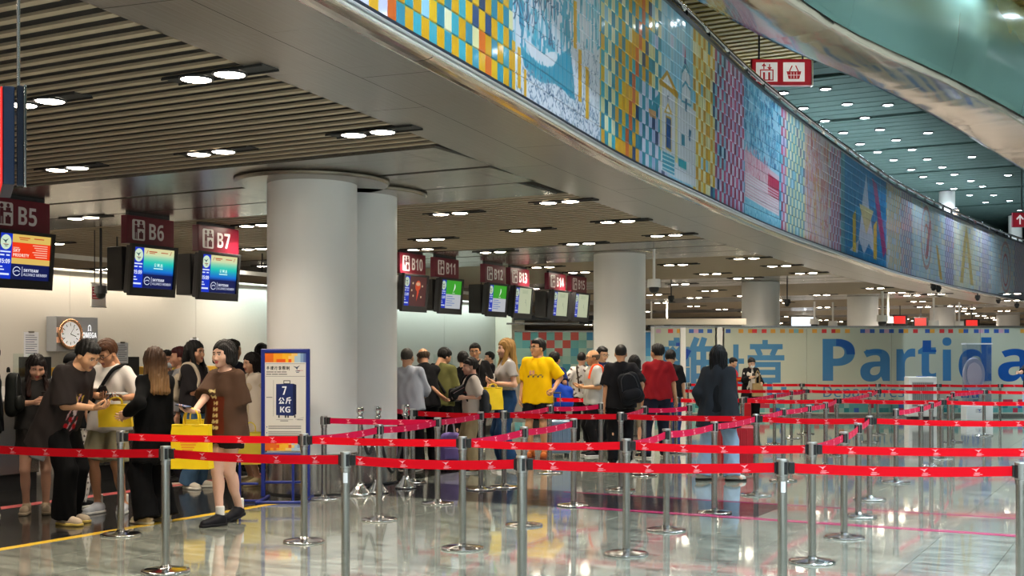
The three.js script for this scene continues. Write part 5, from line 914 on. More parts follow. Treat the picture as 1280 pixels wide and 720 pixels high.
// hand along +y from the wrist, palm towards +z, thumb towards +x
function handPrims(curl, spread = 1) {
  const out = [], base = [[-0.027, 0.082, 0.058, 0.0078], [-0.0095, 0.09, 0.073, 0.0088], [0.009, 0.092, 0.079, 0.009], [0.0275, 0.087, 0.071, 0.0088]];
  out.push(cap(V(0, -0.03, 0), V(0, 0.01, 0), 0.026, 0.027, { k: 0.02, sz: 1.25 }));
  base.forEach(([x, y]) => out.push(cap(V(x * 0.6, 0.012, 0), V(x, y - 0.004, 0), 0.015, 0.0125, { k: 0.016 })));
  base.forEach(([x, y, L, r], i) => { let p = V(x, y, 0), a = curl * (0.55 + 0.08 * i) + 0.06 * i; for (let s = 0; s < 3; s++) { const l = L * [0.45, 0.31, 0.24][s], q = V(p.x + x * 0.12 * spread * l / 0.03, p.y + Math.cos(a) * l, p.z + Math.sin(a) * l); out.push(cap(p, q, r * (1 - 0.08 * s), r * (0.92 - 0.08 * s), { k: 0.004 })); p = q; a += curl * [0.75, 0.5, 0][s]; } });
  const t0 = V(0.02, 0.02, 0.006), t1 = V(0.043, 0.05, 0.016 + 0.01 * curl), t2 = V(0.05 - 0.012 * curl, 0.078, 0.024 + 0.02 * curl), t3 = V(0.048 - 0.02 * curl, 0.098, 0.028 + 0.03 * curl);
  out.push(cap(t0, t1, 0.015, 0.0125, { k: 0.012 }), cap(t1, t2, 0.0115, 0.0098, { k: 0.004 }), cap(t2, t3, 0.0098, 0.0085, { k: 0.004 }));
  return out;
}
const handCache = new Map();
const handGeo = (curl, cell) => { const k = curl.toFixed(2) + cell; if (!handCache.has(k)) handCache.set(k, netMesh(handPrims(curl), cell, { pad: 0.004 })); return handCache.get(k); };
function headGeo(cell, fem, skin, o) {
  const P = [ell(V(0, 0.035, -0.012), 0.075, 0.088, 0.094, { k: 0.03 }), cap(V(0, 0.0, 0.03), V(0, -0.068, 0.05), 0.06, fem ? 0.031 : 0.036, { k: 0.04 }), ell(V(0, -0.045, 0.03), 0.056, 0.045, 0.05, { k: 0.03 }),
    cap(V(0, 0.012, 0.083), V(0, -0.026, 0.101), 0.009, 0.0125, { k: 0.014 }), ell(V(0.011, -0.03, 0.09), 0.009, 0.008, 0.01, { k: 0.01 }), ell(V(-0.011, -0.03, 0.09), 0.009, 0.008, 0.01, { k: 0.01 }),
    ell(V(0, -0.0505, 0.086), 0.022, 0.006, 0.011, { k: 0.006 }), ell(V(0, -0.0625, 0.084), 0.019, 0.007, 0.011, { k: 0.006 }), ell(V(0, -0.088, 0.07), 0.018, 0.014, 0.018, { k: 0.02 }),
    ell(V(0.045, -0.018, 0.058), 0.026, 0.026, 0.026, { k: 0.03 }), ell(V(-0.045, -0.018, 0.058), 0.026, 0.026, 0.026, { k: 0.03 }), cap(V(-0.045, 0.032, 0.07), V(0.045, 0.032, 0.07), 0.012, 0.012, { k: 0.02 }),
    cap(V(0, -0.03, -0.03), V(0, -0.15, -0.045), 0.052, 0.052, { k: 0.03 })];
  for (const s of [-1, 1]) P.push(ell(V(s * 0.031, 0.012, 0.098), 0.02, 0.012, 0.016, { sub: true, k: 0.012 }), ell(V(s * 0.031, 0.012, 0.074), 0.0145, 0.0115, 0.0135, { k: 0.002 }), ell(V(s * 0.077, -0.002, -0.008), 0.012, 0.032, 0.019, { k: 0.008, rot: 0.15 }), ell(V(s * 0.086, 0.0, -0.002), 0.006, 0.016, 0.009, { sub: true, k: 0.006 }));
  const g = netMesh(P, cell), lip = fem ? lin('#a84a44') : lin('#99605a'), dark = lin('#1a120e'), browC = lin(o.brow ?? '#17110d'), wht = lin('#cfc8c0'), blush = lin(skin);
  return paint(g, (x, y, z) => {
    if (z > 0.05) {
      const ex = Math.abs(x) - 0.031, ey = y - 0.012;
      if (Math.abs(ex) < 0.0145 && Math.abs(ey) < (o.closed ? 0.003 : 0.0062) && z > 0.078) return o.closed ? dark : Math.abs(ex) < 0.0068 ? dark : ey > 0.003 ? dark : wht;
      if (Math.abs(ex) < 0.02 && Math.abs(y - 0.031 - (0.02 - Math.abs(ex)) * 0.1) < 0.0048 && z > 0.06) return browC;
      if (Math.abs(x) < 0.023 && y > -0.069 && y < -0.045 && z > 0.086) return lip;
    }
    return blush;
  });
}
function hairPrims(style, o) {
  const P = [], cut = [];
  const shell = (t, k = 0.02) => { P.push(ell(V(0, 0.045, -0.018), 0.077 + t, 0.09 + t, 0.095 + t, { k })); };
  let len = o.hairLen ?? 0.3, post; const pc = Math.cos((o.pitch ?? 0) * Math.PI / 180), ps = Math.sin((o.pitch ?? 0) * Math.PI / 180), hang = (x, y, z) => V(x, y * pc + z * ps, z * pc - y * ps);
  const strands = (x, y, z, d, amp) => d + amp * Math.sin(Math.atan2(x, z) * 34 + y * 20) * 0.5 + amp * 0.6 * Math.sin(x * 150 + z * 130 + y * 18);
  const face = (x, y, z, lowF, lowS) => {                            // > 0 where the face and neck must stay free
    const front = z - (0.028 + clamp(y - lowF, -0.2, 0) * -0.0), fr = Math.min(front, lowF - y);
    const side = Math.min(lowS - y, 0.2); return Math.max(fr, Math.min(side, 1));
  };
  if (style === 'short' || style === 'buzz' || style === 'balding') {
    shell(style === 'buzz' ? 0.005 : 0.014); if (style === 'short') { P.push(ell(V(0, 0.095, 0.03), 0.066, 0.034, 0.056, { k: 0.02 })); }
    post = (x, y, z, d) => { d = strands(x, y, z, d, style === 'buzz' ? 0.0015 : 0.005); const f = Math.max(Math.min(z - 0.03, (style === 'short' ? 0.066 : 0.074) - y), Math.min(0.012 - y, z + 0.02), -0.045 - y); let r = Math.max(d, f * 0.9); if (style === 'balding') r = Math.max(r, y - 0.05); return r; };
  } else if (style === 'cap') { shell(0.014); P.push(ell(V(0, 0.06, 0.09), 0.07, 0.012, 0.06, { k: 0.01, rot: 0.2 })); post = (x, y, z, d) => Math.max(d, 0.03 - y); }
  else {                                                            // long, bob, tied
    shell(0.016);
    const w = 0.08;
    if (style === 'bun') { P.push(ell(V(0, 0.1, -0.095), 0.042, 0.042, 0.04, { k: 0.015 })); }
    if (style === 'tied') { P.push(ell(V(0, 0.015, -0.118), 0.034, 0.034, 0.03, { k: 0.02 }), cap(V(0, 0.01, -0.13), V(0, -0.16, -0.12), 0.026, 0.012, { k: 0.02 })); }
    if (style === 'long') {
      for (const s of [-1, 0, 1]) P.push(cap(V(s * 0.045, 0.02, -0.062), hang(s * 0.062, -len, -0.135 - (s ? 0 : 0.015)), 0.05, 0.036, { k: 0.03 }));
      for (const s of [-1, 1]) P.push(cap(V(s * 0.074, 0.03, -0.005), hang(s * 0.088, -len * 0.82, o.hairFront ?? -0.03), 0.028, 0.026, { k: 0.02 }));
    }
    if (style === 'bob') { for (const s of [-1, 0, 1]) P.push(cap(V(s * 0.045, 0.02, -0.05), V(s * 0.055, -len, -0.06), 0.055, 0.045, { k: 0.03 })); for (const s of [-1, 1]) P.push(cap(V(s * 0.078, 0.03, 0.0), V(s * 0.08, -len, 0.015), 0.03, 0.03, { k: 0.02 })); }
    const open = style === 'long' || style === 'bob';
    post = (x, y, z, d) => { d = strands(x, y, z, d, 0.006); const w2 = open ? 0.062 : 0.3, f = Math.max(Math.min(z - 0.022, 0.072 - 0.4 * Math.abs(x) - y, w2 - Math.abs(x)), open ? -1 : Math.min(0.02 - y, z + 0.03)); let r = Math.max(d, f * 0.9); if (!open) r = Math.max(r, Math.min(-0.06 - y, z + 0.07)); return r; };
  }
  return [P, post];
}
// One figure. World-aligned offsets for hands and feet: [to the picture's right, height, towards the camera], from the point between the feet.
function person(label, px, dOrY, H, yaw, o = {}) {
  const d = dOrY > 100 ? EYE * FOCAL / (dOrY - HORIZON) : dOrY, root = onFloor(px, d), s = H / 1.75, near = d < 15.8 ? 1 : d < 21 ? 1.25 : 1.7;
  const g = new THREE.Group(); g.name = numbered('person'); g.position.copy(root); g.rotation.y = yaw * Math.PI / 180; scene.add(g); tag(g, label, 'person');
  const cy = Math.cos(-yaw * Math.PI / 180), sy = Math.sin(-yaw * Math.PI / 180), loc = (w) => V((w[0] * cy + w[2] * sy) / s, w[1] / s, (-w[0] * sy + w[2] * cy) / s);   // to the figure's own axes at 1.75 m
  const fem = !!o.fem, bw = o.build ?? 1, skin = o.skin ?? '#c08f72', sk = lin(skin);
  const lean = (o.lean ?? 0) * Math.PI / 180, tip = (o.tip ?? 0) * Math.PI / 180, hipY = o.hipY ?? 0.94, drop = hipY - 0.94;
  const shift = o.shift ? loc([o.shift[0], 0, o.shift[1]]) : V(0, 0, 0);
  const Tq = new THREE.Quaternion().setFromEuler(new THREE.Euler(lean, 0, tip)), hipC = V(shift.x, hipY, shift.z);
  const T = (x, y, z) => V(x, y - 0.94, z).applyQuaternion(Tq).add(hipC), Tinv = Tq.clone().invert(), tmp = V(0, 0, 0);
  const up = V(0, 1, 0).applyQuaternion(Tq);
  const sw = (fem ? 0.143 : 0.162) * bw;
  const hipL = {}, kneeL = {}, ankL = {}, sh = {}, el = {}, wr = {}, footYaw = {};
  for (const [S, k] of [['R', -1], ['L', 1]]) {
    hipL[S] = V(k * 0.085 * bw + shift.x, hipY - 0.03, shift.z);
    const ft = o['foot' + S] ? loc([o['foot' + S][0], o['foot' + S][1] ?? 0, o['foot' + S][2] ?? 0]) : V(k * 0.1, 0, 0.0);
    footYaw[S] = ((o['toe' + S] ?? k * 8)) * Math.PI / 180;
    const ank = V(ft.x, 0.085 + ft.y, ft.z - 0.03); [kneeL[S], ankL[S]] = ik(hipL[S], ank, 0.43, 0.425, V(k * 0.12, 0.0, 1)); ankL[S] = ank;
    sh[S] = T(k * sw, 1.40, -0.012);
    const hs = o['hand' + S], hd = hs && !Array.isArray(hs) ? loc(at(hs.at[0], hs.at[1], d - (hs.dz ?? 0)).sub(root).toArray()) : hs ? loc(hs) : T(k * (sw + 0.085), 0.84, 0.05); const hint = o['elbow' + S] ? V(...o['elbow' + S]) : V(k * 0.45, -0.5, -0.75);
    [el[S], wr[S]] = ik(sh[S], hd, 0.285, 0.26, hint);
  }
  // body
  const neckB = T(0, 1.44, -0.012), head = T(0, 1.595, 0.012), hp = (o.pitch ?? 0) * Math.PI / 180, hy = (o.look ?? 0) * Math.PI / 180, hr = (o.roll ?? 0) * Math.PI / 180;
  const hq = new THREE.Quaternion().setFromEuler(new THREE.Euler(hp, hy, hr, 'YXZ')); const hc = head.clone().add(V(0, 0, 0.06 * Math.sin(hp)).applyAxisAngle(V(0, 1, 0), hy)); hc.y -= 0.035 * Math.abs(Math.sin(hp));
  const body = [];
  body.push(cap(T(-0.07 * bw, 0.95, 0), T(0.07 * bw, 0.95, 0), 0.1 * bw, 0.1 * bw, { k: 0.06 }), cap(T(-0.045 * bw, 1.12, 0), T(0.045 * bw, 1.12, 0), (fem ? 0.082 : 0.095) * bw, (fem ? 0.082 : 0.095) * bw, { k: 0.08 }), cap(T(-0.064 * bw, 1.3, 0), T(0.064 * bw, 1.3, 0), 0.096 * bw, 0.096 * bw, { k: 0.08 }), cap(T(0, 1.43, -0.015), T(-sw * 0.9, 1.395, -0.012), 0.055, 0.05, { k: 0.05 }), cap(T(0, 1.43, -0.015), T(sw * 0.9, 1.395, -0.012), 0.055, 0.05, { k: 0.05 }), cap(T(0, 1.40, -0.02), hc.clone().addScaledVector(up, -0.05), fem ? 0.052 : 0.062, fem ? 0.044 : 0.052, { k: 0.04 }));
  if (fem) for (const k of [-1, 1]) body.push(ell(T(k * 0.062, 1.27, 0.085), 0.055, 0.055, 0.05, { k: 0.04 }));
  for (const S of ['R', 'L']) {
    body.push(cap(hipL[S], kneeL[S], 0.086 * (fem ? 1 : 0.98) * bw, 0.054, { k: 0.03 }), cap(kneeL[S], ankL[S], 0.052, 0.035, { k: 0.02 }), ell(kneeL[S].clone().lerp(ankL[S], 0.3).add(V(0, 0, -0.018)), 0.046, 0.12, 0.05, { k: 0.03 }), cap(ankL[S], ankL[S].clone().add(V(Math.sin(footYaw[S]) * 0.12, -0.055, Math.cos(footYaw[S]) * 0.12)), 0.036, 0.028, { k: 0.03 }));
    body.push(cap(sh[S], el[S], fem ? 0.043 : 0.05, fem ? 0.034 : 0.039, { k: 0.03 }), cap(el[S], wr[S], fem ? 0.037 : 0.042, 0.026, { k: 0.02 }));
  }
  const parts = [netMesh(body, 0.0135 * near)]; paint(parts[0], () => sk);
  const hg = headGeo(0.0052 * near, fem, skin, o).clone().applyMatrix4(new THREE.Matrix4().compose(hc, hq, V(1.06, 1.06, 1.06))); parts.push(hg);
  const grips = {};
  for (const [S, k] of [['R', -1], ['L', 1]]) {
    const dir = o['point' + S] ? V(...o['point' + S]).normalize() : wr[S].clone().sub(el[S]).normalize(), palm = o['palm' + S] ? V(...o['palm' + S]) : V(-k, 0, 0.25);
    const z = palm.clone().addScaledVector(dir, -palm.dot(dir)).normalize(), x = dir.clone().cross(z), m = new THREE.Matrix4().makeBasis(x, dir, z); let hgm = handGeo(o['curl' + S] ?? 0.5, 0.0046 * near).clone();
    const thumb = o['thumb' + S] ?? 1, wantX = o['thumbDir' + S] ? V(...o['thumbDir' + S]) : V(0, 0.4, 1);
    if (x.dot(wantX) < 0) { hgm.scale(-1, 1, 1); const ix = hgm.index.array; for (let i = 0; i < ix.length; i += 3) { const t = ix[i]; ix[i] = ix[i + 1]; ix[i + 1] = t; } hgm.computeVertexNormals(); }
    hgm.applyMatrix4(m).translate(wr[S].x, wr[S].y, wr[S].z); paint(hgm, () => sk); parts.push(hgm);
    grips[S] = wr[S].clone().addScaledVector(dir, 0.075).addScaledVector(z, 0.02);
  }
  parts.forEach((p) => { for (const k of Object.keys(p.attributes)) if (!['position', 'normal', 'color'].includes(k)) p.deleteAttribute(k); });
  const add = (name, geo, mat, label2, parent = g) => { const m = mesh(name, geo, mat, parent); if (label2) m.userData.label = label2; return m; };
  const S3 = (geo) => { geo.scale(s, s, s); return geo; };
  add('body', S3(mergeGeometries(parts)), skinMat);
  // hair
  if (o.hair !== 'none') { const [P, post] = hairPrims(o.hair ?? 'short', o); const hgx = netMesh(P, 0.0062 * near, { post }).applyMatrix4(new THREE.Matrix4().compose(hc, hq, V(1.06, 1.06, 1.06))); const h1 = lin(o.hairC ?? '#0d0a09'), h2 = lin(o.hairC2 ?? o.hairC ?? '#0d0a09'), L0 = hc.y; paint(hgx, (x, y, z) => { const t = sstep(0.05, -(o.hairLen ?? 0.3), y - L0), n = 0.85 + 0.3 * (0.5 + 0.5 * Math.sin(x * 190 + z * 170)); return [0, 1, 2].map((i) => lerp(h1[i], h2[i], t) * n); }); add(o.hair === 'cap' ? 'cap' : 'hair', S3(hgx), phys(0xffffff, o.hair === 'cap' ? 0.85 : 0.55, 0, { vertexColors: true, specularIntensity: 0.5 })); }
  const headPart = (name, geo, mat) => add(name, S3(geo.applyMatrix4(new THREE.Matrix4().compose(hc, hq, V(1.06, 1.06, 1.06)))), mat);
  if (o.glasses) headPart('glasses', merged([...[-1, 1].map((k) => new THREE.TorusGeometry(0.021, 0.0022, 6, 22).scale(1, 0.85, 1).translate(k * 0.031, 0.01, 0.099)), box(0.018, 0.003, 0.003, 0, 0.014, 0.1), ...[-1, 1].map((k) => box(0.003, 0.004, 0.1, k * 0.072, 0.014, 0.05)), ...[-1, 1].map((k) => box(0.024, 0.004, 0.003, k * 0.062, 0.014, 0.098))]), M.darkMetal);
  if (o.mask) headPart('face_mask', netMesh([ell(V(0, -0.045, 0.052), 0.06, 0.05, 0.058, { k: 0.02 })], 0.0055 * near, { post: (x, y, z, dd) => Math.max(dd, 0.03 - z, y + 0.004, -0.1 - y) }), cloth('#d7dbe0', 0.8));
  // clothes
  const e = o.ease ?? 0.018, top = o.top, C = 0.0115 * near;
  if (top) {
    const P = [], hem = top.hem ?? 0.9, wE = top.flare ?? 0.02;
    P.push(cap(T(-0.062 * bw, 1.32, 0), T(-(0.066 + wE * 0.5) * bw, hem, 0.0), (0.098 + e) * bw, (0.1 + e + wE) * bw, { k: 0.06, flat: true }), cap(T(0.062 * bw, 1.32, 0), T((0.066 + wE * 0.5) * bw, hem, 0.0), (0.098 + e) * bw, (0.1 + e + wE) * bw, { k: 0.06, flat: true }));
    P.push(cap(T(0, 1.425, -0.015), T(-sw * 0.95, 1.39, -0.012), 0.057 + e * 0.4, 0.052 + e * 0.5, { k: 0.05 }), cap(T(0, 1.425, -0.015), T(sw * 0.95, 1.39, -0.012), 0.057 + e * 0.4, 0.052 + e * 0.5, { k: 0.05 }), cap(T(0, 1.39, -0.015), T(0, 1.47, -0.01), 0.075 + e * 0.4, 0.066, { k: 0.04 }));
    if (fem) for (const k of [-1, 1]) P.push(ell(T(k * 0.062, 1.27, 0.085), 0.058 + e * 0.6, 0.06, 0.05 + e * 0.5, { k: 0.05 }));
    for (const S of ['R', 'L']) {
      const f = top.sleeve ?? 0.7, r = top.sleeveR ?? 0.012; if (f <= 0) continue;
      if (f <= 1) P.push(cap(sh[S], sh[S].clone().lerp(el[S], f), 0.046 + e, 0.046 + e + r, { k: 0.035, flat: true }));
      else P.push(cap(sh[S], el[S], 0.046 + e, 0.04 + e, { k: 0.035 }), cap(el[S], el[S].clone().lerp(wr[S], Math.min(0.97, f - 1)), 0.044 + e, 0.034 + e + r * 0.5, { k: 0.025, flat: true }));
    }
    const nk = top.neck ?? 1.478, nP = T(0, nk, 0), nN = V(0, 1, top.vneck ? 0.9 : 0.35).normalize().applyQuaternion(Tq), fold = top.fold ?? 0.009;
    const geo = netMesh(P, C, { post: (x, y, z, dd) => { dd += fold * wob(x * 1.1, y * 0.8, z * 1.1); const q = (x - nP.x) * nN.x + (y - nP.y) * nN.y + (z - nP.z) * nN.z; const r2 = (x - nP.x) ** 2 + (z - nP.z) ** 2; return r2 < 0.03 ? Math.max(dd, q) : dd; } });
    if (top.paint) { const base = lin(top.color); paint(geo, (x, y, z) => { tmp.set(x, y, z).sub(hipC).applyQuaternion(Tinv); const c = top.paint(tmp.x, tmp.y + 0.94, tmp.z); return c ? lin(c) : base; }); }
    add(top.name ?? 'shirt', S3(geo), top.paint ? vcMat : cloth(top.color, top.rough ?? 0.85), top.label);
  }
  if (o.coat) {                                                      // an open long coat or cardigan over the shirt
    const c = o.coat, P = [], R = 0.106 + e; P.push(cap(T(-0.07 * bw, 1.34, -0.005), V(-(0.085 + c.flare) + shift.x, c.hem, -0.01 + shift.z), R, R + c.flare * 0.7, { k: 0.06, flat: true }), cap(T(0.07 * bw, 1.34, -0.005), V(0.085 + c.flare + shift.x, c.hem, -0.01 + shift.z), R, R + c.flare * 0.7, { k: 0.06, flat: true }), cap(T(0, 1.43, -0.015), T(-sw * 0.95, 1.39, -0.012), 0.068 + e * 0.4, 0.062 + e * 0.5, { k: 0.05 }), cap(T(0, 1.43, -0.015), T(sw * 0.95, 1.39, -0.012), 0.068 + e * 0.4, 0.062 + e * 0.5, { k: 0.05 }), cap(T(0, 1.4, -0.03), T(0, 1.475, -0.03), 0.082, 0.07, { k: 0.04 }));
    for (const S of ['R', 'L']) P.push(cap(sh[S], el[S], 0.054 + e, 0.05 + e, { k: 0.035 }), cap(el[S], el[S].clone().lerp(wr[S], c.sleeve ?? 0.92), 0.056 + e, 0.05 + e, { k: 0.025, flat: true }));
    const geo = netMesh(P, C, { post: (x, y, z, dd) => { dd += 0.011 * wob(x, y * 0.5, z); tmp.set(x, y, z).sub(hipC).applyQuaternion(Tinv); if (c.open && tmp.z > 0.02) { const w = c.open * (0.5 + 0.6 * clamp(1.5 - (tmp.y + 0.94), 0, 1)); dd = Math.max(dd, w - Math.abs(tmp.x)); } const r2 = x * x + z * z; const q = tmp.y + 0.94 - 1.49 + 0.4 * tmp.z; return Math.abs(tmp.x) < 0.12 && tmp.y > 0.3 ? Math.max(dd, q) : dd; } });
    add(c.name ?? 'coat', S3(geo), cloth(c.color, c.rough ?? 0.9));
  }
  const bt = o.bottom;
  if (bt) {
    const P = [], ez = bt.ease ?? 0.016, waist = bt.waist ?? 1.04;
    P.push(cap(T(-0.055 * bw, waist, 0), T(-0.06 * bw, 0.93, 0), (0.094 + ez * 0.5) * bw, (0.106 + ez) * bw, { k: 0.05, flat0: true }), cap(T(0.055 * bw, waist, 0), T(0.06 * bw, 0.93, 0), (0.094 + ez * 0.5) * bw, (0.106 + ez) * bw, { k: 0.05, flat0: true }));
    if (bt.type === 'skirt') { const hemY = bt.hem; for (const k of [-1, 1]) P.push(cap(V(k * 0.05 + shift.x, hipY, shift.z), V(k * (0.06 + (bt.flare ?? 0.03)) + shift.x, hemY, shift.z + 0.01), 0.112 + ez, 0.105 + ez + (bt.flare ?? 0.03), { k: 0.08, flat: true })); }
    else for (const S of ['R', 'L']) {
      const f = bt.leg ?? 2, r = bt.flare ?? 0.01;                     // 0..1 along the thigh, 1..2 along the shin
      if (f <= 1) P.push(cap(hipL[S], hipL[S].clone().lerp(kneeL[S], f), 0.09 * bw + ez, lerp(0.09, 0.056, f) * bw + ez + r, { k: 0.03, flat: true }));
      else { P.push(cap(hipL[S], kneeL[S], 0.09 * bw + ez, 0.058 + ez + r * 0.4, { k: 0.03 }), cap(kneeL[S], kneeL[S].clone().lerp(ankL[S].clone().add(V(0, -0.03, 0)), f - 1), 0.058 + ez + r * 0.4, 0.046 + ez + r, { k: 0.025, flat: true })); }
    }
    const fold = bt.fold ?? 0.008, geo = netMesh(P, C, { post: (x, y, z, dd) => Math.max(dd + fold * wob(x * 1.3, y * 0.7 + 3, z * 1.3), 0.012 - y) });
    if (bt.paint) { const base = lin(bt.color); paint(geo, (x, y, z) => { const c = bt.paint(x, y, z); return c ? lin(c) : base; }); }
    add(bt.name ?? (bt.type === 'skirt' ? 'skirt' : (bt.leg ?? 2) <= 1.2 ? 'shorts' : 'trousers'), S3(geo), bt.paint ? vcMat : cloth(bt.color, bt.rough ?? 0.88));
  }
  // socks, shoes
  const [ug, sg] = shoeGeo(0.006 * near, o.shoe?.style ?? 'shoe');
  for (const S of ['R', 'L']) {
    if (o.sock) add('sock', S3(netMesh([cap(ankL[S].clone().add(V(0, 0.1, 0)), ankL[S].clone().add(V(0, -0.03, 0)), 0.042, 0.041, { flat0: true })], 0.008 * near)), cloth(o.sock, 0.9));
    const sm = add('shoe', ug, cloth(o.shoe?.color ?? '#1a1a1a', 0.6)); sm.scale.setScalar(s); const a = ankL[S]; const lift = (a.y - 0.085);
    sm.position.set(a.x * s, lift * s, (a.z + 0.03) * s); sm.rotation.set(o['roll' + S] ?? 0, footYaw[S], 0, 'YXZ');
    add('sole', sg, cloth(o.shoe?.sole ?? '#cfcabd', 0.7), null, sm);
  }
  // straps over the shoulder
  for (const st of o.straps ?? []) {
    const pts = st.p.map(([x, y, z]) => T(x, y, z)), tubeG = new THREE.TubeGeometry(new THREE.CatmullRomCurve3(pts), 40, st.r ?? 0.016, 6, false);
    add('strap', S3(tubeG), cloth(st.color, 0.7));
  }
  g.updateMatrixWorld(true);
  const W = (v) => g.localToWorld(v.clone().multiplyScalar(s));
  return { g, s, W, T, grip: { R: W(grips.R), L: W(grips.L) }, head: W(hc), sh: { R: W(sh.R), L: W(sh.L) }, d, yaw };
}
// ---------- the people, left to right, and what they carry ----------
const YELLOW = '#e8c400';
function carrierBag(label, p, w, h, dp, yaw, color, handleLen = 0.14, print = null, name = 'carrier_bag') {   // p: the top of the handles
  const o = thing(name, label, 'bag', p.clone().setY(p.y - handleLen - h), yaw);
  const P = []; const g = new THREE.BoxGeometry(w, h, dp, 6, 6, 3).translate(0, h / 2, 0), q = g.attributes.position;
  for (let i = 0; i < q.count; i++) { const y = q.getY(i) / h, x = q.getX(i), z = q.getZ(i); q.setX(i, x * (1 + 0.03 * Math.sin(y * 5 + x * 9))); q.setZ(i, z * (1 - 0.45 * y) + 0.008 * Math.sin(x * 31 + y * 9)); q.setY(i, q.getY(i) + (y > 0.9 ? 0.008 * Math.sin(x * 22) : 0)); }
  g.computeVertexNormals(); mesh('body', g, std(new THREE.Color(color), 0.5), o);
  mesh('rim', rbox(w * 1.01, 0.02, dp * 0.58, 0.006, 0, h - 0.004, 0), std(new THREE.Color(color).multiplyScalar(0.8), 0.55), o);
  for (const z of [-1, 1]) mesh('handle', tube([V(-w * 0.2, h - 0.02, z * dp * 0.2), V(-w * 0.17, h + handleLen * 0.7, z * dp * 0.14), V(0, h + handleLen, z * dp * 0.04), V(w * 0.17, h + handleLen * 0.7, z * dp * 0.14), V(w * 0.2, h - 0.02, z * dp * 0.2)], 0.008, 24, 6), std(new THREE.Color(color).multiplyScalar(0.9), 0.5), o);
  if (print) mesh('print', new THREE.PlaneGeometry(w * 0.6, h * 0.34).translate(0, h * 0.5, dp * 0.5 * 0.8 + 0.006).rotateX(0), std(0xffffff, 0.5, 0, { map: print }), o);
  return o;
}
const bagPrint = canvasTex(128, 64, (g) => { g.fillStyle = '#e8c400'; g.fillRect(0, 0, 128, 64); g.fillStyle = '#e58a1c'; for (let k = 0; k < 5; k++) g.fillRect(10 + k * 4, 8 + k * 11, 100 - k * 13, 7); });
function phone(label, p, yaw, pitch, screen = '#20262c', glow = 0) {
  const o = thing('phone', label, 'phone', p, yaw); o.rotation.order = 'YXZ'; o.rotation.x = pitch;
  mesh('case', rbox(0.075, 0.155, 0.009, 0.004), M.black, o);
  mesh('screen', new THREE.PlaneGeometry(0.068, 0.146).translate(0, 0, 0.0048), glow ? new THREE.MeshStandardMaterial({ color: 0x222222, emissive: new THREE.Color(screen), emissiveIntensity: glow }) : std(new THREE.Color(screen), 0.15), o);
  mesh('camera_bump', rbox(0.03, 0.03, 0.004, 0.002, 0.016, 0.052, -0.006), M.darkMetal, o);
  return o;
}
function suitcase(label, p, w, h, dp, yaw, color, handle = 0.0) {
  const o = thing('suitcase', label, 'suitcase', p, yaw), m = phys(new THREE.Color(color), 0.35, 0, { clearcoat: 0.5 });
  mesh('shell', rbox(w, h, dp, 0.045, 0, h / 2 + 0.06, 0, 4), m, o);
  for (let k = -2; k <= 2; k++) mesh('rib', rbox(0.02, h * 0.82, dp + 0.008, 0.008, k * w * 0.17, h / 2 + 0.06, 0), m, o);
  mesh('zip_seam', rbox(w + 0.006, h * 0.9, 0.012, 0.005, 0, h / 2 + 0.06, 0), M.darkMetal, o);
  for (const x of [-1, 1]) for (const z of [-1, 1]) mesh('wheel', new THREE.CylinderGeometry(0.028, 0.028, 0.03, 16).rotateZ(Math.PI / 2).translate(x * (w / 2 - 0.05), 0.028, z * (dp / 2 - 0.05)), M.black, o);
  mesh('top_grip', tube([V(-0.07, h + 0.06, 0), V(-0.06, h + 0.085, 0), V(0.06, h + 0.085, 0), V(0.07, h + 0.06, 0)], 0.01, 16, 6), M.black, o);
  if (handle) { mesh('pull_handle', merged([cyl(0.007, 0.007, handle, -0.075, h + 0.06 + handle / 2, -dp * 0.3, 8), cyl(0.007, 0.007, handle, 0.075, h + 0.06 + handle / 2, -dp * 0.3, 8)]), M.steel, o); mesh('handle_bar', rbox(0.18, 0.025, 0.03, 0.01, 0, h + 0.06 + handle, -dp * 0.3), M.darkMetal, o); }
  return o;
}
function backpack(label, p, w, h, dp, yaw, color, name = 'backpack') {  // p: centre; local +z points away from the wearer's back
  const o = thing(name, label, 'backpack', p, yaw), m = cloth(color, 0.75);
  mesh('body', netMesh([cap(V(-w * 0.22, -h * 0.3, 0), V(-w * 0.18, h * 0.28, 0), w * 0.3, w * 0.27, { k: 0.05, sz: w / dp }), cap(V(w * 0.22, -h * 0.3, 0), V(w * 0.18, h * 0.28, 0), w * 0.3, w * 0.27, { k: 0.05, sz: w / dp })], 0.014, { post: (x, y, z, d) => d + 0.004 * wob(x, y, z) }), m, o);
  mesh('pocket', netMesh([cap(V(-w * 0.17, -h * 0.2, dp * 0.32), V(w * 0.17, -h * 0.2, dp * 0.32), h * 0.17, h * 0.17, { sz: 1.8 })], 0.012), m, o);
  mesh('zip', tube([V(-w * 0.36, -h * 0.05, dp * 0.28), V(-w * 0.26, h * 0.32, dp * 0.26), V(0, h * 0.44, dp * 0.22), V(w * 0.26, h * 0.32, dp * 0.26), V(w * 0.36, -h * 0.05, dp * 0.28)], 0.006, 30, 6), M.darkMetal, o);
  mesh('top_loop', tube([V(-0.04, h * 0.46, -dp * 0.2), V(-0.03, h * 0.54, -dp * 0.2), V(0.03, h * 0.54, -dp * 0.2), V(0.04, h * 0.46, -dp * 0.2)], 0.009, 16, 6), m, o);
  return o;
}
const behind = (P, up, back, side = 0) => { const a = P.yaw * Math.PI / 180; return V(P.g.position.x - Math.sin(a) * back + Math.cos(a) * side, up, P.g.position.z - Math.cos(a) * back - Math.sin(a) * side); };
const R2 = Math.PI / 180, BLACK = '#0b0b0d', DENIM = '#27405f';

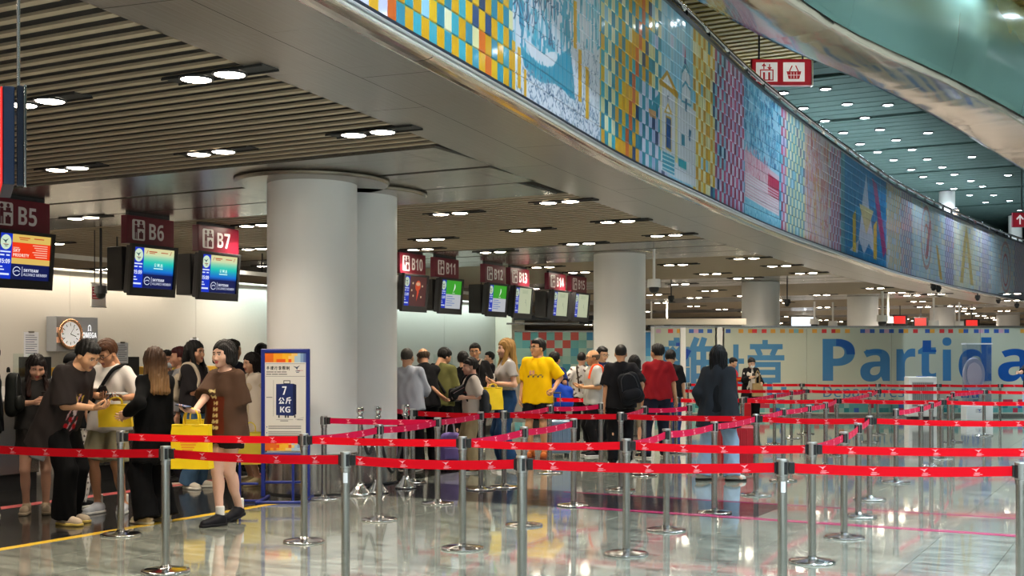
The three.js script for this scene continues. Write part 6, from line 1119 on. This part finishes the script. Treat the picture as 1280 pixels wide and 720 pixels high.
// far left edge: a traveller mostly outside the frame
{ const P = person('traveller in black cut off by the left edge, carrying a black backpack', -16, 648, 1.72, -80, { top: { color: '#14161a', sleeve: 1.9, hem: 0.86 }, bottom: { color: BLACK, leg: 2 }, shoe: { color: '#15161a' }, handR: [-0.2, 1.0, 0.15], handL: [-0.2, 1.0, -0.15] });
  backpack('black backpack at the far left edge on a traveller cut off by the frame', behind(P, 1.21, 0.235), 0.3, 0.46, 0.2, (180 + P.yaw) * R2, '#121412'); }
// young woman reading her phone
{ const P = person('young woman with long dark hair in a dark grey shirt and short skirt, looking down', 45, 642, 1.61, 18, { fem: true, skin: '#c9977c', pitch: 22, look: 12, hair: 'long', hairLen: 0.33, hairC: '#120a08', hairC2: '#2a130c', hairFront: 0.10, closed: true, top: { color: '#2a2827', sleeve: 0.95, sleeveR: 0.035, hem: 0.92, flare: 0.03 }, bottom: { type: 'skirt', color: '#2b2826', hem: 0.66, flare: 0.02 }, shoe: { style: 'sandal', color: '#b9a58c', sole: '#a8967e' }, handR: { at: [44, 503], dz: 0.27 }, handL: { at: [60, 506], dz: 0.2 }, elbowR: [-0.8, -0.4, -0.1], curlR: 0.8, curlL: 0.8, palmR: [0.4, 0.2, -0.8] });
  phone('small phone held up by the young woman in the dark grey shirt', P.grip.R.clone().add(V(0.03, 0.03, -0.03)), 170 * R2, -0.5, '#303848');
  const o = thing('shoulder_pouch', 'pale grey flat pouch hanging at the short skirt of the young woman', 'bag', at(51, 560, P.d - 0.16), 0.3); o.rotation.z = -0.35; mesh('pouch', rbox(0.15, 0.24, 0.04, 0.016), cloth('#8e8e90', 0.7), o); mesh('flap', rbox(0.152, 0.08, 0.044, 0.012, 0, 0.085, 0.002), cloth('#7d7d80', 0.7), o); mesh('strap', tube([V(-0.05, 0.12, 0), V(-0.04, 0.2, 0), V(0.02, 0.24, -0.02), V(0.05, 0.12, 0)], 0.006, 16, 5), cloth('#6a6a6c'), o); }
// person in a cap and dotted trousers, behind
person('person in a black cap, black top and white dotted trousers, mostly hidden', 92, 634, 1.62, 150, { fem: true, hair: 'cap', hairC: '#0c0c0d', top: { color: '#101012', sleeve: 0.9, hem: 0.9 }, bottom: { color: '#c9c4be', leg: 1.95, flare: 0.03, paint: (x, y, z) => (Math.sin(y * 95) > 0.45 && Math.sin(Math.atan2(x, z) * 26) > 0.3 ? '#3a3438' : null) }, shoe: { color: '#151517', sole: '#cfccc4' } });
// tall man in black, leaning over a phone
{ const P = person('tall man in an oversized black tee and wide black trousers, bowed over a phone', 77, 655, 1.82, 72, { skin: '#c99670', lean: 24, pitch: 30, look: -4, hair: 'short', hairC: '#0c0a09', shift: [-0.03, 0], ease: 0.035, top: { color: '#2c2625', sleeve: 0.98, sleeveR: 0.035, hem: 0.67, flare: 0.035, fold: 0.009, paint: (x, y, z) => (z > 0.08 && y < 1.26 && y > 0.9 && Math.abs(x + 0.03) < 0.075 ? (Math.sin(x * 60 + y * 20) * Math.sin(y * 47 + 1) > 0.25 ? (y > 1.14 ? '#c3a64a' : y > 1.04 ? '#c9b9bd' : '#a3161f') : Math.sin(x * 80 - y * 33) > 0.6 ? '#b98f98' : null) : null) }, bottom: { color: '#070708', leg: 1.98, flare: 0.035, ease: 0.026 }, shoe: { color: '#b7a58e', sole: '#c9ae5c' }, footR: [0.07, 0, 0.08], footL: [0.05, 0, -0.12], toeR: -6, handR: { at: [119, 510], dz: 0.16 }, handL: { at: [118, 509], dz: -0.08 }, elbowR: [-0.2, -0.9, -0.35], elbowL: [0.2, -0.9, -0.3], curlR: 0.75, curlL: 0.75, palmR: [0.2, 1, 0.1], palmL: [-0.2, 1, 0.1], pointR: [0.15, 0.08, 1], pointL: [-0.2, 0.1, 1] });
  phone('bright phone in the hands of the tall bowed man in black', P.grip.R.clone().add(V(0.01, 0.05, -0.06)), -75 * R2, -0.75, '#d8d6ee', 1.1); }
// man in white with glasses
{ const P = person('brown-haired man with glasses in a white tee and khaki shorts with a black chest strap', 137, 641, 1.77, -12, { skin: '#c08a66', pitch: 27, look: -14, hair: 'short', hairC: '#4a2c18', brow: '#2e1b10', glasses: true, ease: 0.022, top: { color: '#cfc8c2', sleeve: 0.95, sleeveR: 0.03, hem: 0.82, flare: 0.03, fold: 0.008 }, bottom: { color: '#a39c80', leg: 0.92, flare: 0.035, ease: 0.02 }, sock: '#d8d6d0', shoe: { color: '#b9bcc2', sole: '#d6d4ce' }, toeR: -12, toeL: 24, footR: [-0.12, 0, 0.02], footL: [0.13, 0, 0.0], handR: { at: [128, 497], dz: 0.34 }, handL: { at: [152, 498], dz: 0.3 }, elbowR: [-0.5, -0.7, -0.3], elbowL: [0.6, -0.7, -0.3], curlR: 0.9, curlL: 0.85, palmR: [0.2, 1, -0.2], palmL: [-0.2, 1, -0.2], straps: [{ color: '#0d0d0f', r: 0.02, p: [[0.15, 1.47, 0.0], [0.11, 1.43, 0.12], [0.02, 1.28, 0.165], [-0.09, 1.1, 0.165], [-0.16, 1.0, 0.1]] }] });
  phone('dark phone held by the man in white with glasses', P.grip.R.clone().add(V(0, 0.04, 0)), 165 * R2, -0.6, '#1c3038');
  const pp = thing('papers', 'small stack of white papers in the hand of the man in white', 'paper', P.grip.L.clone().add(V(0.02, 0.035, 0.02)), 0.2); for (let k = 0; k < 3; k++) { const q = mesh('sheet', box(0.2, 0.0025, 0.14, 0, k * 0.0035, 0), M.paper, pp); q.rotation.y = 0.08 * k; }
  carrierBag('flat yellow paper bag hanging from the forearm of the man in white', V(P.grip.L.x + 0.02, P.grip.L.y - 0.0, P.grip.L.z + 0.06), 0.31, 0.215, 0.1, 0.12, YELLOW, 0.07, null, 'paper_bag'); }
// woman in black from behind
{ const P = person('woman in a long black coat and wide black trousers, brown hair down her back', 193, 653, 1.67, -128, { fem: true, skin: '#c79a80', hair: 'long', hairLen: 0.27, hairC: '#3a2414', hairC2: '#7a5a38', look: -10, top: { color: '#0b0b0c', sleeve: 1.9, hem: 0.86 }, ease: 0.008, coat: { color: '#09090a', hem: 0.60, flare: 0.02, sleeve: 0.9 }, bottom: { color: '#08080a', leg: 2, flare: 0.05, ease: 0.03 }, shoe: { color: '#cbbb98', sole: '#d8cdb0' }, handL: [-0.22, 1.04, 0.16], handR: [-0.26, 1.02, -0.12], footL: [-0.06, 0, 0.1], footR: [0.07, 0, -0.08] }); }
// masked person and red-haired person behind her
person('masked person in grey half hidden behind the brown-haired woman in black', 209, 598, 1.66, 40, { fem: true, hair: 'short', mask: true, top: { color: '#56565a', sleeve: 0.8 }, bottom: { color: '#1a1b20' } });
person('person with short dark red hair in a pale grey shirt, facing left', 225, 604, 1.70, -70, { fem: true, hair: 'short', hairC: '#3a0a10', skin: '#c49074', top: { color: '#8f8f92', sleeve: 1.8, hem: 0.88 }, bottom: { color: '#22242a' } });
// woman with long black hair and jeans
{ const P = person('woman with long black hair, black tee and jeans, facing right with folded arms', 243, 610, 1.77, 72, { fem: true, skin: '#c08c6e', hair: 'long', hairLen: 0.34, hairC: '#0b0909', hairFront: 0.1, top: { color: '#232022', sleeve: 0.95, hem: 0.9, paint: (x, y, z) => (z > 0.09 && y > 1.16 && y < 1.3 && Math.abs(x) < 0.09 && Math.sin(x * 50) * Math.sin(y * 70) > 0.1 ? '#5a2030' : null) }, bottom: { color: '#46627f', leg: 2, flare: 0.035, ease: 0.02 }, shoe: { color: '#c9c2b2', sole: '#dcd8cc' }, handR: [0.28, 1.16, 0.1], handL: [0.3, 1.12, -0.05], elbowR: [-0.5, -0.8, -0.5], curlR: 0.9, toeR: -20, toeL: 20, straps: [{ color: '#b9ab98', r: 0.022, p: [[-0.09, 1.28, -0.15], [-0.12, 1.46, -0.06], [-0.12, 1.46, 0.05], [-0.11, 1.3, 0.13], [-0.14, 1.12, 0.1]] }, { color: '#b9ab98', r: 0.022, p: [[0.09, 1.28, -0.15], [0.12, 1.46, -0.06], [0.12, 1.46, 0.05], [0.11, 1.3, 0.13], [0.14, 1.12, 0.1]] }] });
  backpack('cream backpack on the woman with long black hair and jeans', behind(P, 1.2, 0.2), 0.26, 0.36, 0.15, (180 + P.yaw) * R2, '#a89a86');
  carrierBag('yellow shopping bag held by the woman in jeans, behind the walking girl', at(243, 514, P.d - 0.35), 0.24, 0.26, 0.1, 0.3, YELLOW, 0.1); }
// walking girl with the big yellow bag
{ const P = person('walking girl in a brown tee with a pale butterfly print and dark shorts', 283, 654, 1.735, -36, { fem: true, skin: '#d3a68e', hair: 'bob', hairLen: 0.045, hairC: '#120d0b', look: 4, lean: 2, ease: 0.032, top: { color: '#4a3528', sleeve: 0.95, sleeveR: 0.03, hem: 0.80, flare: 0.03, fold: 0.008, neck: 1.462, paint: (x, y, z) => { if (z < 0.06) return null; const cx = x - 0.015; for (let k = 0; k < 7; k++) { const cy = 1.27 - k * 0.058, w = 0.022 + 0.004 * k; if (Math.abs(y - cy) < 0.017 && Math.abs(cx) < w && Math.abs(y - cy) < 0.006 + Math.abs(cx) * 0.6) return '#c9b478'; } if (Math.abs(cx) < 0.115 && y < 1.22 && y > 0.86) return '#5a2413'; return null; } }, bottom: { color: '#231d1a', leg: 0.42, flare: 0.03, ease: 0.02 }, sock: '#d9d4cc', shoe: { color: '#17161a', sole: '#1d1c1e' }, footR: [-0.04, 0, 0.18], footL: [0.06, 0.03, -0.18], rollL: 0.18, handR: { at: [243, 514], dz: 0.34 }, handL: { at: [304, 549], dz: 0.05 }, elbowR: [-0.5, -0.7, -0.5], curlR: 0.6, curlL: 0.45, palmR: [0.1, 1, 0], pointR: [-0.5, 0.06, 0.8] });
  phone('blue-backed phone carried flat by the walking girl', P.grip.R.clone().add(V(-0.02, 0.025, 0.02)), 0.9, -1.45, '#6f86b8');
  carrierBag('large yellow tote bag carried by the walking girl in the brown tee', V(P.grip.R.x + 0.045, P.grip.R.y - 0.0, P.grip.R.z - 0.03), 0.36, 0.40, 0.13, -0.15, YELLOW, 0.15, bagPrint, 'tote_bag'); }
// people behind her
person('man in a dark navy tee behind the walking girl, seen from the back', 290, 15.6, 1.80, 140, { hair: 'short', top: { color: '#141826', sleeve: 0.9, hem: 0.86 }, bottom: { color: '#101014' } });
{ const P = person('woman with long dark hair in a cream dress and cardigan left of the baggage sign', 316, 14.7, 1.63, -52, { fem: true, skin: '#c99c80', hair: 'long', hairLen: 0.27, hairC: '#0f0b0a', closed: true, pitch: 6, top: { color: '#b8a890', sleeve: 0.6, hem: 0.92, vneck: true }, bottom: { type: 'skirt', color: '#a89a84', hem: 0.5, flare: 0.05 }, coat: { color: '#c8bcae', hem: 0.62, flare: 0.04, open: 0.07, name: 'cardigan' }, shoe: { color: '#b7a67e', sole: '#c4b48c' }, handR: { at: [306, 528], dz: 0.1 }, handL: [0.12, 0.85, 0.1] });
  carrierBag('yellow shopping bag held by the woman in cream beside the baggage sign', at(313, 528, P.d - 0.32), 0.3, 0.38, 0.12, 0.25, '#dcc63a', 0.12); }
person('person with black hair mostly hidden behind the baggage sign', 327, 588, 1.76, 180, { hair: 'short', top: { color: '#17171a', sleeve: 0.9 }, bottom: { color: '#0f0f12' } });

// ----- queue right of the columns -----
person('grey-haired man in a pale blue shirt seen from behind at the column edge', 512, 589, 1.70, 172, { skin: '#b88a6c', hair: 'buzz', hairC: '#3a3632', tip: -3, look: -8, ease: 0.026, top: { color: '#a9aebb', sleeve: 1.75, hem: 0.86, flare: 0.02 }, bottom: { color: '#121216', leg: 2, ease: 0.022 }, shoe: { color: '#141416' }, handR: [0.2, 1.05, -0.3], handL: [-0.2, 1.0, -0.25] });
person('balding man in a black polo leaning left behind the pale blue shirt', 533, 17.3, 1.74, -160, { skin: '#b07f60', hair: 'balding', hairC: '#4a3c30', lean: 12, pitch: 22, top: { color: '#0d0d10', sleeve: 0.85, hem: 0.84 }, bottom: { color: '#0c0c0f' }, shoe: { color: '#4a3f66' }, handL: [0.22, 1.0, 0.05], handR: [-0.24, 1.0, -0.3], elbowL: [0.5, -0.6, -0.4] });
{ const P = person('man in an olive green jacket with a black strap, looking down', 551, 18.1, 1.73, 160, { skin: '#b98a6a', hair: 'short', pitch: 26, look: -28, lean: 6, ease: 0.022, top: { color: '#5d5c34', sleeve: 1.85, hem: 0.84, fold: 0.01 }, bottom: { color: '#15161a' }, handR: [0.24, 1.04, -0.2], handL: [0.0, 1.0, -0.3], straps: [{ color: '#0d0d0f', r: 0.022, p: [[0.13, 1.47, 0.02], [0.12, 1.45, -0.12], [0.0, 1.22, -0.165], [-0.13, 1.02, -0.13]] }] });
  const o = thing('waist_pack', 'black sling pack hanging at the side of the man in olive', 'bag', behind(P, 1.0, 0.08, -0.26), P.yaw * R2); mesh('body', rbox(0.12, 0.2, 0.26, 0.04, 0, 0, 0, 4), cloth('#101013', 0.7), o); mesh('zip', box(0.004, 0.006, 0.2, -0.062, 0.05, 0), M.darkMetal, o); mesh('buckle', rbox(0.03, 0.03, 0.02, 0.005, 0, 0.11, 0.06), M.darkMetal, o); }
{ const P = person('big man with glasses in a black shirt facing the camera across the counter', 594, 20.2, 1.80, -6, { skin: '#b58560', hair: 'short', glasses: true, build: 1.1, roll: 3, top: { color: '#131214', sleeve: 0.9, hem: 0.86 }, bottom: { color: '#131318' }, handR: [-0.2, 1.0, 0.25], handL: [0.2, 1.0, 0.25], straps: [{ color: '#8d8478', r: 0.014, p: [[0.1, 1.48, -0.02], [0.09, 1.42, 0.125], [0.06, 1.25, 0.165], [0.03, 1.08, 0.16]] }] }); }
person('dark-haired person in black partly hidden behind the woman in a cream tee', 579, 19.0, 1.66, 170, { fem: true, hair: 'short', top: { color: '#101114', sleeve: 1.8 }, bottom: { color: '#101114' } });
person('counter clerk with short black hair far behind, near the wall pier', 612, 26.0, 1.68, -70, { hair: 'short', top: { color: '#1a1a20', sleeve: 1.8 }, bottom: { color: '#101114' } });
{ const P = person('woman with tied dark hair in a cream tee and khaki trousers, facing left', 591, 590, 1.57, -74, { fem: true, skin: '#c0917a', hair: 'tied', hairC: '#14100e', ease: 0.024, lean: 3, pitch: 4, top: { color: '#b7aca2', sleeve: 0.95, hem: 0.86 }, bottom: { color: '#8b7a5c', leg: 2, flare: 0.05, ease: 0.03 }, shoe: { color: '#2a2624' }, handL: { at: [580, 497], dz: 0.16 }, handR: { at: [574, 495], dz: -0.15 }, curlL: 0.9, elbowL: [0.4, -0.4, -0.9], straps: [{ color: '#141416', r: 0.022, p: [[0.1, 1.24, -0.15], [0.12, 1.46, -0.06], [0.12, 1.46, 0.06], [0.11, 1.28, 0.14], [0.14, 1.08, 0.1]] }, { color: '#141416', r: 0.022, p: [[-0.1, 1.24, -0.15], [-0.12, 1.46, -0.06], [-0.12, 1.46, 0.06], [-0.11, 1.28, 0.14], [-0.14, 1.08, 0.1]] }] });
  backpack('dark grey backpack slung low on the woman in khaki trousers', at(604, 503, P.d - 0.1), 0.32, 0.34, 0.22, (180 + P.yaw) * R2, '#2a2c30');
  const o = thing('cross_body_bag', 'black cross-body bag at the front of the woman in a cream tee', 'bag', at(574, 490, P.d - 0.12), 0.3); o.rotation.z = 0.5; mesh('body', rbox(0.24, 0.14, 0.09, 0.035, 0, 0, 0, 4), cloth('#121214', 0.6), o); mesh('zip', box(0.18, 0.006, 0.004, 0, 0.03, 0.046), M.steel, o); mesh('tag', rbox(0.03, 0.05, 0.01, 0.003, 0.06, -0.05, 0.05), cloth('#7c3030'), o);
  // purple bag on the floor
  const b = thing('travel_bag', 'purple soft travel bag standing on the floor left of the khaki trousers', 'bag', ground(563, 586), 0.2); mesh('body', netMesh([cap(V(-0.07, 0.1, 0), V(-0.06, 0.44, 0), 0.1, 0.075, { k: 0.06 }), cap(V(0.07, 0.1, 0), V(0.06, 0.44, 0), 0.1, 0.075, { k: 0.06 })], 0.014, { post: (x, y, z, d) => Math.max(d + 0.007 * wob(x, y, z), 0.003 - y) }), cloth('#7a69ae', 0.6), b); for (const z of [-0.03, 0.03]) mesh('handle', tube([V(-0.06, 0.5, z), V(-0.04, 0.62, z), V(0.03, 0.64, z), V(0.06, 0.5, z)], 0.008, 20, 6), cloth('#b9b0bf'), b); mesh('pocket', rbox(0.2, 0.16, 0.03, 0.012, 0, 0.22, 0.1), cloth('#8473b8', 0.6), b); }
// blond woman
{ const P = person('blond woman with long hair in a grey crop tee and blue jeans, facing left', 633, 586, 1.83, -72, { fem: true, skin: '#cf9d82', hair: 'long', hairLen: 0.40, hairC: '#8a6634', hairC2: '#b8924e', hairFront: 0.08, brow: '#6a4a28', ease: 0.014, top: { color: '#9c9794', sleeve: 0.62, hem: 1.06, flare: 0.0 }, bottom: { color: '#1f3a5c', leg: 2, flare: 0.05, ease: 0.018, waist: 1.05 }, shoe: { color: '#d0ccc4', sole: '#dedad2' }, handL: { at: [619, 479], dz: 0.2 }, handR: { at: [617, 477], dz: -0.12 }, elbowL: [0.4, -0.9, -0.5], curlL: 0.8, curlR: 0.8, palmL: [-0.2, 0.9, 0], palmR: [0.2, 0.9, 0] });
  phone('pink-cased phone in the hands of the blond woman', P.grip.L.clone().add(V(-0.02, 0.05, -0.05)), 100 * R2, -0.5, '#7c3a44');
  const w = thing('wrist_watch', 'black watch on the wrist of the blond woman', 'watch', P.grip.L.clone().add(V(0.085, 0.02, 0.0)), 0.2); mesh('band', new THREE.TorusGeometry(0.031, 0.008, 8, 24).rotateY(Math.PI / 2), M.black, w); mesh('dial', cyl(0.017, 0.017, 0.012, 0, 0, 0.036, 20).rotateX(0), M.darkMetal, w);
  carrierBag('bright yellow shopping bag between the cream tee and the blond woman', at(616, 480, P.d - 0.35), 0.26, 0.3, 0.14, 0.5, YELLOW, 0.05); }
// man in yellow
{ const P = person('young man with glasses in a bright yellow tee and black shorts, head turned left', 672, 573, 1.86, -16, { skin: '#c08c64', hair: 'short', glasses: true, look: -40, pitch: -4, build: 1.0, ease: 0.028, top: { color: '#e3b400', sleeve: 0.95, sleeveR: 0.02, hem: 0.80, flare: 0.03, paint: (x, y, z) => (z > 0.08 && y > 1.17 && y < 1.27 && Math.abs(x) < 0.12 ? (y > 1.215 && x > -0.1 && x < -0.02 && Math.sin(x * 160) > -0.4 ? '#c88a80' : y < 1.225 && Math.sin(x * 90 + 1) * Math.sin(y * 110) > 0.0 ? '#5a5244' : null) : null) }, bottom: { color: '#101013', leg: 0.8, flare: 0.03, ease: 0.025 }, shoe: { style: 'sandal', color: '#b8622e', sole: '#7a3a24' }, handL: { at: [692, 487], dz: 0.2 }, handR: { at: [651, 497], dz: 0.0 }, curlL: 1.1, elbowL: [0.6, -0.6, -0.4] });
  suitcase('blue grey suitcase with a raised pull handle beside the man in yellow', ground(696, 571), 0.42, 0.52, 0.26, 0.2, '#5f7690', 0.42); }
// navy tee with blue bag
{ const P = person('black-haired person in a navy tee with a large blue bag, behind the man in yellow', 693, 562, 1.66, 150, { hair: 'short', skin: '#b5845f', top: { color: '#1a2040', sleeve: 0.95, hem: 0.86 }, bottom: { color: '#15161c' }, handR: [0.26, 0.98, 0.12], handL: [-0.2, 0.95, 0] });
  const o = thing('shoulder_bag', 'large bright blue shoulder bag right of the man in yellow', 'bag', at(703, 491, P.d - 0.3), 0.2); mesh('body', netMesh([cap(V(-0.08, 0.08, 0), V(-0.06, -0.16, 0), 0.1, 0.13, { k: 0.08 }), cap(V(0.08, 0.02, 0), V(0.06, -0.16, 0), 0.1, 0.13, { k: 0.08 })], 0.016, { post: (x, y, z, d) => d + 0.008 * wob(x, y, z) }), cloth('#1540a8', 0.55), o); mesh('strap', tube([V(-0.1, 0.12, 0), V(-0.08, 0.34, -0.03), V(-0.02, 0.42, -0.05), V(0.06, 0.3, -0.03), V(0.1, 0.1, 0)], 0.014, 24, 6), cloth('#143a96', 0.6), o); mesh('seam', tube([V(-0.18, -0.04, 0.06), V(0, -0.08, 0.135), V(0.18, -0.06, 0.06)], 0.006, 16, 5), cloth('#0f2f80'), o); }
// white patterned tee at the counter
person('man in a white tee with a dark pattern, back turned, beside the chequered wall', 727, 553, 1.66, 172, { hair: 'buzz', hairC: '#14100e', top: { color: '#c9c3bf', sleeve: 0.9, hem: 0.88, paint: (x, y, z) => (Math.sin(x * 40 + Math.sin(y * 20) * 2) * Math.sin(y * 31 + x * 9) > 0.55 ? '#4a3a36' : null) }, bottom: { color: '#15161a' }, handL: [-0.25, 1.0, -0.1], straps: [{ color: '#33291f', r: 0.016, p: [[0.09, 1.48, 0.03], [0.08, 1.44, -0.13], [0.05, 1.2, -0.165], [0.03, 0.98, -0.15]] }] });
// bald man
{ const P = person('bald man with glasses in a light grey polo holding a phone, facing left', 742, 570, 1.70, -76, { skin: '#b8865c', hair: 'balding', hairC: '#55473a', glasses: true, pitch: 6, ease: 0.028, top: { color: '#a5a4a0', sleeve: 0.9, hem: 0.84 }, bottom: { color: '#101013' }, shoe: { color: '#1a1a1d', sole: '#c8c8c8' }, handL: { at: [729, 484], dz: 0.18 }, handR: { at: [726, 482], dz: -0.15 }, palmL: [-0.2, 0.9, 0], palmR: [0.2, 0.9, 0], elbowL: [0.4, -0.9, -0.5], straps: [{ color: '#d8481c', r: 0.024, p: [[0.12, 1.2, -0.16], [0.13, 1.46, -0.08], [0.12, 1.46, 0.04], [0.13, 1.26, 0.12]] }] });
  backpack('pale backpack with orange straps on the bald man in a grey polo', behind(P, 1.2, 0.22), 0.28, 0.42, 0.16, (180 + P.yaw) * R2, '#a9a6c4'); }
person('young man with glasses and black hair in a navy shirt behind the bald man', 752, 21.5, 1.76, 35, { skin: '#c79a78', hair: 'short', glasses: true, pitch: 10, top: { color: '#1c2748', sleeve: 1.7, hem: 0.86 }, bottom: { color: '#14161c' } });
// black tee and backpack
{ const P = person('man in a black tee and black trousers seen from behind with a black backpack', 776, 580, 1.76, 178, { skin: '#b37f5c', hair: 'buzz', hairC: '#15100d', ease: 0.03, build: 1.04, top: { color: '#121114', sleeve: 0.92, sleeveR: 0.025, hem: 0.82 }, bottom: { color: '#0b0b0d', leg: 2, ease: 0.022 }, shoe: { color: '#0d0d0f' }, handL: { at: [755, 507], dz: 0.02 }, handR: { at: [801, 495], dz: -0.1 }, footL: [-0.12, 0, 0.05], footR: [0.1, 0, -0.05] });
  const bp = backpack('black backpack slung over the right shoulder of the man in a black tee', behind(P, 1.12, 0.23, -0.12), 0.34, 0.48, 0.2, (180 + P.yaw) * R2, '#101116'); bp.rotation.z = 0.25; }
person('dark-haired woman in a navy top and beige shorts with a beige strap', 793, 566, 1.60, 168, { fem: true, hair: 'bob', hairLen: 0.1, top: { color: '#141a28', sleeve: 0.9 }, bottom: { color: '#8f8470', leg: 1.1 }, straps: [{ color: '#a89a80', r: 0.016, p: [[-0.1, 1.47, 0.02], [-0.09, 1.44, -0.12], [-0.1, 1.2, -0.165], [-0.13, 1.0, -0.12]] }] });
// red polo
person('man in a dark red polo and navy trousers, seen from behind', 822, 572, 1.78, -170, { skin: '#b58560', hair: 'short', look: 18, build: 1.05, ease: 0.024, top: { color: '#7c1018', sleeve: 0.85, sleeveR: 0.02, hem: 0.90, neck: 1.5 }, bottom: { color: '#161826', leg: 2, ease: 0.022 }, shoe: { color: '#121214' }, handL: { at: [804, 502], dz: -0.05 }, handR: { at: [846, 505], dz: -0.1 }, footL: [-0.2, 0, 0.1], footR: [0.12, 0, -0.1], toeL: 40 });
person('man in a black tee half hidden behind the man in the red polo', 838, 20.6, 1.70, 165, { hair: 'short', pitch: 14, skin: '#c09070', top: { color: '#0f0f12', sleeve: 0.9 }, bottom: { color: '#1f3260' } });
// woman in the long cardigan with the red suitcase
{ const P = person('woman with long black hair in a long dark grey cardigan and light jeans', 896, 601, 1.72, 160, { fem: true, skin: '#c9a088', hair: 'bob', hairLen: 0.16, hairC: '#08080a', top: { color: '#16181b', sleeve: 1.5, hem: 0.9 }, coat: { color: '#25282d', hem: 0.68, flare: 0.05, sleeve: 0.9, name: 'cardigan' }, bottom: { color: '#8299ae', leg: 1.98, flare: 0.04, ease: 0.022 }, shoe: { color: '#b9b4a8', sole: '#2a2622' }, handR: [0.22, 0.8, -0.05], handL: [-0.16, 0.95, -0.2], footR: [0.2, 0, 0.0], footL: [-0.16, 0, -0.1], toeR: -60, toeL: -50, shift: [0.02, 0] });
  suitcase('red suitcase standing behind the light jeans of the woman in the cardigan', onFloor(922, 16.3), 0.52, 0.58, 0.28, 0.12, '#a3081a', 0.14); }
// two by the partition
person('short-haired woman in a red and orange jacket before the printed partition', 915, 28.7, 1.56, 62, { fem: true, skin: '#c09a80', hair: 'short', pitch: 20, top: { color: '#b01018', sleeve: 1.85, hem: 0.84, paint: (x, y, z) => (x < -0.1 && y < 1.36 && Math.sin(y * 40) > 0 ? '#c8641c' : null) }, bottom: { color: '#17171c' }, handR: [0.3, 1.02, 0.15], handL: [0.28, 1.0, -0.1] });
{ const P = person('woman in a black coat and white face mask reading a phone by the partition', 939, 27.8, 1.55, 8, { fem: true, skin: '#c9a48c', hair: 'bun', hairC: '#0f0c0b', mask: true, pitch: 18, top: { color: '#b5aea6', sleeve: 0.5 }, coat: { color: '#0f0f12', hem: 0.55, flare: 0.05, open: 0.05 }, bottom: { color: '#0c0c0f', leg: 2, flare: 0.06 }, shoe: { color: '#c4beb2' }, handR: [-0.08, 1.08, 0.28], handL: [0.2, 0.95, 0.2] });
  phone('dark phone held by the masked woman in the black coat', P.grip.R.clone().add(V(0.02, 0.03, 0.02)), 170 * R2, -0.6);
  carrierBag('beige handbag on the arm of the masked woman in the black coat', at(947, 463, P.d - 0.2), 0.24, 0.3, 0.1, 0.2, '#9a8258', 0.3, null, 'handbag');
  suitcase('small red suitcase beside the masked woman near the partition', onFloor(932, 26.6), 0.18, 0.5, 0.3, 0.1, '#b30a18', 0.1); }
// right edge
person('person in a black tee and pale trousers cut off by the right edge', 1290, 27.2, 1.68, -60, { skin: '#c4957a', hair: 'short', top: { color: '#101114', sleeve: 0.85 }, bottom: { color: '#8c9cae' }, handR: { at: [1272, 466], dz: 0.2 }, handL: [0.0, 0.9, 0.2] });
// upper floor: someone at the handrail
{ const c = onCurve(curveAt(1224)), P = person('person in grey leaning on the upper handrail, only head and shoulders seen', 700, 30, 1.62, 30, { hair: 'short', top: { color: '#3c3d44', sleeve: 1.8 }, bottom: { color: '#1c1c20' } }); P.g.position.set(c.p.x - c.n.x * 0.75, 4.96, c.p.z - c.n.z * 0.75); }
scene.updateMatrixWorld(true);
renderer.render(scene, camera);
